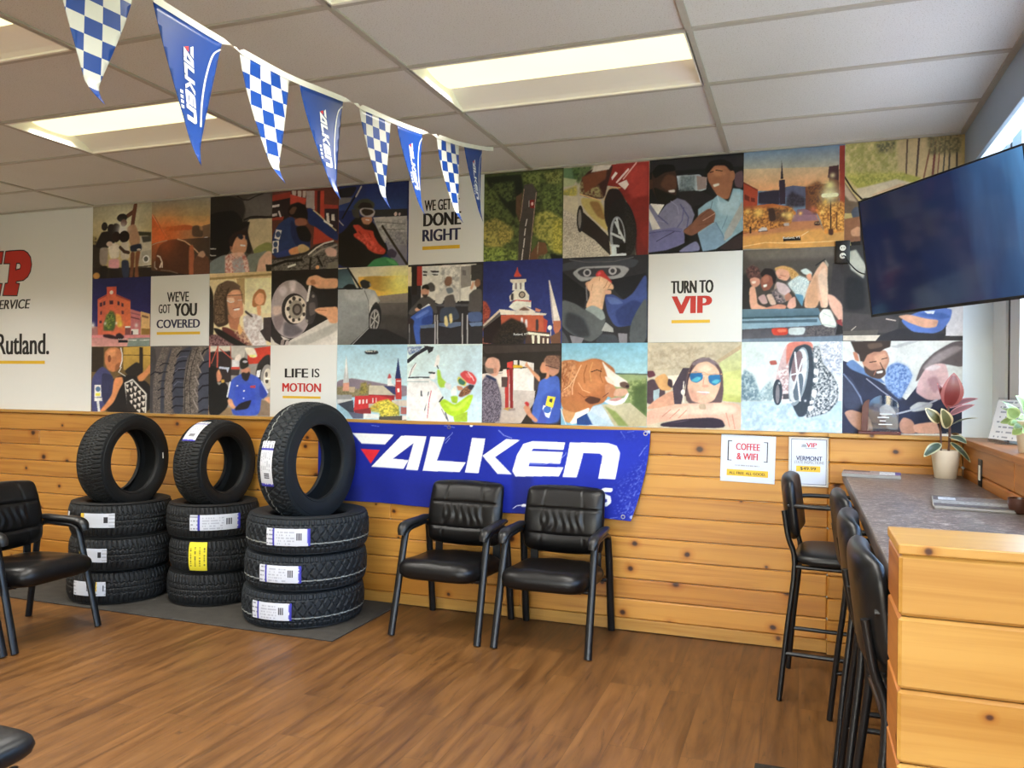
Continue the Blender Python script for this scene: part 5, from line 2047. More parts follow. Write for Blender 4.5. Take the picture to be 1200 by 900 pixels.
    ('mural panel of people waiting on chairs by a workshop window', -2.3990, -1.8760, 1.6788, 2.1909, 132, 142, """
P 49 47 51 ; 0 ;  ; -21 19 979 27 992 1027 -8 1021
P 238 234 227 ; 0 ;  ; 176 27 906 25 910 478 182 445
P 238 221 180 ; 0 ;  ; -21 27 54 27 55 271 -17 269
P 41 35 35 ; 0 ;  ; 50 27 124 29 128 379 54 377
P 177 63 55 ; 0 ;  ; 124 25 193 25 197 267 126 265
P 221 221 220 ; 0 ;  ; 193 43 417 37 419 148 195 140
P 57 54 53 ; 0 ;  ; 203 84 264 92 264 111 203 105
P 57 54 53 ; 0 ;  ; 298 84 419 92 419 113 333 113
P 57 54 53 ; 0 ;  ; 203 125 254 129 256 150 203 144
P 57 54 53 ; 0 ;  ; 323 125 409 135 402 148 350 146
X 238 234 229 ; 155 153 153 68 .5 ; 451 37 706 33 709 394 423 386
B 85 83 82 ; 0 ;  ; 256 254 317 224 369 273 369 338 300 351
P 153 148 145 ; 0 ;  ; 706 49 839 45 841 289 709 316
P 118 113 113 ; 0 ;  ; 723 95 772 97 774 160 725 158
L 203 199 194 ; 17.0 ; 698 142 698 472
P 65 63 62 ; 0 ;  ; 839 37 979 35 983 230 841 226
P 221 216 211 ; 0 ;  ; 371 369 472 373 457 515 371 480
P 30 29 31 ; 0 ;  ; -17 277 38 295 59 506 8 650 -13 666
P 83 83 89 ; 0 ;  ; 371 498 985 511 987 543 373 529
B 83 80 80 ; 0 ;  ; 94 506 180 412 285 398 371 465 407 609 373 625 304 543 164 572 61 634 8 617 25 570
E 212 159 136 ; 235 342 54 71 0 0
B 30 27 25 ; 0 ;  ; 187 316 197 267 266 246 293 302 283 326 231 301
B 65 58 55 ; 7 ;  ; 197 373 235 381 275 375 258 422 216 422
B 221 170 145 ; 0 ;  ; 96 554 147 531 182 572 113 588
P 238 238 238 ; 0 ;  ; 182 556 285 494 312 511 199 560
E 36 32 33 ; 164 523 34 35 0 0
B 67 98 185 ; 0 ;  ; 27 666 199 556 302 511 346 576 340 752 185 765 168 845 187 1021 126 1021 80 779 96 699
B 102 133 216 ; 14 ;  ; 96 652 270 558 304 591 132 683
B 50 76 153 ; 10 ;  ; 201 670 338 625 348 752 184 750
B 50 41 44 ; 0 ;  ; 0 681 61 668 98 716 44 763 0 746
B 135 100 82 ; 0 ;  ; 488 230 522 160 589 170 593 250 556 287 505 277
B 221 216 211 ; 0 ;  ; 447 371 489 308 574 289 658 330 685 457 644 504 625 392 489 404 474 500 432 482
B 95 89 89 ; 0 ;  ; 488 412 618 377 644 519 629 613 493 611
B 120 129 140 ; 7 ;  ; 507 310 591 297 618 361 541 383
B 67 76 95 ; 0 ;  ; 440 547 644 535 713 693 426 736
P 102 118 149 ; 0 ;  ; 426 736 713 726 715 773 579 798 426 769
B 238 221 162 ; 0 ;  ; 493 658 528 642 554 756 530 787 497 754
B 238 221 162 ; 0 ;  ; 553 629 595 617 610 724 572 752
B 148 107 86 ; 0 ;  ; 883 242 916 205 958 222 962 277 925 314 889 291
B 93 89 89 ; 0 ;  ; 811 398 876 336 983 324 987 621 795 601 820 476
B 221 172 145 ; 0 ;  ; 826 320 866 226 883 273 851 343
B 83 102 149 ; 0 ;  ; 795 609 987 605 989 730 815 734
P 111 133 176 ; 0 ;  ; 815 742 989 730 989 777 849 783
P 102 118 149 ; 0 ;  ; 166 765 375 744 375 793 185 797
L 186 186 189 ; 15.3 ; 373 640 377 992
L 186 186 189 ; 15.3 ; 403 640 409 992
L 186 186 189 ; 15.3 ; 732 631 736 994
L 186 186 189 ; 15.3 ; 797 648 801 994
L 155 155 158 ; 8.5 ; 27 746 31 988
"""),
    ('mural panel of a skier in a lime jacket and red helmet', -2.3990, -1.8760, 1.1877, 1.6788, 132, 136, """
P 221 243 243 ; 0 ; 203 229 243 0 ; -6 22 990 20 1002 987 6 1016
B 243 243 243 ; 14 ;  ; 0 460 348 439 558 867 593 997 6 1016
L 41 43 53 ; 44.3 ; 15 224 136 124 275 48
P 43 43 49 ; 0 ;  ; 222 22 361 40 344 91 293 124 275 73
P 67 93 153 ; 10 ;  ; -6 38 205 32 170 89 33 140
X 238 243 243 ; 83 111 167 24 .5 ; -6 38 205 32 170 89 33 140
B 243 243 243 ; 0 ;  ; 34 358 103 256 138 256 69 393 17 441
L 83 85 95 ; 6.8 ; 34 441 69 325 120 248
L 58 63 71 ; 15.3 ; 27 439 176 431 314 433
P 243 243 243 ; 0 ;  ; 0 460 314 448 314 490 0 492
L 153 177 185 ; 6.8 ; 0 490 296 490
B 243 243 243 ; 0 ;  ; 380 240 396 156 430 132 446 191 424 289 363 299
B 243 243 243 ; 0 ;  ; 296 423 348 356 400 372 382 456 331 456
L 45 50 55 ; 20.4 ; 304 370 373 376
L 45 50 55 ; 13.6 ; 407 281 424 315
B 172 212 73 ; 0 ;  ; 407 323 449 340 468 439 545 505 537 553 453 564 417 505
B 221 225 229 ; 0 ;  ; 520 488 604 521 589 602 503 553
B 243 243 243 ; 0 ;  ; 296 490 382 488 488 670 472 737 386 722 333 606
L 54 58 66 ; 20.4 ; 446 741 488 686
B 181 221 51 ; 0 ;  ; 438 753 505 702 642 784 742 714 824 649 891 647 826 828 727 912 627 932 524 885
B 203 238 82 ; 17 ;  ; 489 737 660 816 824 682 859 680 727 847 608 865
P 168 203 60 ; 0 ;  ; 627 932 811 861 813 991 644 997
B 158 194 51 ; 0 ;  ; 589 670 690 667 675 765 608 751
B 238 243 238 ; 0 ;  ; 589 602 656 519 673 651 606 667
B 221 80 82 ; 0 ;  ; 706 386 771 338 872 370 931 452 906 525 807 501 738 435
B 243 124 127 ; 14 ;  ; 771 370 855 386 889 435 805 435
L 243 229 234 ; 10.2 ; 813 362 855 419
L 243 229 234 ; 10.2 ; 864 419 889 468
B 230 221 86 ; 0 ;  ; 671 454 696 413 797 484 782 543 698 519
B 65 118 100 ; 0 ;  ; 685 462 713 437 790 492 757 531 698 511
B 203 146 118 ; 0 ;  ; 663 535 740 543 757 584 690 600
B 120 76 60 ; 0 ;  ; 725 600 807 533 874 533 841 631 725 682 690 667
X 186 133 91 ; 83 50 42 20 .5 ; 725 600 807 533 874 533 841 631 725 682
B 58 56 66 ; 0 ;  ; 824 517 906 525 857 598 815 566
L 83 87 95 ; 10.2 ; 195 608 212 676
P 58 63 69 ; 0 ;  ; 191 608 212 608 212 676 191 676
L 85 89 100 ; 13.6 ; 298 623 266 757 249 857
B 243 243 243 ; 0 ;  ; 163 843 195 708 264 641 298 674 249 841 197 859
L 194 89 109 ; 10.2 ; 333 606 308 722 285 957
L 89 98 109 ; 8.5 ; 472 836 543 967
L 89 98 120 ; 17.0 ; 524 885 560 983
"""),
    ('mural panel of a road through woods seen from above', -1.8760, -1.3620, 2.1909, 2.7360, 139, 156, """
P 64 72 44 ; 0 ;  ; -37 18 977 18 988 1057 -23 1018
X 100 115 62 ; 46 55 33 69 .5 ; -37 18 977 18 988 1057 -23 1018
P 33 40 29 ; 28 ;  ; 0 33 475 31 506 193 399 530 200 295 58 138
X 98 112 62 ; 39 46 31 41 .5 ; 86 114 379 110 411 308 313 339 128 191
X 111 125 68 ; 48 57 36 41 .5 ; -27 182 128 167 259 398 245 521 -23 506
X 135 147 79 ; 59 70 35 36 .5 ; 475 18 722 37 696 229 588 149 504 119
X 152 157 87 ; 66 74 40 36 .5 ; 735 37 977 31 979 176 804 163
X 117 134 70 ; 51 61 38 39 .5 ; 724 231 979 176 982 503 753 451
P 81 74 70 ; 0 ; 68 61 59 90 ; 512 156 615 150 677 253 646 495 597 1018 440 1024 455 631 492 314
P 98 74 57 ; 11 ;  ; 411 284 492 240 461 582 412 457
L 191 155 131 ; 6.9 ; 512 205 481 460 461 558
L 199 168 143 ; 6.9 ; 663 251 632 543 584 1005
L 234 228 221 ; 11.0 ; 551 545 535 616
L 234 228 221 ; 11.0 ; 533 648 523 721
L 234 228 221 ; 11.0 ; 523 758 512 855
L 234 228 221 ; 11.0 ; 506 879 490 1013
P 135 40 40 ; 0 ;  ; 586 332 640 330 642 427 589 420
E 234 190 182 ; 615 376 15 20 0 0
L 199 190 182 ; 6.9 ; 576 338 574 405
X 199 190 96 ; 104 112 53 47 .5 ; 621 664 673 484 807 455 982 561 988 948 868 919 784 794 677 765
X 225 211 96 ; 135 134 57 33 .45 ; 864 580 982 561 988 948 881 919
X 199 181 96 ; 100 100 57 47 .5 ; -23 556 148 503 372 627 387 726 235 842 39 846 -19 756
X 225 198 105 ; 117 112 57 30 .4 ; 191 642 387 664 346 798 206 767
X 163 181 87 ; 68 82 42 39 .5 ; -19 831 208 840 446 901 432 1011 -18 1018
P 85 100 53 ; 8 ;  ; 615 737 691 778 650 886 611 908
P 115 80 57 ; 11 ;  ; 597 932 704 802 786 818 813 917 733 1011 597 1005
L 182 164 131 ; 8.3 ; 696 802 685 936
X 135 151 105 ; 66 78 53 36 .5 ; 693 959 827 941 881 1016 693 1022
P 29 33 25 ; 14 ;  ; 840 941 988 972 988 1033 868 1027
"""),
    ('mural panel of a white clock tower courthouse in evening light', -1.8760, -1.3620, 1.6788, 2.1909, 139, 147, """
P 44 52 118 ; 0 ; 57 70 135 90 ; -35 33 981 23 992 1054 -23 1050
B 173 78 62 ; 0 ;  ; -21 472 45 490 101 597 84 683 10 716 -19 699
X 191 95 74 ; 115 48 49 33 .5 ; -21 472 45 490 101 597 84 683 12 839 -18 839
X 182 112 79 ; 100 57 44 29 .5 ; -16 910 115 927 117 1033 -16 1033
P 40 29 31 ; 0 ;  ; 12 804 241 634 245 1015 14 980
P 98 91 87 ; 0 ;  ; -8 787 241 609 241 652 12 814
P 216 198 182 ; 0 ;  ; 2 769 214 586 241 599 19 787
P 199 100 74 ; 0 ;  ; 235 652 767 652 778 867 245 877
P 242 232 217 ; 0 ;  ; 214 582 811 646 794 666 232 648
P 234 224 213 ; 0 ;  ; 407 611 523 537 669 617 669 642 407 629
B 117 91 79 ; 0 ;  ; 451 601 527 558 615 607
P 243 243 234 ; 0 ;  ; 333 558 414 474 613 490 615 574 527 545 416 603
P 216 104 100 ; 0 ;  ; 356 515 432 468 617 488 609 504 432 486
P 243 237 225 ; 0 ;  ; 340 429 412 353 539 361 591 427 591 486 418 474 350 494
E 64 55 57 ; 500 416 42 41 0 0
E 182 164 148 ; 500 416 29 29 0 0
B 64 57 62 ; 0 ;  ; 362 398 395 398 393 482 360 478
P 243 243 238 ; 0 ;  ; 383 265 529 261 531 365 375 361
P 150 138 139 ; 0 ;  ; 409 275 434 275 434 349 409 347
P 150 138 139 ; 0 ;  ; 469 273 492 275 492 353 471 349
P 234 224 213 ; 0 ;  ; 346 230 547 228 553 260 523 275 375 273 352 256
B 208 78 62 ; 0 ;  ; 389 203 414 146 438 95 455 148 502 201
L 208 78 62 ; 9.1 ; 438 90 440 156
P 242 232 225 ; 0 ;  ; 825 252 839 252 971 716 981 783 883 765
P 182 172 182 ; 0 ;  ; 825 252 833 252 901 750 879 748
P 191 117 87 ; 0 ;  ; 887 732 981 732 981 818 930 918 893 834
P 191 78 66 ; 0 ;  ; 768 695 821 730 805 867 778 867
P 216 138 113 ; 0 ;  ; 667 574 739 601 722 627 669 617
B 243 237 243 ; 0 ;  ; 488 681 516 691 518 769 490 759
B 243 237 243 ; 0 ;  ; 541 709 570 709 572 812 541 802
B 66 57 59 ; 0 ;  ; 673 711 708 711 710 847 675 847
P 83 63 57 ; 0 ;  ; 545 845 850 867 852 1019 547 1017
P 243 241 221 ; 0 ;  ; 564 855 846 892 846 914 564 888
P 243 241 221 ; 0 ;  ; 623 898 663 902 656 1019 638 1019
P 243 241 221 ; 0 ;  ; 693 902 730 904 730 1019 700 1019
P 234 224 204 ; 0 ;  ; 761 933 782 933 784 1019 763 1019
P 234 224 204 ; 0 ;  ; 815 935 837 935 837 1019 815 1019
E 243 243 238 ; 848 812 27 28 0 0
L 234 220 208 ; 7.3 ; 858 841 870 1019
X 40 33 31 ; 57 48 40 54 .5 ; 233 773 362 689 545 759 572 863 529 1017 144 1015 125 945
X 66 57 44 ; 31 27 27 25 .35 ; 243 773 372 697 525 759 572 863 492 1000 181 1015 216 877
P 46 37 36 ; 0 ;  ; -16 1005 992 1004 992 1072 -14 1068
P 115 80 62 ; 11 ;  ; 850 918 981 851 982 1011 870 1011
"""),
    ('mural panel of a mechanic pointing for a customer in a checked shirt', -1.8760, -1.3620, 1.1877, 1.6788, 139, 141, """
P 46 40 36 ; 0 ;  ; -23 28 982 16 986 378 -19 384
P 66 57 53 ; 0 ;  ; -23 28 982 16 984 95 53 128
P 225 215 204 ; 0 ;  ; -10 384 658 291 661 594 -8 602
L 150 140 131 ; 7.3 ; 185 382 387 346
P 204 194 187 ; 0 ; 182 168 156 90 ; 206 545 679 576 663 737 504 991 173 999
P 234 228 221 ; 0 ;  ; 405 309 650 317 652 586 409 580
P 81 74 70 ; 0 ;  ; -14 165 53 165 54 274 -12 274
P 234 228 221 ; 0 ;  ; 405 211 455 211 455 274 405 264
P 234 228 221 ; 0 ;  ; 477 211 658 246 658 299 479 291
B 225 181 53 ; 0 ;  ; 377 264 496 272 533 301 387 309
P 64 57 55 ; 0 ;  ; 660 325 730 325 716 558 665 594
P 182 57 53 ; 0 ;  ; 292 338 346 319 346 814 302 806
P 135 40 40 ; 0 ;  ; 346 238 395 228 403 804 366 814
P 208 70 62 ; 0 ;  ; 323 238 395 220 387 309 323 301
P 81 65 62 ; 0 ;  ; 251 419 333 419 325 545 253 545
P 234 224 213 ; 0 ;  ; 268 327 313 319 325 419 268 419
P 199 155 83 ; 0 ;  ; 274 816 346 796 411 814 348 843
P 152 138 131 ; 0 ;  ; 339 814 430 804 434 834 348 843
B 83 76 92 ; 0 ;  ; -10 494 54 403 187 456 243 637 255 779 230 981 -4 1005
X 152 142 156 ; 61 55 68 22 .5 ; -10 494 54 403 187 456 243 637 255 779 230 981 -4 1005
B 225 172 148 ; 0 ;  ; 31 266 72 183 146 169 220 201 239 293 204 401 148 419 84 374
B 132 117 107 ; 0 ;  ; 31 274 72 311 148 311 167 364 111 384 54 366
E 208 147 122 ; 169 338 22 36 0 0
B 40 52 83 ; 0 ;  ; 47 393 101 401 187 446 187 474 56 423
B 74 104 191 ; 0 ;  ; 724 468 804 423 979 386 994 977 630 987 646 773 698 629
B 61 87 174 ; 29 ;  ; 751 663 981 537 994 977 755 983
B 216 155 118 ; 0 ;  ; 568 220 586 272 640 327 739 415 732 486 642 380 588 309 541 283
B 208 147 113 ; 0 ;  ; 730 309 765 220 837 272 856 415 804 450 749 362
B 199 145 118 ; 0 ;  ; 774 220 817 156 924 152 977 220 969 360 891 413 839 378
X 135 100 83 ; 81 61 51 22 .6 ; 782 211 817 154 977 152 979 307 854 307
B 48 40 36 ; 0 ;  ; 730 344 767 370 819 362 804 431 749 415
E 199 134 105 ; 823 317 25 36 0 0
L 46 40 38 ; 7.3 ; 802 272 961 315
P 242 220 70 ; 0 ;  ; 831 645 928 661 895 794 805 761
P 48 52 62 ; 0 ;  ; 858 680 893 680 885 733 850 714
P 234 241 243 ; 0 ;  ; 780 761 887 794 852 918 755 877
E 66 104 182 ; 829 816 47 43 0 0
B 66 82 169 ; 0 ;  ; 720 930 770 788 827 946 809 981 720 985
B 208 147 113 ; 0 ;  ; 529 794 582 739 619 808 628 863 720 948 685 981 576 881
B 191 52 53 ; 0 ;  ; 541 739 574 716 609 747 591 788
L 234 232 225 ; 7.3 ; 992 800 1054 975
"""),
    ('mural panel of a red sports car front wheel on gravel', -1.3620, -0.8440, 2.1909, 2.7360, 151, 162, """
P 195 185 163 ; 0 ; 195 185 167 90 ; -33 -9 347 2 220 316 207 699 546 992 -19 1013
P 98 128 92 ; 0 ;  ; -31 7 197 17 162 154 -31 149
X 85 111 59 ; 47 63 38 45 .5 ; 102 9 349 11 293 94 181 191 124 134
P 178 185 142 ; 7 ;  ; -31 105 162 145 124 204 -29 220
X 204 185 76 ; 147 147 76 33 .5 ; -29 264 162 207 164 312 87 341 -29 299
P 212 201 175 ; 0 ; 187 176 159 90 ; -29 299 174 330 187 697 546 992 -19 1013
X 221 212 196 ; 149 141 130 17 .5 ; -27 440 185 558 207 715 415 848 546 992 546 1027 -19 1013
P 45 38 36 ; 0 ;  ; 203 471 394 638 544 785 566 992 376 813 207 699
P 153 49 42 ; 0 ; 113 38 34 100 ; 562 11 992 9 994 1011 857 1005 799 627 741 418 629 257 483 229 390 292 369 83
B 178 63 55 ; 45 ;  ; 701 55 981 26 986 433 815 422 739 248
P 132 42 36 ; 30 ;  ; 795 387 990 367 986 943 929 890
B 64 38 34 ; 0 ;  ; 199 174 293 59 479 13 591 13 519 231 485 385 220 332
X 178 172 117 ; 98 63 46 45 .5 ; 199 174 388 171 483 367 201 314
P 119 68 46 ; 19 ;  ; 218 123 517 24 500 161 259 301
B 195 176 109 ; 7 ;  ; 210 341 446 382 523 611 544 750 299 530 222 420
B 149 114 67 ; 19 ;  ; 297 391 429 398 506 611 411 571
L 229 185 125 ; 11.1 ; 201 306 446 391
L 229 185 125 ; 11.1 ; 485 385 556 261 666 268
P 221 210 200 ; 6 ;  ; 367 13 571 11 535 61 330 79
P 237 226 221 ; 0 ;  ; 564 149 610 92 637 110 573 183
P 237 222 217 ; 0 ;  ; 639 222 739 187 766 240 722 294
L 237 210 205 ; 22.3 ; 629 205 757 77
L 229 176 167 ; 16.7 ; 703 176 846 15
E 45 42 42 ; 205 576 41 147 0 0
E 128 122 117 ; 201 576 19 104 0 0
B 39 30 30 ; 0 ;  ; 485 385 539 268 649 275 741 418 799 627 707 484 560 510 525 697 486 574
E 35 32 32 ; 691 706 163 320 -8 0
X 51 49 46 ; 28 26 26 15 .5 ; 724 400 853 664 857 1005 730 1000
E 152 156 161 ; 645 798 89 225 -4 0
E 45 45 46 ; 651 791 67 194 -4 0
L 212 218 221 ; 22.3 ; 616 635 720 837
L 212 218 221 ; 22.3 ; 633 600 664 758
L 204 210 213 ; 26.0 ; 573 882 656 893
L 204 210 213 ; 26.0 ; 571 752 691 809
L 221 226 230 ; 33.4 ; 573 994 730 987
P 212 222 225 ; 0 ;  ; 573 890 627 893 639 996 575 1011
P 28 26 26 ; 0 ;  ; 664 860 747 864 730 974 666 963
P 24 26 30 ; 0 ;  ; -19 1007 1108 1016 1110 1117 -19 1075
"""),
    ('mural panel of two people holding hands inside a car', -1.3620, -0.8440, 1.6788, 2.1909, 151, 152, """
P 47 47 51 ; 0 ;  ; -27 23 977 15 988 1009 -17 1004
B 68 70 78 ; 10 ;  ; -27 74 187 31 691 19 905 62 824 156 359 105 102 146 -17 158
L 90 91 96 ; 13.4 ; 85 23 274 60 610 66 822 25
P 28 28 32 ; 0 ;  ; -27 140 156 283 293 386 263 588 -23 463
B 163 164 167 ; 0 ;  ; 112 179 222 109 693 111 792 156 710 252 595 271 411 240 226 293
B 62 61 67 ; 0 ;  ; 172 174 239 131 660 135 693 185 627 232 241 234
E 178 176 180 ; 295 183 47 46 0 0
E 64 63 69 ; 295 183 27 27 0 0
E 178 176 180 ; 591 172 47 46 0 0
E 64 63 69 ; 591 172 25 25 0 0
L 115 114 119 ; 16.7 ; 286 353 299 504
P 32 32 38 ; 0 ;  ; 529 279 971 211 973 342 730 515 614 396
B 195 63 59 ; 0 ;  ; 386 222 419 166 477 156 502 195 544 246 587 297 571 330 496 277
B 221 84 96 ; 3 ;  ; 411 199 444 168 461 201 429 224
B 212 160 130 ; 0 ;  ; 268 302 319 275 361 306 361 381 311 396
B 229 185 150 ; 0 ;  ; 293 320 361 240 444 226 529 269 604 338 604 388 529 377 498 492 475 650 270 595 338 439
B 237 197 163 ; 27 ;  ; 361 306 444 267 512 310 481 426 448 574 347 556
L 187 139 109 ; 8.4 ; 361 322 346 388
L 187 139 109 ; 8.4 ; 537 281 514 336 488 369
L 187 139 109 ; 8.4 ; 571 320 539 369
L 187 139 109 ; 6.7 ; 444 242 436 283
B 225 172 146 ; 0 ;  ; 496 384 579 392 581 441 498 443
B 64 80 138 ; 0 ;  ; 498 443 597 437 714 515 828 435 956 226 981 261 988 1009 898 781 635 826 533 660
B 47 61 113 ; 17 ;  ; 616 629 828 502 942 552 847 797 668 810
B 90 109 167 ; 13 ;  ; 514 461 631 480 732 549 566 560
B 85 91 96 ; 0 ;  ; 799 797 863 650 983 457 988 1009 786 1009
B 92 97 100 ; 0 ;  ; -14 480 158 535 280 621 365 572 483 642 517 726 485 890 351 990 164 921 -10 800
B 149 160 159 ; 7 ;  ; 263 603 363 556 483 617 517 709 467 742 365 656
B 56 59 65 ; 27 ;  ; 56 617 264 705 351 923 199 937 25 800
P 163 164 163 ; 0 ;  ; 469 857 517 757 602 826 610 875
B 64 68 76 ; 0 ;  ; 386 990 469 890 635 900 687 1007
P 132 130 138 ; 0 ;  ; 95 904 266 939 234 1005 129 1005
P 132 130 138 ; 0 ;  ; 660 884 768 894 768 1009 678 1007
B 81 84 92 ; 0 ;  ; -19 818 60 920 97 1004 -17 1004
"""),
    ('mural panel of a brown dog with closed eyes in the wind', -1.3620, -0.8440, 1.1877, 1.6788, 151, 146, """
P 128 183 209 ; 0 ; 170 210 217 90 ; -25 8 988 6 992 380 -21 307
P 147 164 117 ; 0 ; 128 147 88 90 ; 608 374 992 370 998 983 548 995
L 98 114 96 ; 16.7 ; 624 370 992 376
X 98 118 67 ; 166 180 117 44 .5 ; 708 476 992 421 996 812 809 714
P 77 97 55 ; 33 ;  ; 840 525 994 472 998 881 842 747
P 195 189 159 ; 0 ; 178 168 134 60 ; 479 739 809 714 998 881 998 991 631 993
P 132 147 84 ; 17 ;  ; 512 755 645 820 795 989 680 991
P 195 210 221 ; 13 ;  ; 344 775 479 739 631 993 313 1003
B 178 111 67 ; 0 ;  ; -19 220 133 201 236 236 371 185 473 201 624 305 641 407 610 529 512 720 376 757 328 845 139 851 -10 694
B 195 128 80 ; 40 ;  ; 185 254 371 193 541 270 525 478 342 619 187 533
B 130 74 42 ; 20 ;  ; -14 236 168 236 100 413 33 535 -12 484
X 212 155 109 ; 147 88 55 44 .5 ; -19 220 166 220 185 376 102 657 -14 696
L 229 176 134 ; 11.7 ; 236 270 170 411 135 535 137 623
L 132 78 46 ; 8.4 ; 31 307 14 413 50 519
L 166 101 59 ; 10.0 ; 98 272 48 395 33 535
L 212 147 96 ; 8.4 ; 133 307 100 448 75 570
L 149 88 51 ; 10.0 ; 303 270 270 376 280 480
L 212 153 96 ; 10.0 ; 371 236 338 340 357 462
L 149 88 51 ; 8.4 ; 473 305 458 393 492 478
L 221 160 113 ; 8.4 ; 69 694 172 745 276 759
L 149 88 51 ; 10.0 ; 35 747 139 798 208 830
L 132 76 42 ; 8.4 ; 205 604 274 655 342 639
L 229 172 125 ; 8.4 ; 205 482 257 568 342 602
L 229 185 142 ; 10.0 ; 185 395 102 517 33 572
B 243 231 217 ; 0 ;  ; 473 209 541 289 641 374 774 458 792 527 643 529 558 460 523 340
B 195 134 96 ; 13 ;  ; 510 494 608 494 676 596 610 665 527 633
B 79 47 34 ; 10 ;  ; 274 690 342 637 477 670 444 720 344 741
L 64 38 28 ; 10.0 ; 355 350 423 325 473 344
B 237 212 196 ; 13 ;  ; 508 393 591 425 643 511 542 478
B 98 76 67 ; 0 ;  ; 683 476 741 458 799 492 792 551 741 543 691 519
E 47 36 38 ; 774 519 20 16 0 0
B 212 168 142 ; 0 ;  ; 643 545 759 543 792 594 710 647 610 633
B 243 243 242 ; 0 ;  ; 494 702 627 657 736 663 774 594 799 602 743 716 627 753
B 204 145 138 ; 0 ;  ; 544 686 678 647 726 665 645 700
L 98 61 51 ; 8.4 ; 494 651 560 598
B 243 239 221 ; 10 ;  ; 191 830 344 775 328 845 243 883 208 971 106 983 139 867
B 204 151 100 ; 0 ;  ; 17 782 191 830 106 983 37 940 19 871
B 178 114 67 ; 0 ;  ; -10 659 274 724 344 775 174 849 17 800
P 35 68 130 ; 0 ;  ; 191 918 311 847 405 965 396 987 193 991
P 178 201 217 ; 8 ;  ; 311 855 361 826 631 993 380 987
L 229 226 217 ; 8.4 ; -8 784 64 993
"""),
    ('mural panel of two laughing men sitting in a car', -0.8440, -0.3170, 2.1909, 2.7360, 166, 168, """
P 24 24 26 ; 0 ;  ; -8 9 991 26 1002 1005 -2 994
P 40 39 42 ; 17 ;  ; -8 9 991 26 992 139 -6 128
P 183 196 205 ; 0 ;  ; 296 185 543 191 619 275 611 350 510 376 459 297 323 338
X 129 143 148 ; 83 98 104 37 .5 ; 340 189 491 191 493 367 323 354
P 162 143 140 ; 0 ;  ; 509 202 619 226 611 341 520 352
B 36 33 36 ; 0 ;  ; 306 354 545 354 713 448 546 503 461 530 342 440
B 94 72 80 ; 0 ;  ; 892 213 992 172 994 367 909 345
B 63 43 34 ; 0 ;  ; 27 130 112 62 269 83 306 237 298 387 239 484 101 440 28 301
B 94 61 46 ; 17 ;  ; 184 160 287 185 306 319 203 347 116 273
B 24 19 15 ; 0 ;  ; 46 284 133 325 237 374 298 387 273 486 171 495 82 422
B 16 15 14 ; 0 ;  ; 27 130 95 51 269 66 287 134 165 141 63 202
B 243 237 225 ; 0 ;  ; 203 334 281 327 281 360 224 356
E 77 49 36 ; 19 257 24 53 0 0
P 129 129 156 ; 5 ;  ; -6 468 30 468 101 585 188 481 307 420 393 451 454 514 493 607 463 697 380 759 389 893 313 925 211 952 0 974
P 110 110 152 ; 7 ;  ; -2 756 102 745 277 725 362 743 391 827 381 893 279 930 192 961 -2 978
L 79 80 124 ; 8.5 ; 2 774 207 754 345 774
L 145 145 181 ; 10.1 ; 32 673 102 644 190 666
L 96 96 140 ; 10.1 ; 378 525 361 659 311 726
L 156 155 189 ; 8.5 ; 239 449 307 504 326 589
L 94 94 136 ; 13.5 ; 102 593 207 684
L 94 94 136 ; 13.5 ; 342 490 429 629 414 728
P 241 237 229 ; 0 ;  ; 13 460 169 479 101 585
P 216 212 205 ; 0 ;  ; -2 503 129 730 42 739 -4 604
L 63 61 92 ; 8.5 ; 87 862 209 802 277 771
B 129 131 169 ; 7 ;  ; 296 991 516 866 569 985
B 166 110 80 ; 0 ;  ; 619 176 676 97 791 90 875 163 892 262 877 360 846 471 746 449 679 347 628 259
B 191 131 92 ; 20 ;  ; 660 147 759 138 825 209 710 233
B 16 13 13 ; 0 ;  ; 592 158 641 62 774 48 875 97 899 182 858 178 808 116 693 108 626 193
E 174 118 84 ; 880 229 27 53 0 0
B 243 241 229 ; 0 ;  ; 677 305 744 294 753 317 694 334
L 44 27 20 ; 10.1 ; 651 178 685 169
L 44 27 20 ; 10.1 ; 710 158 776 172
P 145 180 197 ; 5 ;  ; 529 552 613 490 689 453 729 418 848 497 890 358 958 369 994 387 1000 793 899 853 818 914 719 972 584 987 529 802
P 129 159 185 ; 10 ;  ; 533 802 715 695 784 815 818 906 702 974 584 989
L 96 127 152 ; 8.5 ; 715 695 784 815 814 897
L 112 143 164 ; 8.5 ; 848 504 831 651 782 765
L 187 212 221 ; 8.5 ; 729 426 763 532 848 503 899 541
L 112 143 164 ; 6.8 ; 943 396 960 545
L 174 200 213 ; 10.1 ; 581 571 632 673
B 174 204 217 ; 24 ;  ; 713 481 846 504 894 394 975 400 945 659 748 615
L 96 122 136 ; 8.5 ; 679 479 647 609
P 174 175 173 ; 3 ;  ; 985 497 998 629 882 835 801 897 808 815
B 54 41 42 ; 0 ;  ; 719 976 1000 809 1002 989
B 129 86 68 ; 0 ;  ; 362 776 463 697 546 602 647 543 715 596 698 693 617 739 465 831
L 110 70 54 ; 8.5 ; 548 637 647 560
L 199 155 138 ; 8.5 ; 583 671 706 604
L 110 70 54 ; 6.8 ; 531 717 698 693
"""),
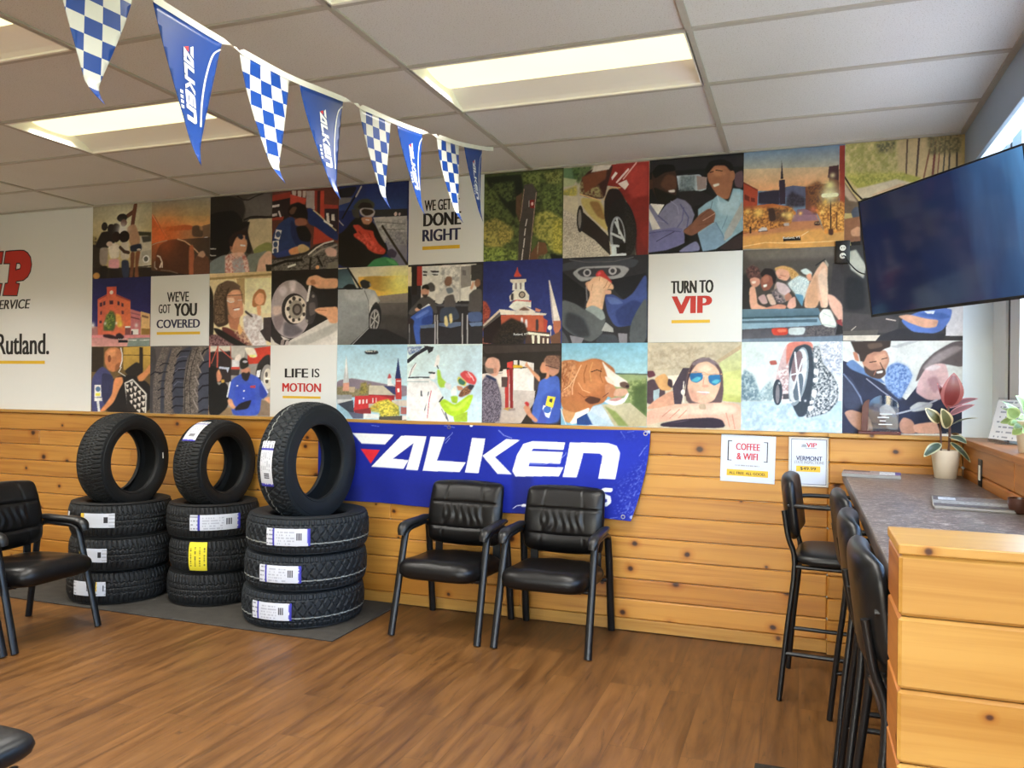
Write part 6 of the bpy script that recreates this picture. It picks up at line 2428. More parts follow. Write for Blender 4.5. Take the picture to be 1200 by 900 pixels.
    ('mural panel of a woman in blue mirrored sunglasses', -0.8440, -0.3170, 1.1877, 1.6788, 166, 152, """
P 199 188 164 ; 0 ; 183 171 144 90 ; -19 14 987 -2 991 236 -15 340
X 207 196 173 ; 174 159 136 91 .5 ; -17 55 731 40 732 297 -15 319
P 191 171 140 ; 0 ;  ; 732 217 989 32 989 81 769 238
P 199 204 160 ; 0 ; 191 196 112 90 ; 769 238 989 81 994 686 808 672
P 207 212 136 ; 22 ;  ; 805 356 991 315 994 608 816 592
P 241 224 205 ; 0 ;  ; 222 389 370 378 334 498 260 501
B 77 61 68 ; 0 ;  ; -13 462 72 421 205 541 188 702 36 727 -11 706
B 207 159 104 ; 4 ;  ; 72 421 203 350 279 560 148 562
B 94 53 64 ; 0 ;  ; -15 340 70 329 99 391 15 421
B 61 49 56 ; 0 ;  ; 231 419 277 439 279 539 222 501
P 160 180 185 ; 0 ;  ; 72 564 139 541 131 684 74 704
B 207 155 128 ; 4 ;  ; -9 788 74 684 298 539 336 720 150 763
P 71 61 72 ; 0 ;  ; 279 519 387 297 461 297 408 519 374 718 300 720
B 96 78 80 ; 4 ;  ; 425 358 497 217 605 169 732 217 805 336 816 572 791 731 410 718
B 129 114 120 ; 0 ;  ; 478 238 605 175 713 217 751 315 624 217 497 277
B 232 188 160 ; 0 ;  ; 454 378 533 248 641 217 732 277 787 374 780 513 719 672 611 714 484 678 436 537
B 243 208 185 ; 26 ;  ; 533 277 660 256 698 336 571 356
B 216 163 140 ; 22 ;  ; 444 517 537 596 556 696 484 678
B 42 106 160 ; 0 ;  ; 452 368 516 338 598 352 600 427 535 472 472 448
B 46 114 164 ; 0 ;  ; 653 386 715 360 797 374 787 458 717 503 662 460
B 87 180 201 ; 7 ;  ; 480 437 535 397 590 407 545 460 480 450
B 87 180 201 ; 7 ;  ; 681 460 734 425 784 435 744 484
L 207 159 124 ; 9.1 ; 452 354 607 346 658 372 797 366
L 207 163 136 ; 11.0 ; 592 366 658 380
B 232 163 160 ; 0 ;  ; 518 566 609 560 681 584 609 610
L 243 243 233 ; 12.8 ; 541 572 664 578
E 216 159 136 ; 626 505 37 16 0 7
L 207 147 124 ; 9.1 ; 611 407 602 486
L 63 45 56 ; 11.0 ; 480 297 435 458 414 619
L 145 131 136 ; 9.1 ; 552 197 660 181 751 256
L 94 74 80 ; 11.0 ; 772 336 803 492 789 651
B 224 175 152 ; 0 ;  ; -9 808 300 720 700 692 994 696 998 989 882 993 793 887 486 877 152 926 -8 981
B 241 200 177 ; 29 ;  ; 152 824 484 716 719 712 951 727 951 806 484 836
L 191 135 116 ; 9.1 ; 171 865 262 782
L 191 135 116 ; 9.1 ; 254 883 355 779
L 191 135 116 ; 9.1 ; 347 879 429 788
L 191 135 116 ; 9.1 ; 844 808 882 965
L 191 135 116 ; 9.1 ; 907 826 935 983
B 46 37 52 ; 0 ;  ; 152 946 393 889 702 861 810 887 846 985 152 987
B 112 98 112 ; 7 ;  ; 228 944 486 891 393 918
B 191 167 140 ; 0 ;  ; 556 714 628 704 639 773 565 775
L 232 220 209 ; 11.0 ; 398 458 391 598 400 698
E 241 232 221 ; 391 578 22 32 0 0
L 207 188 169 ; 7.3 ; 438 757 444 877
"""),
    ('mural panel of three young women lying in an open car boot', -0.3170, 0.2060, 1.6788, 2.1909, 178, 164, """
P 88 82 76 ; 0 ; 61 57 54 90 ; -17 -12 996 -10 1002 664 -11 642
P 111 104 96 ; 36 ;  ; 2 8 891 -2 916 115 76 117
P 46 43 42 ; 24 ;  ; -15 271 78 250 96 644 -11 642
P 63 59 60 ; 0 ;  ; 893 178 998 156 1004 740 874 470
B 77 53 52 ; 0 ;  ; 34 220 90 170 164 199 189 279 178 371 103 316 54 314
X 127 86 80 ; 59 41 40 29 .5 ; 34 220 90 170 164 199 189 279 78 302
B 208 147 123 ; 0 ;  ; 73 314 128 297 178 318 184 371 141 410 92 388
B 34 25 26 ; 0 ;  ; 178 265 226 203 312 219 348 310 325 388 264 283 203 306
B 146 90 72 ; 0 ;  ; 184 318 239 267 300 297 314 375 277 439 216 451 191 398
B 171 110 88 ; 10 ;  ; 203 306 264 283 275 347 214 373
B 243 243 235 ; 0 ;  ; 208 384 252 377 252 402 218 414
B 243 224 207 ; 2 ;  ; 92 342 141 338 136 367 101 369
B 225 171 143 ; 0 ;  ; 73 408 128 383 149 515 157 593 268 636 254 675 96 658 75 566
B 192 159 155 ; 0 ;  ; 155 515 228 478 266 584 205 595
B 217 187 167 ; 0 ;  ; 241 490 302 480 352 597 291 609
B 175 155 139 ; 0 ;  ; 337 363 423 379 470 459 447 574 363 586 314 453
X 63 61 72 ; 183 163 163 29 .5 ; 289 467 350 416 447 574 363 586
B 210 187 187 ; 0 ;  ; 337 349 434 379 495 459 436 509 363 468
B 183 126 104 ; 0 ;  ; 423 509 470 470 509 523 447 574
B 208 159 100 ; 0 ;  ; 323 205 407 183 493 213 564 279 566 383 493 330 468 263 337 246
X 225 183 111 ; 163 114 56 19 .5 ; 421 189 505 226 572 293 566 396 493 342 468 250
B 225 167 139 ; 0 ;  ; 329 246 373 215 457 236 482 302 446 353 361 324
L 175 102 84 ; 6.0 ; 384 287 434 301
E 192 122 104 ; 379 310 14 8 0 0
B 192 208 207 ; 0 ;  ; 446 379 566 293 673 347 650 476 604 578 543 500
X 225 232 227 ; 167 187 191 17 .5 ; 446 379 566 293 673 347 650 476 604 578
B 208 220 215 ; 0 ;  ; 576 242 635 219 696 271 685 310 612 281
B 217 155 123 ; 0 ;  ; 631 295 685 271 696 349 662 361
B 96 147 175 ; 0 ;  ; 520 486 616 502 604 631 579 591
B 233 187 155 ; 0 ;  ; 616 642 639 463 730 248 799 148 847 213 837 431 851 636 782 646 769 556 734 646
B 212 163 127 ; 17 ;  ; 639 476 730 260 757 467 757 632 629 640
B 243 208 179 ; 10 ;  ; 742 299 824 199 849 431 851 636 805 648
L 46 45 44 ; 14.4 ; 730 195 816 136
B 183 171 151 ; 0 ;  ; 816 136 853 187 847 226 818 174
B 233 183 159 ; 0 ;  ; 839 494 908 521 990 613 992 830 887 675 851 584
L 200 147 127 ; 4.8 ; 851 547 862 586
B 225 171 151 ; 0 ;  ; 472 549 532 511 545 629 486 654 449 627
B 208 143 119 ; 0 ;  ; 229 634 377 591 449 613 436 652 243 687 207 674
P 96 122 135 ; 0 ; 79 106 119 90 ; -11 642 757 646 782 711 641 734 -10 736
P 59 82 92 ; 0 ;  ; -10 728 759 716 771 736 -10 752
P 129 159 175 ; 0 ; 142 171 187 90 ; -10 748 759 742 795 834 -10 861
P 79 102 115 ; 0 ;  ; -4 769 748 761 748 795 -4 795
P 79 78 84 ; 0 ; 94 94 102 90 ; -10 861 992 816 994 1002 -8 994
B 208 69 52 ; 0 ;  ; 293 851 463 847 465 925 319 931
B 233 122 92 ; 7 ;  ; 354 865 451 861 451 892 367 898
B 200 208 207 ; 0 ;  ; 468 847 642 843 620 927 470 925
X 113 106 104 ; 63 59 64 17 .5 ; 642 849 924 816 924 943 642 941
P 113 130 147 ; 4 ;  ; -8 966 994 937 994 1002 -8 1000
B 232 234 223 ; 0 ;  ; 765 711 805 654 876 662 935 816 924 853 830 845 784 800
L 183 195 187 ; 6.0 ; 805 699 876 738
L 192 204 195 ; 9.6 ; 795 814 924 843
P 150 65 64 ; 7 ;  ; 929 777 981 765 992 841 946 816
P 42 41 44 ; 0 ;  ; 946 816 992 841 994 918 924 931
"""),
    ('mural panel of a snow-covered winter tyre on a red car', -0.3170, 0.2060, 1.1877, 1.6788, 178, 158, """
P 208 224 223 ; 0 ; 225 232 231 90 ; -13 -9 987 -9 992 667 -6 678
X 79 108 123 ; 175 195 199 37 .55 ; -8 413 34 315 124 372 195 586 197 667 -6 678
X 129 155 163 ; 192 212 215 34 .5 ; 161 586 298 429 352 584 317 665 180 667
P 175 200 211 ; 0 ; 192 216 223 90 ; -6 678 992 649 996 1005 -2 1010
X 167 191 207 ; 208 228 231 68 .5 ; -6 696 541 676 627 847 994 855 996 1005 -2 1010
B 208 179 179 ; 0 ;  ; 365 313 449 6 702 -2 706 332 507 639 369 641 333 525
B 208 126 111 ; 0 ;  ; 449 6 702 -2 721 122 635 65 533 63 484 197 451 274
B 192 163 167 ; 10 ;  ; 382 295 451 274 489 600 403 641 352 564
X 242 236 235 ; 167 126 127 31 .5 ; 365 313 468 293 489 600 369 641
B 175 94 84 ; 0 ;  ; 279 217 348 207 365 256 296 264
E 55 65 76 ; 369 564 48 144 0 0
E 129 126 131 ; 369 584 20 105 0 0
P 79 78 84 ; 0 ;  ; 421 582 505 582 489 639 421 641
B 55 65 76 ; 0 ;  ; 468 256 533 63 635 26 704 65 738 329 709 674 642 826 576 839 514 714
E 146 159 167 ; 572 389 88 326 8 0
E 208 212 215 ; 568 378 78 297 8 0
E 127 106 111 ; 556 274 51 173 8 0
E 96 110 123 ; 572 503 44 153 8 0
L 225 228 231 ; 17.0 ; 535 122 591 655
L 225 228 231 ; 17.0 ; 612 197 522 523
L 225 228 231 ; 15.3 ; 639 332 503 370
B 40 53 64 ; 0 ;  ; 704 65 769 46 805 236 889 348 956 480 958 649 860 784 627 855 692 712 738 329
X 242 243 243 ; 36 49 60 27 .5 ; 704 65 769 46 805 236 889 348 956 480 958 649 860 784 627 855 692 712 738 329
B 243 243 243 ; 0 ;  ; 721 179 763 197 755 236 721 226
B 243 243 243 ; 0 ;  ; 723 293 772 311 765 378 719 360
B 243 243 243 ; 0 ;  ; 715 407 755 397 765 443 715 454
B 243 243 243 ; 0 ;  ; 707 521 757 539 742 625 700 606
B 243 243 243 ; 0 ;  ; 683 655 725 645 725 682 685 692
B 243 243 243 ; 0 ;  ; 667 712 727 710 709 767 667 769
P 208 208 215 ; 0 ;  ; 769 8 987 0 990 386 872 329 805 215
X 243 243 243 ; 146 159 183 27 .5 ; 769 8 987 0 990 386 872 329 805 215
G 243 243 243 ; 461 279 14 1
G 243 243 243 ; 384 464 14 1
G 243 243 243 ; 822 775 20 1
G 243 243 243 ; 642 655 15 1
L 242 242 241 ; 13.6 ; 421 676 507 674
"""),
    ('mural panel of a town main street at dusk', -0.3170, 0.2060, 2.1909, 2.7360, 178, 175, """
P 113 139 167 ; 0 ; 200 187 159 90 ; -17 0 994 11 998 248 -15 198
P 208 187 151 ; 0 ; 242 171 119 90 ; -15 169 996 220 1000 449 -13 394
P 96 102 131 ; 0 ;  ; 417 383 499 372 635 394 769 407 769 503 419 481
B 73 73 100 ; 3 ;  ; 155 420 363 400 379 561 157 547
P 46 43 60 ; 3 ;  ; 155 420 363 407 365 552 157 527
P 46 39 52 ; 0 ;  ; 375 297 384 110 403 299
P 54 42 58 ; 0 ;  ; 359 310 417 306 421 356 426 550 371 554 363 407
X 63 53 68 ; 38 31 42 27 .5 ; 432 495 486 429 568 475 623 506 623 589 434 585
P 175 75 52 ; 0 ;  ; -15 290 149 393 143 560 -11 578
P 129 53 40 ; 0 ;  ; -15 290 149 389 149 405 -13 310
P 113 45 36 ; 0 ;  ; 15 426 65 457 65 506 15 482
P 113 45 36 ; 0 ;  ; 78 464 120 475 122 517 80 506
P 163 86 56 ; 0 ; 200 122 64 0 ; -11 550 157 547 296 541 461 580 530 638 532 776 -8 833
P 208 143 84 ; 8 ;  ; 4 607 143 587 145 813 6 818
X 233 163 80 ; 96 61 40 33 .5 ; -11 578 501 582 503 776 6 818
X 71 53 44 ; 113 73 48 30 .5 ; 241 580 447 607 449 730 285 721
B 63 45 42 ; 8 ;  ; 254 594 310 578 338 712 270 721
P 134 102 119 ; 0 ; 129 94 111 90 ; 543 613 717 609 732 679 530 693
P 183 122 92 ; 0 ; 204 141 84 90 ; 530 681 732 679 826 903 774 954 -8 974 -8 833 463 772
P 146 110 127 ; 11 ;  ; 503 664 719 677 746 734 489 734
P 217 159 88 ; 19 ;  ; -8 860 772 816 998 925 998 1018 -8 987
L 242 204 143 ; 9.5 ; 8 959 231 928 505 948 998 945
L 242 212 167 ; 6.8 ; 587 877 654 838
P 113 69 56 ; 0 ;  ; 621 396 847 372 845 222 939 202 950 692 771 681 623 616
X 144 94 56 ; 79 53 48 27 .5 ; 621 396 742 338 927 514 929 690 692 662
P 77 49 52 ; 0 ;  ; 845 209 935 202 939 352 834 317
P 154 61 48 ; 0 ;  ; 943 13 994 11 1002 693 950 692
P 200 122 64 ; 0 ; 225 155 72 90 ; 717 622 994 613 998 925 826 903 772 736
X 243 187 96 ; 129 78 40 30 .5 ; 730 569 994 558 998 857 786 818
P 208 155 88 ; 5 ;  ; 799 873 998 857 998 950 828 928
L 63 41 32 ; 13.6 ; 864 510 868 877
B 77 49 36 ; 0 ;  ; 845 822 893 824 893 888 847 882
L 96 61 40 ; 9.5 ; 924 662 925 826
G 243 236 159 ; 855 393 65 1
G 243 243 191 ; 855 488 109 1
L 243 243 207 ; 40.8 ; 795 492 918 492
G 243 228 175 ; 880 299 35 .9
G 243 204 111 ; 159 624 63 1
G 243 204 111 ; 48 604 35 .9
G 243 212 127 ; 465 670 54 1
G 243 212 127 ; 407 659 30 .9
G 243 195 111 ; 574 655 24 1
G 243 130 96 ; 698 622 41 .6
G 243 204 111 ; 813 554 27 .9
G 243 212 127 ; 784 655 30 .9
B 208 204 207 ; 0 ;  ; 153 805 187 772 243 776 250 811 174 820
L 63 53 56 ; 8.2 ; 161 816 250 813
B 192 179 179 ; 0 ;  ; 407 743 463 739 467 774 415 774
B 63 45 44 ; 0 ;  ; 711 745 759 741 771 783 709 783
L 217 179 127 ; 5.4 ; 719 759 759 761
L 46 33 32 ; 16.3 ; 78 767 78 822
P 24 20 20 ; 0 ;  ; 407 890 574 890 583 923 409 925
"""),
    ('mural panel of pine woods above a driver behind the television', 0.2060, 0.7737, 2.1909, 2.7360, 210, 183, """
P 192 175 119 ; 0 ; 209 191 139 90 ; -11 -7 971 -22 978 635 -5 567
X 176 171 103 ; 117 122 71 43 .5 ; -11 7 495 0 499 356 12 317
X 217 200 143 ; 167 163 95 59 .4 ; -11 7 495 0 499 356 12 317
P 209 187 139 ; 24 ;  ; 447 9 971 -7 974 382 451 420
L 111 92 75 ; 14.3 ; 530 11 521 413
L 96 78 67 ; 16.6 ; 627 6 604 426
L 144 102 79 ; 14.3 ; 729 37 664 409
L 130 82 71 ; 19.0 ; 764 39 740 376
L 144 92 79 ; 9.5 ; 800 57 780 365
L 94 86 75 ; 14.3 ; 881 11 872 332
L 88 84 75 ; 11.9 ; 846 7 826 341
L 88 84 75 ; 16.6 ; 937 -11 934 325
X 111 108 79 ; 176 159 111 31 .5 ; 694 -7 971 -7 972 167 708 169
X 78 82 63 ; 163 151 103 31 .4 ; 266 20 435 7 412 128 291 105
P 176 171 87 ; 12 ;  ; 12 317 509 330 652 382 534 468 111 437
X 209 200 111 ; 151 155 75 29 .5 ; 11 290 509 316 534 440 86 407
P 216 202 175 ; 10 ;  ; 99 449 439 378 604 433 296 561 137 550
P 209 179 147 ; 12 ;  ; 234 516 476 422 581 444 296 589
L 34 29 26 ; 14.3 ; 0 323 76 462 150 550 296 547
P 111 94 79 ; 0 ;  ; -7 358 63 475 132 578 132 633 65 684 -4 679
P 192 171 151 ; 14 ;  ; 0 385 51 473 113 576 39 556 2 497
B 78 86 103 ; 0 ;  ; 58 670 88 624 137 620 139 745 78 741
P 144 98 71 ; 7 ;  ; -4 736 139 717 148 967 0 959
B 209 155 119 ; 0 ;  ; 55 851 114 813 146 827 146 912 67 908
P 28 23 22 ; 0 ;  ; 55 963 166 954 167 1024 69 1018
P 51 45 44 ; 0 ;  ; 137 578 974 341 981 1145 143 1106
"""),
    ('mural panel of a blue-shirted worker leaning into a car, behind the television', 0.2060, 0.7737, 1.6788, 2.1909, 210, 172, """
P 59 57 57 ; 0 ;  ; -16 25 1011 78 1020 1004 -7 994
P 184 183 167 ; 10 ;  ; 12 74 104 47 197 224 173 349 65 252
B 38 39 42 ; 25 ;  ; 14 312 173 349 201 666 18 693
P 76 71 71 ; 10 ;  ; -9 693 484 750 462 921 -7 900
P 94 90 83 ; 0 ;  ; -7 892 306 880 294 935 -7 931
P 216 206 190 ; 0 ;  ; -7 935 321 935 282 994 -7 992
L 192 179 163 ; 7.6 ; 72 884 111 845
L 209 191 175 ; 10.1 ; 370 771 447 789
P 217 216 218 ; 0 ;  ; 870 666 1016 646 1020 951 861 949
B 46 45 50 ; 0 ;  ; 270 994 358 920 511 859 763 931 854 925 854 994
B 92 122 190 ; 0 ;  ; 479 781 661 691 833 666 914 683 897 789 835 894 763 925 587 908
B 71 102 167 ; 13 ;  ; 611 722 823 711 909 759 823 787
B 226 171 139 ; 0 ;  ; 460 742 560 728 712 777 803 787 786 863 687 869 562 814
P 226 232 234 ; 0 ;  ; 685 701 772 695 761 728 710 724
"""),
    ('mural panel of a bearded man smiling over an engine part', 0.2060, 0.7737, 1.1877, 1.6788, 210, 165, """
P 222 224 218 ; 0 ; 201 208 206 60 ; -9 -7 1020 -4 1025 558 -4 574
P 184 187 187 ; 8 ;  ; 410 63 564 8 664 0 462 79
B 94 86 87 ; 0 ;  ; 617 435 666 258 764 130 911 18 1020 -4 1022 289 838 242 715 289 641 419
B 144 134 135 ; 18 ;  ; 666 305 764 160 935 50 1008 83 838 209 715 289
P 44 49 71 ; 0 ;  ; -7 209 76 242 402 503 543 629 643 466 780 562 1023 431 1027 969 0 1005
B 59 65 87 ; 13 ;  ; -4 358 76 391 157 572 185 735 26 739 -2 574
L 113 126 155 ; 12.7 ; 11 358 90 474 157 604 185 718
L 147 151 171 ; 10.1 ; 208 407 338 535 467 647
B 101 130 175 ; 0 ;  ; 23 244 88 193 180 293 336 405 377 470 208 374 76 309
B 105 134 187 ; 0 ;  ; 363 405 388 274 463 226 553 274 597 370 543 517 493 631 377 503
X 151 179 218 ; 71 102 159 25 .5 ; 363 405 388 274 463 226 553 274 597 370 543 517 493 631 377 503
B 184 134 111 ; 0 ;  ; 160 177 231 112 373 95 405 209 363 323 324 405 259 374 180 274
B 209 159 131 ; 15 ;  ; 257 160 373 128 388 242 310 274
B 78 61 55 ; 0 ;  ; 180 258 247 325 361 291 375 356 324 413 247 391 194 342
B 243 240 230 ; 0 ;  ; 287 332 349 315 343 344 298 350
L 63 45 40 ; 8.9 ; 234 230 287 220
L 63 45 40 ; 7.6 ; 335 197 380 183
L 61 43 38 ; 7.6 ; 322 234 352 307
L 163 110 91 ; 7.6 ; 287 323 271 366
P 61 49 44 ; 5 ;  ; 67 4 412 -4 405 67 358 87 322 116 270 116 211 152 183 226 153 217 139 144 107 120
B 96 78 67 ; 13 ;  ; 204 30 333 18 347 63 231 95
B 192 130 103 ; 0 ;  ; 86 112 127 128 148 226 107 209
B 209 175 175 ; 0 ;  ; 641 435 691 305 777 242 863 242 890 368 865 496 830 625 719 627 618 547
B 176 139 143 ; 18 ;  ; 705 403 791 368 828 496 768 562
B 217 204 206 ; 13 ;  ; 678 305 764 250 838 272 766 321
B 184 143 123 ; 0 ;  ; 14 773 79 739 238 800 278 995 187 997 81 904
B 42 49 73 ; 13 ;  ; 185 735 493 631 720 818 696 979 342 993
B 201 187 183 ; 0 ;  ; 314 716 391 665 442 729 469 794 340 830
B 117 122 131 ; 8 ;  ; 366 796 469 777 483 955 380 942
B 188 143 123 ; 0 ;  ; 483 889 520 808 595 839 634 934 622 983 507 987
B 217 171 151 ; 0 ;  ; 595 887 782 849 844 879 846 975 622 983
B 192 200 206 ; 0 ;  ; 569 710 643 643 768 657 743 722 595 757
L 176 183 198 ; 15.2 ; 469 777 620 724 793 625
B 30 37 55 ; 0 ;  ; 770 720 1025 621 1027 969 821 975
"""),
]
BANNER = (-3.0290, -0.8150, -0.9180, 0.6455, 1.1720, """
P 17 35 148 ; 0 ;  ; -33 -70 1017 -61 1074 1039 -31 1183
P 14 29 131 ; 46 ;  ; -32 689 442 625 460 1119 -32 1250
P 24 45 168 ; 46 ;  ; 557 23 1004 -2 1019 505 599 562
P 14 27 118 ; 15 ;  ; 630 557 690 543 720 1079 657 1096
P 12 25 109 ; 23 ;  ; -32 855 153 813 160 1200 -32 1250
P 243 243 243 ; 0 ;  ; 116 144 256 148 227 274 149 272
P 226 40 53 ; 0 ;  ; 146 340 211 344 181 519
P 243 243 243 ; 0 ;  ; 183 557 280 156 319 152 320 241 256 441 307 450 292 558
P 243 243 243 ; 0 ;  ; 319 152 360 154 339 564 300 566 320 241
P 243 243 243 ; 0 ;  ; 373 152 418 152 397 435 487 437 470 555 355 564
P 243 243 243 ; 0 ;  ; 501 150 541 154 529 555 487 555
P 243 243 243 ; 0 ;  ; 536 351 603 150 644 156 574 361 630 551 587 553
P 243 243 243 ; 0 ;  ; 772 167 681 163 654 198 638 329 630 511 642 572 766 553 775 450 675 454 677 414 764 414 768 279 679 277 683 249 769 251
P 243 243 243 ; 0 ;  ; 785 165 889 156 913 184 924 260 923 555 877 557 878 302 871 277 825 277 816 560 777 558
L 243 243 243 ; 11.6 ; 719 743 760 739
L 243 243 243 ; 11.6 ; 739 743 744 904
L 243 243 243 ; 11.6 ; 775 735 780 895
L 243 243 243 ; 11.6 ; 808 887 803 727 827 729 833 765 823 800 807 805
L 243 243 243 ; 11.6 ; 817 790 839 879
L 243 243 243 ; 11.6 ; 881 722 852 726 858 870 885 868
L 243 243 243 ; 11.6 ; 853 775 877 773
L 243 243 243 ; 10.8 ; 918 678 898 682 896 735 918 765 923 811 917 841 899 847
L 217 220 243 ; 2.3 ; 652 940 662 906 677 896 687 912
E 234 235 243 ; 683 900 8 17 0 0
L 152 164 226 ; 1.5 ; 416 196 439 114 441 93
L 152 164 226 ; 1.5 ; 420 226 433 161
L 152 164 226 ; 1.5 ; 759 382 775 306 778 275
L 152 164 226 ; 1.5 ; 675 422 716 425 745 399
L 100 117 209 ; 2.3 ; 181 36 206 47
L 100 117 209 ; 2.3 ; 415 15 447 36
L 135 147 222 ; 2.3 ; 580 51 596 108 619 137
L 135 147 222 ; 2.3 ; 922 23 933 91
L 135 147 222 ; 2.3 ; 940 28 957 15
L 182 190 239 ; 3.1 ; 984 0 997 32
L 126 139 218 ; 2.3 ; 976 285 987 198 993 169
L 126 139 218 ; 2.3 ; 976 458 986 384
L 152 164 231 ; 2.3 ; 971 631 985 570 988 484
L 126 139 218 ; 2.3 ; 963 720 974 674
L 174 184 239 ; 2.3 ; 963 923 979 891 980 773
L 118 130 213 ; 2.3 ; 940 990 960 969
L 152 164 231 ; 2.3 ; 983 714 992 627
E 234 237 243 ; 498 6 5 17 0 0
E 217 220 243 ; 996 15 5 20 0 0
E 234 237 243 ; 998 950 6 20 0 0
X 152 164 231 ; 17 35 148 8 .16 ; 928 612 985 342 991 27 997 27 1001 942 954 984
X 118 130 213 ; 17 35 148 6 .12 ; 908 23 970 15 972 116 909 95
""")
FALKEN_SHAPES = [('w', [(0.005, 1.001), (0.162, 0.994), (0.127, 0.697), (0.041, 0.7)]), ('r', [(0.037, 0.539), (0.109, 0.532), (0.072, 0.118)]), ('w', [(0.074, 0.028), (0.188, 0.979), (0.234, 0.985), (0.234, 0.775), (0.157, 0.3), (0.215, 0.275), (0.197, 0.021)]), ('w', [(0.234, 0.985), (0.282, 0.984), (0.249, 0.002), (0.206, 0.001), (0.234, 0.775)]), ('w', [(0.297, 0.988), (0.35, 0.988), (0.32, 0.311), (0.427, 0.303), (0.403, 0.021), (0.268, 0.002)]), ('w', [(0.451, 0.995), (0.5, 0.987), (0.474, 0.018), (0.423, 0.021)]), ('w', [(0.489, 0.507), (0.577, 0.994), (0.629, 0.979), (0.536, 0.485), (0.598, 0.026), (0.545, 0.022)]), ('w', [(0.796, 0.954), (0.678, 0.964), (0.642, 0.881), (0.618, 0.562), (0.6, 0.121), (0.613, -0.027), (0.772, 0.015), (0.79, 0.265), (0.66, 0.258), (0.664, 0.353), (0.777, 0.354), (0.788, 0.679), (0.672, 0.688), (0.678, 0.754), (0.79, 0.751)]), ('w', [(0.813, 0.958), (0.956, 0.983), (0.987, 0.914), (1.0, 0.728), (0.982, 0.004), (0.92, 0.003), (0.934, 0.624), (0.927, 0.685), (0.864, 0.688), (0.838, -0.004), (0.787, -0.001)])]
SLOGANS = [
    ("white slogan panel reading WE'VE GOT YOU COVERED", -4.5020, -3.9740, 1.6788, 2.1909, [("WE'VE", 'k', 0.026, (-4.35, -4.152, 1.998, 2.073)), ('GOT', 'k', 0.026, (-4.426, -4.316, 1.917, 1.982)), ('YOU', 'k', 0.055, (-4.285, -4.078, 1.894, 1.987)), ('COVERED', 'n', 0.05, (-4.444, -4.051, 1.809, 1.871)), ('-', 'y', 0, (-4.441, -4.05, 1.761, 1.781))]),
    ('white slogan panel reading LIFE IS MOTION', -3.4500, -2.9200, 1.1877, 1.6788, [('LIFE', 'k', 0.055, (-3.33, -3.142, 1.458, 1.519)), ('IS', 'k', 0.026, (-3.113, -3.053, 1.46, 1.519)), ('MOTION', 'r', 0.05, (-3.349, -3.04, 1.361, 1.42)), ('-', 'y', 0, (-3.345, -3.043, 1.316, 1.332))]),
    ('white slogan panel reading WE GET IT DONE RIGHT', -2.3990, -1.8760, 2.1909, 2.7360, [('WE GET IT', 'k', 0.026, (-2.285, -2.04, 2.531, 2.6)), ('DONE', 'k', 0.055, (-2.293, -2.028, 2.432, 2.516)), ('RIGHT', 'n', 0.05, (-2.298, -2.03, 2.336, 2.412)), ('-', 'y', 0, (-2.297, -2.036, 2.282, 2.305))]),
    ('white slogan panel reading TURN TO VIP', -0.8440, -0.3170, 1.6788, 2.1909, [('TURN TO', 'k', 0.04, (-0.713, -0.474, 1.959, 2.032)), ('VIP', 'r', 0.07, (-0.708, -0.481, 1.844, 1.943)), ('-', 'y', 0, (-0.707, -0.492, 1.789, 1.807))]),
]
WELCOME = (-5.0680, [('SERVICE', 'k', 0.04, (-6.094, -5.7, 1.981, 2.055)), ('Rutland.', 'k', 0.03, (-6.06, -5.498, 1.62, 1.785)), ('-', 'y', 0, (-6.585, -5.542, 1.546, 1.571))], [[(-5.97, 2.437), (-5.932, 2.439), (-5.817, 2.439), (-5.776, 2.435), (-5.739, 2.416), (-5.709, 2.381), (-5.697, 2.327), (-5.708, 2.274), (-5.736, 2.234), (-5.781, 2.208), (-5.859, 2.202), (-5.862, 2.182), (-5.826, 2.177), (-5.848, 2.09), (-5.996, 2.095), (-5.973, 2.182), (-5.945, 2.184), (-5.922, 2.346), (-5.988, 2.348)], [(-6.146, 2.439), (-6.003, 2.438), (-6.018, 2.349), (-6.05, 2.348), (-6.074, 2.185), (-6.014, 2.182), (-6.035, 2.095), (-6.186, 2.098), (-6.165, 2.185), (-6.132, 2.187), (-6.105, 2.35), (-6.165, 2.351)], [(-6.392, 2.448), (-6.23, 2.442), (-6.246, 2.356), (-6.27, 2.356), (-6.282, 2.222), (-6.205, 2.354), (-6.226, 2.355), (-6.21, 2.441), (-6.159, 2.44), (-6.178, 2.353), (-6.195, 2.353), (-6.311, 2.103), (-6.375, 2.104), (-6.373, 2.361), (-6.408, 2.362)]], [(-5.856, 2.346), (-5.819, 2.345), (-5.804, 2.323), (-5.813, 2.293), (-5.867, 2.285), (-5.864, 2.316)])
COFFEE = {'frame': (-0.426, -0.135, 0.899, 1.161), 't': [('COFFEE', 'R', 0.03, (-0.345, -0.217, 1.077, 1.115)), ('& WIFI', 'R', 0.03, (-0.34, -0.227, 1.024, 1.061)), ('-', 'y', 0, (-0.391, -0.17, 0.932, 0.968)), ('ALL FREE. ALL GOOD.', 'k', 0.03, (-0.378, -0.184, 0.941, 0.956)), ('-', 'k', 0, (-0.389, -0.383, 1.016, 1.127)), ('-', 'k', 0, (-0.389, -0.367, 1.123, 1.128)), ('-', 'k', 0, (-0.388, -0.366, 1.016, 1.02)), ('-', 'k', 0, (-0.18, -0.175, 1.017, 1.127)), ('-', 'k', 0, (-0.197, -0.175, 1.123, 1.127)), ('-', 'k', 0, (-0.195, -0.174, 1.016, 1.02))], 'small': (-0.346, -0.217, 0.985, 0.997)}
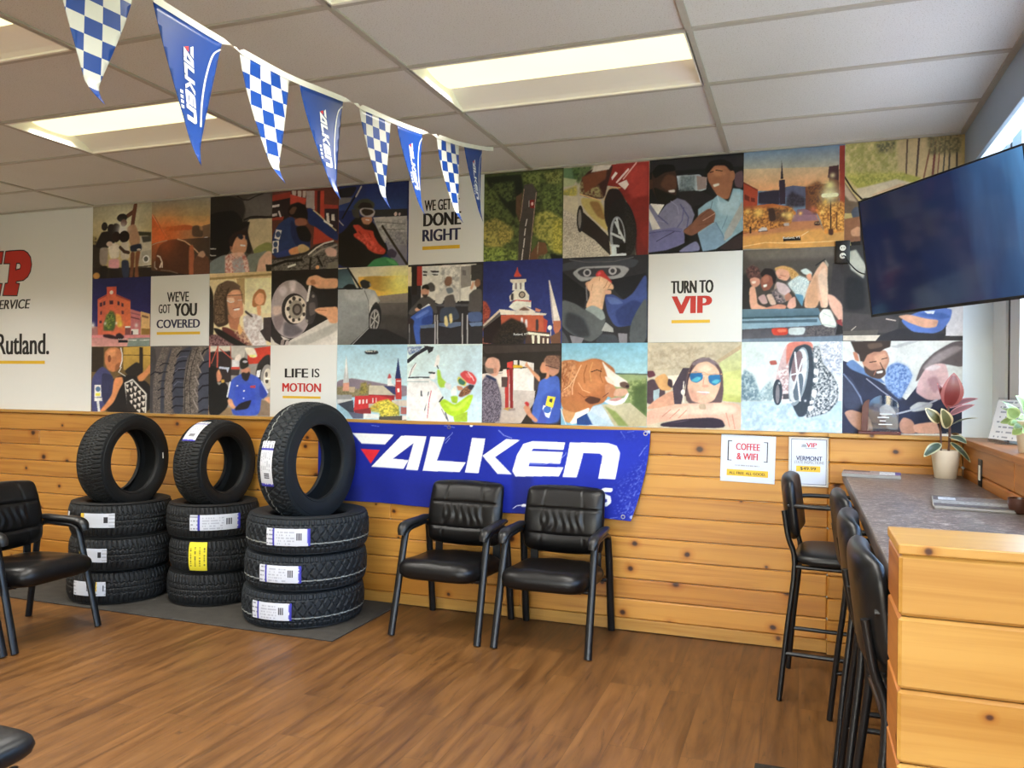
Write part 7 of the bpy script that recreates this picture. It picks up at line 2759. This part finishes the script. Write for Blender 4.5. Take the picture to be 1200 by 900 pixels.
VERMONT = {'frame': (-0.064, 0.141, 0.893, 1.161), 'inner': (-0.05, 0.129, 0.906, 1.149), 'flag': (0.003, 0.027, 1.106, 1.121), 't': [('VIP', 'r', 0.04, (0.026, 0.08, 1.106, 1.13)), ('VERMONT', 'n', 0.03, (-0.025, 0.108, 1.034, 1.058)), ('STATE INSPECTIONS', 'g', 0.02, (-0.035, 0.117, 1.016, 1.032)), ('-', 'y', 0, (-0.024, 0.099, 0.973, 1.005)), ('$49.99', 'k', 0.03, (-0.004, 0.077, 0.98, 0.999)), ('-', 'g', 0, (0.022, 0.079, 1.099, 1.102))]}


# ------------------------------------------------------------------ printing the panels
def fractal(w, h, cell, seed):
    """Smooth random field in 0..1 with features of about `cell` samples."""
    rs = np.random.RandomState(seed)
    out = np.zeros((h, w))
    amp, tot = 1.0, 0.0
    c = float(max(cell, 1.5))
    for _ in range(3):
        gw, gh = int(w / c) + 3, int(h / c) + 3
        g = rs.rand(gh, gw)
        ys, xs = np.arange(h) / c, np.arange(w) / c
        yi, xi = ys.astype(int), xs.astype(int)
        fy, fx = (ys - yi)[:, None], (xs - xi)[None, :]
        fy, fx = fy * fy * (3 - 2 * fy), fx * fx * (3 - 2 * fx)
        a = g[yi][:, xi] * (1 - fx) + g[yi][:, xi + 1] * fx
        b = g[yi + 1][:, xi] * (1 - fx) + g[yi + 1][:, xi + 1] * fx
        out += amp * (a * (1 - fy) + b * fy)
        tot += amp
        amp *= 0.55
        c = max(1.2, c / 2.2)
    return out / tot


def blur(a, r):
    r = int(max(1, r))
    for _ in range(2):
        for ax in (0, 1):
            pad = [(0, 0)] * a.ndim
            pad[ax] = (r + 1, r)
            cs = np.cumsum(np.pad(a, pad, mode='edge'), axis=ax)
            n = a.shape[ax]
            hi = np.take(cs, range(2 * r + 1, 2 * r + 1 + n), axis=ax)
            lo = np.take(cs, range(0, n), axis=ax)
            a = (hi - lo) / (2 * r + 1)
    return a


def inside(X, Y, pts):
    m = np.zeros(X.shape, bool)
    n = len(pts)
    for i in range(n):
        x0, y0 = pts[i]
        x1, y1 = pts[(i + 1) % n]
        if y0 == y1:
            continue
        cond = (Y >= min(y0, y1)) & (Y < max(y0, y1))
        m ^= cond & (X < x0 + (Y - y0) * (x1 - x0) / (y1 - y0))
    return m


def rounded(pts):
    """Closed outline with its corners cut twice."""
    for cut in (.16, .24):
        out = []
        for i in range(len(pts)):
            (x0, y0), (x1, y1) = pts[i], pts[(i + 1) % len(pts)]
            out.append((x0 + (x1 - x0) * cut, y0 + (y1 - y0) * cut))
            out.append((x1 + (x0 - x1) * cut, y1 + (y0 - y1) * cut))
        pts = out
    return pts


def render_print(text, nx, nz, w_m, h_m, ss=2, calm=False):
    """Ink picture from a list of shapes; returns sRGB values on an (nz+1) x (nx+1) grid, first row at the bottom."""
    W, H = (nx + 1) * ss, (nz + 1) * ss
    xs = (np.arange(W) + .5) / W * 1000
    ys = (np.arange(H) + .5) / H * 1000
    X, Y = np.meshgrid(xs, ys)
    asp = h_m / w_m
    first = text.strip().split('\n')[0][1:].split(';')[0].split()
    img = np.ones((H, W, 3)) * np.array([float(v) for v in first])
    for li, ln in enumerate(text.strip().split('\n')):
        k = ln[0]
        F = [[float(v) for v in q.split()] for q in ln[1:].split(';')]
        c1 = np.array(F[0])
        ink = c1
        soft = 0
        pair = lambda q: list(zip(q[0::2], q[1::2]))
        if k in 'PB':
            soft = F[1][0]
            pts = pair(F[3])
            if k == 'B':
                pts = rounded(pts)
            mask = inside(X, Y, pts).astype(float)
            if F[2]:
                a = R(F[2][3])
                proj = X * math.cos(a) + Y * math.sin(a)
                pv = [x * math.cos(a) + y * math.sin(a) for x, y in pts]
                f = np.clip((proj - min(pv)) / (max(pv) - min(pv) + .001), 0, 1)[..., None]
                ink = c1 * (1 - f) + np.array(F[2][:3]) * f
        elif k == 'X':
            mask = inside(X, Y, pair(F[2])).astype(float)
            nf = fractal(W, H, F[1][3] / 1000 * W * .5, li * 7 + nx)
            f = np.clip((nf - (1 - F[1][4]) * .8 - .05) / .42 + .5, 0, 1)[..., None]
            ink = c1 * f + np.array(F[1][:3]) * (1 - f)
            mask = blur(mask, W * .012) * .85
        elif k == 'E':
            cx, cy, rx, ry, rot, soft = F[1]
            a = R(rot)
            dx, dy = X - cx, (Y - cy)
            ux, uy = dx * math.cos(a) + dy * math.sin(a), -dx * math.sin(a) + dy * math.cos(a)
            mask = ((ux / rx) ** 2 + (uy / ry) ** 2 < 1).astype(float)
        elif k == 'L':
            wd = max(F[1][0], 1000 / nx * .7) / 2
            pts = pair(F[2])
            mask = np.zeros(X.shape)
            for (x0, y0), (x1, y1) in zip(pts[:-1], pts[1:]):
                vx, vy = x1 - x0, (y1 - y0) * asp
                L2 = vx * vx + vy * vy + .000001
                tt = np.clip(((X - x0) * vx + (Y - y0) * asp * vy) / L2, 0, 1)
                d = np.hypot(X - x0 - tt * vx, (Y - y0) * asp - tt * vy)
                mask = np.maximum(mask, d < wd)
            mask = mask.astype(float)
        elif k == 'G':
            cx, cy, r, al = F[1]
            d = np.hypot(X - cx, (Y - cy) * asp) / r
            mask = np.clip(al * np.exp(-d * d * 1.8), 0, 1)
        if k == 'B':
            soft = max(soft, 7)
        if soft:
            mask = blur(mask, soft / 1000 * W * .5)
        img = img * (1 - mask[..., None]) + ink * mask[..., None]
    g = fractal(W, H, 3 * ss, nx + nz)[..., None] - .5
    g2 = fractal(W, H, W * .16, nx * 3 + nz)[..., None] - .5
    g3 = fractal(W, H, W * .035, nx + 5)[..., None] - .5
    img = np.clip(img * (1 + (.06 * g if calm else .10 * g + .16 * g2 + .11 * g3)), 0, 255)
    img = img.reshape(nz + 1, ss, nx + 1, ss, 3).mean((1, 3))
    return img[::-1]


def print_mesh(name, img, point):
    nzp, nxp = img.shape[:2]
    me = bpy.data.meshes.new(name)
    U, V = np.meshgrid(np.linspace(0, 1, nxp), np.linspace(0, 1, nzp))
    co = point(U.ravel(), V.ravel())
    a = np.arange(nxp * nzp).reshape(nzp, nxp)
    q = np.stack([a[:-1, :-1], a[:-1, 1:], a[1:, 1:], a[1:, :-1]], -1).reshape(-1, 4)
    me.vertices.add(len(co))
    me.vertices.foreach_set('co', co.ravel())
    me.loops.add(q.size)
    me.loops.foreach_set('vertex_index', q.ravel())
    me.polygons.add(len(q))
    me.polygons.foreach_set('loop_start', np.arange(0, q.size, 4))
    me.update(calc_edges=True)
    s = img.reshape(-1, 3) / 255.0
    l = np.where(s <= .04045, s / 12.92, ((s + .055) / 1.055) ** 2.4)
    at = me.color_attributes.new('print', 'FLOAT_COLOR', 'POINT')
    at.data.foreach_set('color', np.concatenate([l, np.ones((len(l), 1))], 1).ravel())
    return me


INK = {'k': 'ink_black', 'n': 'ink_navy', 'r': 'ink_logo_red', 'R': 'ink_red', 'y': 'ink_yellow', 'g': 'ink_grey'}


def lettering(items, y, parent, off):
    """One child per ink colour; boxes are wall coordinates (x0, x1, z0, z1)."""
    by = {}
    for body, ink, bold, (x0, x1, z0, z1) in items:
        mb = by.setdefault(ink, MB())
        if body == '-':
            mb.add([(x0 - off[0], y, z0 - off[1]), (x1 - off[0], y, z0 - off[1]), (x1 - off[0], y, z1 - off[1]), (x0 - off[0], y, z1 - off[1])], [(0, 1, 2, 3)])
        else:
            dy = -.0004 if ink in 'k' else -.0002
            text_into(mb, body, x0 - off[0], x1 - off[0], z0 - off[1], z1 - off[1], y + dy, y, bold)
    for ink, mb in by.items():
        mb.build('bar' if all(b == '-' for b, i, _, _ in items if i == ink) else 'lettering', M[INK[ink]], parent, smooth=0)


GP = 'photo panels of the mural'
for lab, x0, x1, z0, z1, nx, nz, text in PANELS:
    img = render_print(text, nx, nz, x1 - x0, z1 - z0)
    w, h = x1 - x0, z1 - z0
    t = thing('mural_picture', lab, 'picture', ((x0 + x1) / 2, BACK, z0), group=GP)
    me = print_mesh('photo_print', img, lambda U, V: np.stack([-w / 2 + w * U, np.full_like(U, -.0045), h * V], -1))
    me.materials.append(M['print'])
    link(bpy.data.objects.new('photo_print', me), t)
    m = MB()
    m.box(-w / 2, w / 2, -.004, -.0002, 0, h)
    m.build('backing_board', M['panel_white'], t, smooth=0)
    if 'main street' in lab or 'church spires' in lab or 'courthouse' in lab or 'corner building' in lab:
        bx = {'main street': (.405, .575, .118, .092), 'church spires': (.415, .565, .925, .895), 'courthouse': (.40, .575, .125, .095), 'corner building': (.46, .60, .115, .095)}
        for k_, (a, b, c1_, c0_) in bx.items():
            if k_ in lab:
                m = MB()
                text_into(m, 'Rutland, VT', -w / 2 + w * a, -w / 2 + w * b, h * c0_, h * c1_, -.0050, -.0045, .015)
                m.build('caption', M['panel_white'], t, smooth=0)

for lab, x0, x1, z0, z1, items in SLOGANS:
    w, h = x1 - x0, z1 - z0
    t = thing('slogan_sign', lab, 'sign', ((x0 + x1) / 2, BACK, z0), group='white slogan panels of the mural')
    m = MB()
    m.box(-w / 2 + .001, w / 2 - .001, -.0085, -.0002, .001, h - .001, .0015, 2)
    m.build('backing_board', M['panel_white'], t, smooth=30)
    lettering(items, -.0089, t, ((x0 + x1) / 2, z0))

wx1, items, polys, hole = WELCOME
t = thing('wall_sign', 'large white wall sign at the left edge with a red logo and black lettering', 'sign', (-5.8, BACK, CAP))
off = (-5.8, CAP)
m = MB()
m.box(LEFT + 5.8, wx1 + 5.8, -.0045, -.0002, 0, 2.736 - CAP)
m.build('backing_board', M['panel_white'], t, smooth=0)
lettering([i for i in items if i[0] != 'SERVICE'], -.0049, t, off)
m = MB()
b, ink, bold, (x0, x1, z0, z1) = items[0]
text_into(m, b, x0 - off[0], x1 - off[0], z0 - off[1], z1 - off[1], -.0051, 0, bold, .22)
m.build('lettering', M['ink_black'], t, smooth=0)


def offset_poly(p, d):
    n = len(p)
    ar = sum(p[i][0] * p[(i + 1) % n][1] - p[(i + 1) % n][0] * p[i][1] for i in range(n))
    sgn = 1 if ar > 0 else -1
    out = []
    for i in range(n):
        a, b, c = Vector(p[i - 1]), Vector(p[i]), Vector(p[(i + 1) % n])
        e1, e2 = (b - a).normalized(), (c - b).normalized()
        n1, n2 = Vector((e1.y, -e1.x)) * sgn, Vector((e2.y, -e2.x)) * sgn
        nn = (n1 + n2)
        nn = nn.normalized() if nn.length > 1e-6 else n1
        k = min(2.0, 1 / max(.4, nn.dot(n1)))
        out.append(tuple(b + nn * d * k))
    return out


def flat_poly(mb, pts, y, hole=None):
    from mathutils.geometry import tessellate_polygon
    loops = [[Vector((p[0], p[1], 0)) for p in pts]]
    if hole:
        loops.append([Vector((p[0], p[1], 0)) for p in hole])
    tri = tessellate_polygon(loops)
    flat = [q for lp in loops for q in lp]
    fs = []
    for a, b_, c in tri:
        cr = (flat[b_] - flat[a]).cross(flat[c] - flat[a]).z
        fs.append((a, b_, c) if cr > 0 else (a, c, b_))
    mb.add([(v.x, y, v.y) for v in flat], fs)


mo, mi = MB(), MB()
for i, p in enumerate(polys):
    q = [(x - off[0], z - off[1]) for x, z in p]
    hq = [(x - off[0], z - off[1]) for x, z in hole] if i == 0 else None
    flat_poly(mo, offset_poly(q, .009), -.0048, offset_poly(hq, -.009) if hq else None)
    flat_poly(mi, q, -.0052, hq)
mo.build('logo_outline', M['ink_black'], t, smooth=0)
mi.build('logo', M['ink_logo_red'], t, smooth=0)

# ------------------------------------------------------------------ small signs on the pine boards
x0, x1, z0, z1 = COFFEE['frame']
YS = BACK - .0205
t = thing('notice_sign', 'white square sign reading COFFEE & WIFI on the pine boards', 'sign', ((x0 + x1) / 2, YS, z0), (0, R(1.2), 0))
off = ((x0 + x1) / 2, z0)
m = MB()
m.box(x0 - off[0], x1 - off[0], -.004, 0, 0, z1 - z0, .001, 1)
m.build('board', M['sign_white'], t, smooth=0)
lettering(COFFEE['t'], -.0045, t, off)
sx0, sx1, sz0, sz1 = COFFEE['small']
m = MB()
rs = random.Random(3)
x = sx0 - off[0]
while x < sx1 - off[0] - .004:
    ww = rs.uniform(.003, .008)
    m.add([(x, -.0046, sz0 - off[1] + .003), (x + ww, -.0046, sz0 - off[1] + .003), (x + ww, -.0046, sz1 - off[1] - .002), (x, -.0046, sz1 - off[1] - .002)], [(0, 1, 2, 3)])
    x += ww + rs.choice((.002, .002, .005))
m.build('small_print', M['ink_grey'], t, smooth=0)

x0, x1, z0, z1 = VERMONT['frame']
t = thing('price_sign', 'framed price sign reading VERMONT STATE INSPECTIONS on the pine boards', 'sign', ((x0 + x1) / 2, YS, z0))
off = ((x0 + x1) / 2, z0)
m = MB()
a, b, c, d = x0 - off[0], x1 - off[0], 0, z1 - z0
fw = .009
m.box(a, b, -.012, 0, c, c + fw, .002, 1)
m.box(a, b, -.012, 0, d - fw, d, .002, 1)
m.box(a, a + fw, -.012, 0, c + fw, d - fw, .002, 1)
m.box(b - fw, b, -.012, 0, c + fw, d - fw, .002, 1)
m.build('frame', M['silver_frame'], t, smooth=0)
m = MB()
m.box(a + fw, b - fw, -.008, -.001, c + fw, d - fw)
m.build('board', M['sign_white'], t, smooth=0)
i0, i1, k0, k1 = [v - off[q // 2] for q, v in enumerate(VERMONT['inner'])]
bar = .0022
items = [('-', 'k', 0, (i0 + off[0], i1 + off[0], k0 + off[1], k0 + bar + off[1])), ('-', 'k', 0, (i0 + off[0], i1 + off[0], k1 - bar + off[1], k1 + off[1])),
         ('-', 'k', 0, (i0 + off[0], i0 + bar + off[0], k0 + off[1], k1 + off[1])), ('-', 'k', 0, (i1 - bar + off[0], i1 + off[0], k0 + off[1], k1 + off[1]))]
lettering(items + VERMONT['t'], -.0084, t, off)
f0, f1, g0, g1 = [v - off[q // 2] for q, v in enumerate(VERMONT['flag'])]
m = MB()
for i in range(5):
    for j in range(4):
        if (i + j) % 2 == 0:
            px, pz = f0 + (f1 - f0) * i / 5, g0 + (g1 - g0) * (j + .15 * math.sin(i)) / 4
            m.add([(px, -.0086, pz), (px + (f1 - f0) / 5, -.0086, pz), (px + (f1 - f0) / 5, -.0086, pz + (g1 - g0) / 4), (px, -.0086, pz + (g1 - g0) / 4)], [(0, 1, 2, 3)])
m.build('checkered_flag', M['ink_black'], t, smooth=0)

# ------------------------------------------------------------------ banner on the pine boards
bx0, bxr, bxb, bz0, bz1, text = BANNER
img = render_print(text, 520, 136, bxr - bx0, bz1 - bz0, calm=True)
t = thing('hanging_banner', 'blue vinyl tyre banner with white FALKEN lettering on the pine boards', 'banner', (bx0, BACK - .046, bz0))


def banner_point(U, V):
    dn = np.clip(1 - V, 0, 1)
    e = bxr + (bxb - bxr) * dn ** 1.8 - bx0
    x = U * e
    sag = -.010 * np.sin(U * PI * 2) ** 2 * (V > .9) * (V - .9) * 10
    z = V * (bz1 - bz0) + sag * .6 + .006 * np.sin(U * 9) * dn
    y = -.004 - .006 * dn * (1 + np.sin(U * 21 + 2 * V)) - .004 * (1 + np.sin(U * 47 + 5 * V)) * dn ** 2 - .02 * np.clip(U - .93, 0, 1) / .07 * dn ** 2
    y = y + .014 * dn
    return np.stack([x, y, z], -1)


me = print_mesh('banner_print', img, banner_point)
me.materials.append(M['print'])
me.shade_smooth()
o = link(bpy.data.objects.new('vinyl_sheet', me), t)
sol = o.modifiers.new('thickness', 'SOLIDIFY')
sol.thickness = 0.0012
sol.offset = 1.0
for u, v in ((.012, .965), (.43, .97), (.988, .965), (.975, .04), (.012, .04)):
    p = banner_point(np.array([u]), np.array([v]))[0]
    m = MB()
    m.tube([(p[0] + .010 * math.cos(a), p[1] - .002, p[2] + .010 * math.sin(a)) for a in [2 * PI * k / 16 for k in range(16)]], .003, 6, closed=True)
    m.build('grommet', M['grommet'], t, smooth=60)

# ------------------------------------------------------------------ pennant string
STR_END = Vector((-1.611, 4.128, 2.722))
DIR = Vector((0.04994, 0.99875, 0))
# metres along the string, measured back from its end: where each pennant starts and stops
SPANS = [(-2.66, -2.41), (-2.347, -2.077), (-1.997, -1.748), (-1.691, -1.424), (-1.312, -1.071), (-1.021, -.795), (-.655, -.419), (-.36, -.144)]
ZS = [(-5.0, 2.60), (-4.0, 2.55), (-2.65, 2.512), (-2.35, 2.505), (-2.08, 2.49), (-2.0, 2.493), (-1.75, 2.492), (-1.69, 2.499), (-1.42, 2.526), (-1.31, 2.536), (-1.07, 2.552),
      (-1.02, 2.556), (-.795, 2.580), (-.655, 2.606), (-.42, 2.632), (-.36, 2.645), (-.144, 2.686), (0, 2.722)]


def string_at(s):
    z = np.interp(s, [a for a, _ in ZS], [b for _, b in ZS])
    p = STR_END + DIR * s
    return Vector((p.x, p.y, z))


t = thing('hanging_pennant_string', 'string of blue and checkered pennants hanging from the ceiling', 'pennant string', STR_END)
t0 = STR_END
ss = [-4.5 + k * .03 for k in range(151)]
raw = [string_at(s) for s in ss]
sm = []
for i in range(len(raw)):
    w = raw[max(0, i - 3):i + 4]
    z = sum(p.z for p in w) / len(w) if 3 < i < len(raw) - 4 else raw[i].z
    sm.append(Vector((raw[i].x, raw[i].y, z)))


def string_s(s):
    f = (s + 4.5) / .03
    i = max(0, min(len(sm) - 2, int(f)))
    return sm[i].lerp(sm[i + 1], f - i)


m = MB()
n = len(sm)
for i, p in enumerate(sm):
    s = ss[i]
    tw, hh = 0.0, .0105
    for (_, e0), (e1, _) in zip(SPANS[:-1], SPANS[1:]):
        if e0 < s < e1 and e1 - e0 > .06:
            fr = (s - e0) / (e1 - e0)
            tw, hh = fr * PI, .0105 - .006 * math.sin(fr * PI)
    for k in (-1, 1):
        for dx in (0.0, .0015):
            m.v.append(tuple(p - t0 + Vector((math.sin(tw) * hh * k + dx, 0, math.cos(tw) * hh * k))))
for i in range(n - 1):
    a, b_ = i * 4, i * 4 + 4
    m.face((a, b_, b_ + 2, a + 2))
    m.face((a + 1, a + 3, b_ + 3, b_ + 1))
    m.face((a, a + 1, b_ + 1, b_))
    m.face((a + 2, b_ + 2, b_ + 3, a + 3))
m.build('string_tape', M['pennant_tape'], t, smooth=0)


def clip_tri(poly, tri):
    for i in range(3):
        a, b_ = tri[i], tri[(i + 1) % 3]
        out = []
        for j in range(len(poly)):
            p, q = poly[j], poly[(j + 1) % len(poly)]
            sp = (b_[0] - a[0]) * (p[1] - a[1]) - (b_[1] - a[1]) * (p[0] - a[0])
            sq = (b_[0] - a[0]) * (q[1] - a[1]) - (b_[1] - a[1]) * (q[0] - a[0])
            if sp >= 0:
                out.append(p)
            if (sp >= 0) != (sq >= 0):
                f = sp / (sp - sq)
                out.append((p[0] + (q[0] - p[0]) * f, p[1] + (q[1] - p[1]) * f))
        poly = out
        if not poly:
            return []
    return poly


def pennant(k, checker):
    s0, Wp = SPANS[k][0], SPANS[k][1] - SPANS[k][0]
    L = [.36, .425, .395, .40, .39, .385, .40, .385][k]
    rnd = random.Random(40 + k)
    sway, along, bend = [(.0, .0, .10), (.042, .0, .03), (.060, .0, .07), (.055, .0, .04), (.058, .0, .05), (.065, .0, .03), (.055, .0, .05), (.054, .0, .02)][k]
    ph = rnd.uniform(0, 6)

    def P(a, d, lift=0.0):
        """a: 0..1 along the tape, d: 0..1 down."""
        top = string_s(s0 + a * Wp) - t0
        x = sway * d ** 1.4 + .010 * math.sin(3 * a + ph) * d + bend * .35 * math.sin(PI * d) * (a - .5) + lift
        y = along * d
        curl = .05 * bend / .1 * max(0, d - .82) ** 1.5 / .08
        return Vector((top.x + x + curl, top.y + y, top.z - .010 - L * d))

    tri = [(0, 0), (1, 0), (.5, 1)]
    m = MB()
    nc, nr = 5, 8
    sub = 3
    for j in range(nr * sub):
        for i in range(nc * sub):
            ci, cj = i // sub, j // sub
            q = [(i / (nc * sub), j / (nr * sub)), ((i + 1) / (nc * sub), j / (nr * sub)), ((i + 1) / (nc * sub), (j + 1) / (nr * sub)), (i / (nc * sub), (j + 1) / (nr * sub))]
            pl = clip_tri(q, tri)
            if len(pl) < 3:
                continue
            m.cur = (ci + cj + 1) % 2 if checker else 0
            m.add([P(a, d) for a, d in pl], [list(range(len(pl)))])
    bm_o = m.build('checkered_pennant' if checker else 'blue_pennant', [M['pennant_blue'], M['pennant_white']], t, smooth=60, weld=True)
    sol = bm_o.modifiers.new('thickness', 'SOLIDIFY')
    sol.thickness = 0.0008
    sol.offset = 0
    if not checker:
        m = MB()
        from mathutils.geometry import tessellate_polygon
        for ink, pts in FALKEN_SHAPES:
            m.cur = 1 if ink == 'r' else 0
            # the word runs down the pennant, tops of the letters to the right
            loc = [(.475 + .145 * (z - .5), .14 + .56 * x) for x, z in pts]
            tri_ = tessellate_polygon([[Vector((a, d, 0)) for a, d in loc]])
            vs = [P(a, d, .0022) for a, d in loc]
            fs = []
            for a, b_, c in tri_:
                nn = (vs[b_] - vs[a]).cross(vs[c] - vs[a])
                fs.append((a, b_, c) if nn.x > 0 else (a, c, b_))
            m.add(vs, fs)
        m.build('lettering', [M['banner_white'], M['banner_red']], bm_o, smooth=0)
        m = MB()
        curve = catmull([(.97, .05, 0), (.84, .13, 0), (.72, .32, 0), (.64, .52, 0), (.60, .70, 0)], sub=5)
        w_ = .012
        for i, p in enumerate(curve):
            for s_ in (-1, 1):
                m.v.append(tuple(P(p.x + s_ * w_, p.y, .0020)))
        for i in range(len(curve) - 1):
            m.face((2 * i, 2 * i + 1, 2 * i + 3, 2 * i + 2))
        # short second line of the print
        for i in range(4):
            d = .50 + .035 * i
            m.add([P(.325, d, .002), P(.365, d, .002), P(.365, d + .022, .002), P(.325, d + .022, .002)], [(0, 1, 2, 3)])
        m.build('white_print', M['banner_white'], bm_o, smooth=0)
    return bm_o


for k in range(8):
    pennant(k, k % 2 == 0)

# ================================================================== light
world = bpy.data.worlds.new('overcast_sky')
SC.world = world
world.use_nodes = True
nt = world.node_tree
nt.nodes.clear()
o_ = nt.nodes.new('ShaderNodeOutputWorld')
bg = nt.nodes.new('ShaderNodeBackground')
sky = nt.nodes.new('ShaderNodeTexSky')
sky.sky_type = 'NISHITA'
sky.sun_disc = False
sky.sun_elevation = R(48)
sky.sun_rotation = R(200)
sky.air_density = 1.0
sky.dust_density = 3.0
hs = nt.nodes.new('ShaderNodeHueSaturation')
hs.inputs['Saturation'].default_value = 1.1
nt.links.new(sky.outputs[0], hs.inputs['Color'])
nt.links.new(hs.outputs[0], bg.inputs[0])
bg.inputs[1].default_value = 3.0
nt.links.new(bg.outputs[0], o_.inputs[0])

# ================================================================== camera
cam = bpy.data.cameras.new('camera')
cam.sensor_fit = 'HORIZONTAL'
cam.sensor_width = 36.0
cam.lens = 943.35 / 1200 * 36.0
cam.clip_start = 0.05
co = bpy.data.objects.new('camera', cam)
COL.objects.link(co)
yaw, roll = .3455, .0111
mr = Matrix.Rotation(yaw, 4, 'Z') @ Matrix.Rotation(PI / 2, 4, 'X') @ Matrix.Rotation(roll, 4, 'Z')
co.matrix_world = Matrix.Translation((0, 0, EYE)) @ mr
SC.camera = co

SC.view_settings.view_transform = 'Standard'
SC.view_settings.look = 'None'
SC.view_settings.gamma = 1.0
SC.view_settings.use_curve_mapping = False
SC.view_settings.exposure = -0.12
SC.cycles.use_denoising = True
SC.cycles.max_bounces = 8
SC.cycles.diffuse_bounces = 5
SC.cycles.sample_clamp_indirect = 6.0
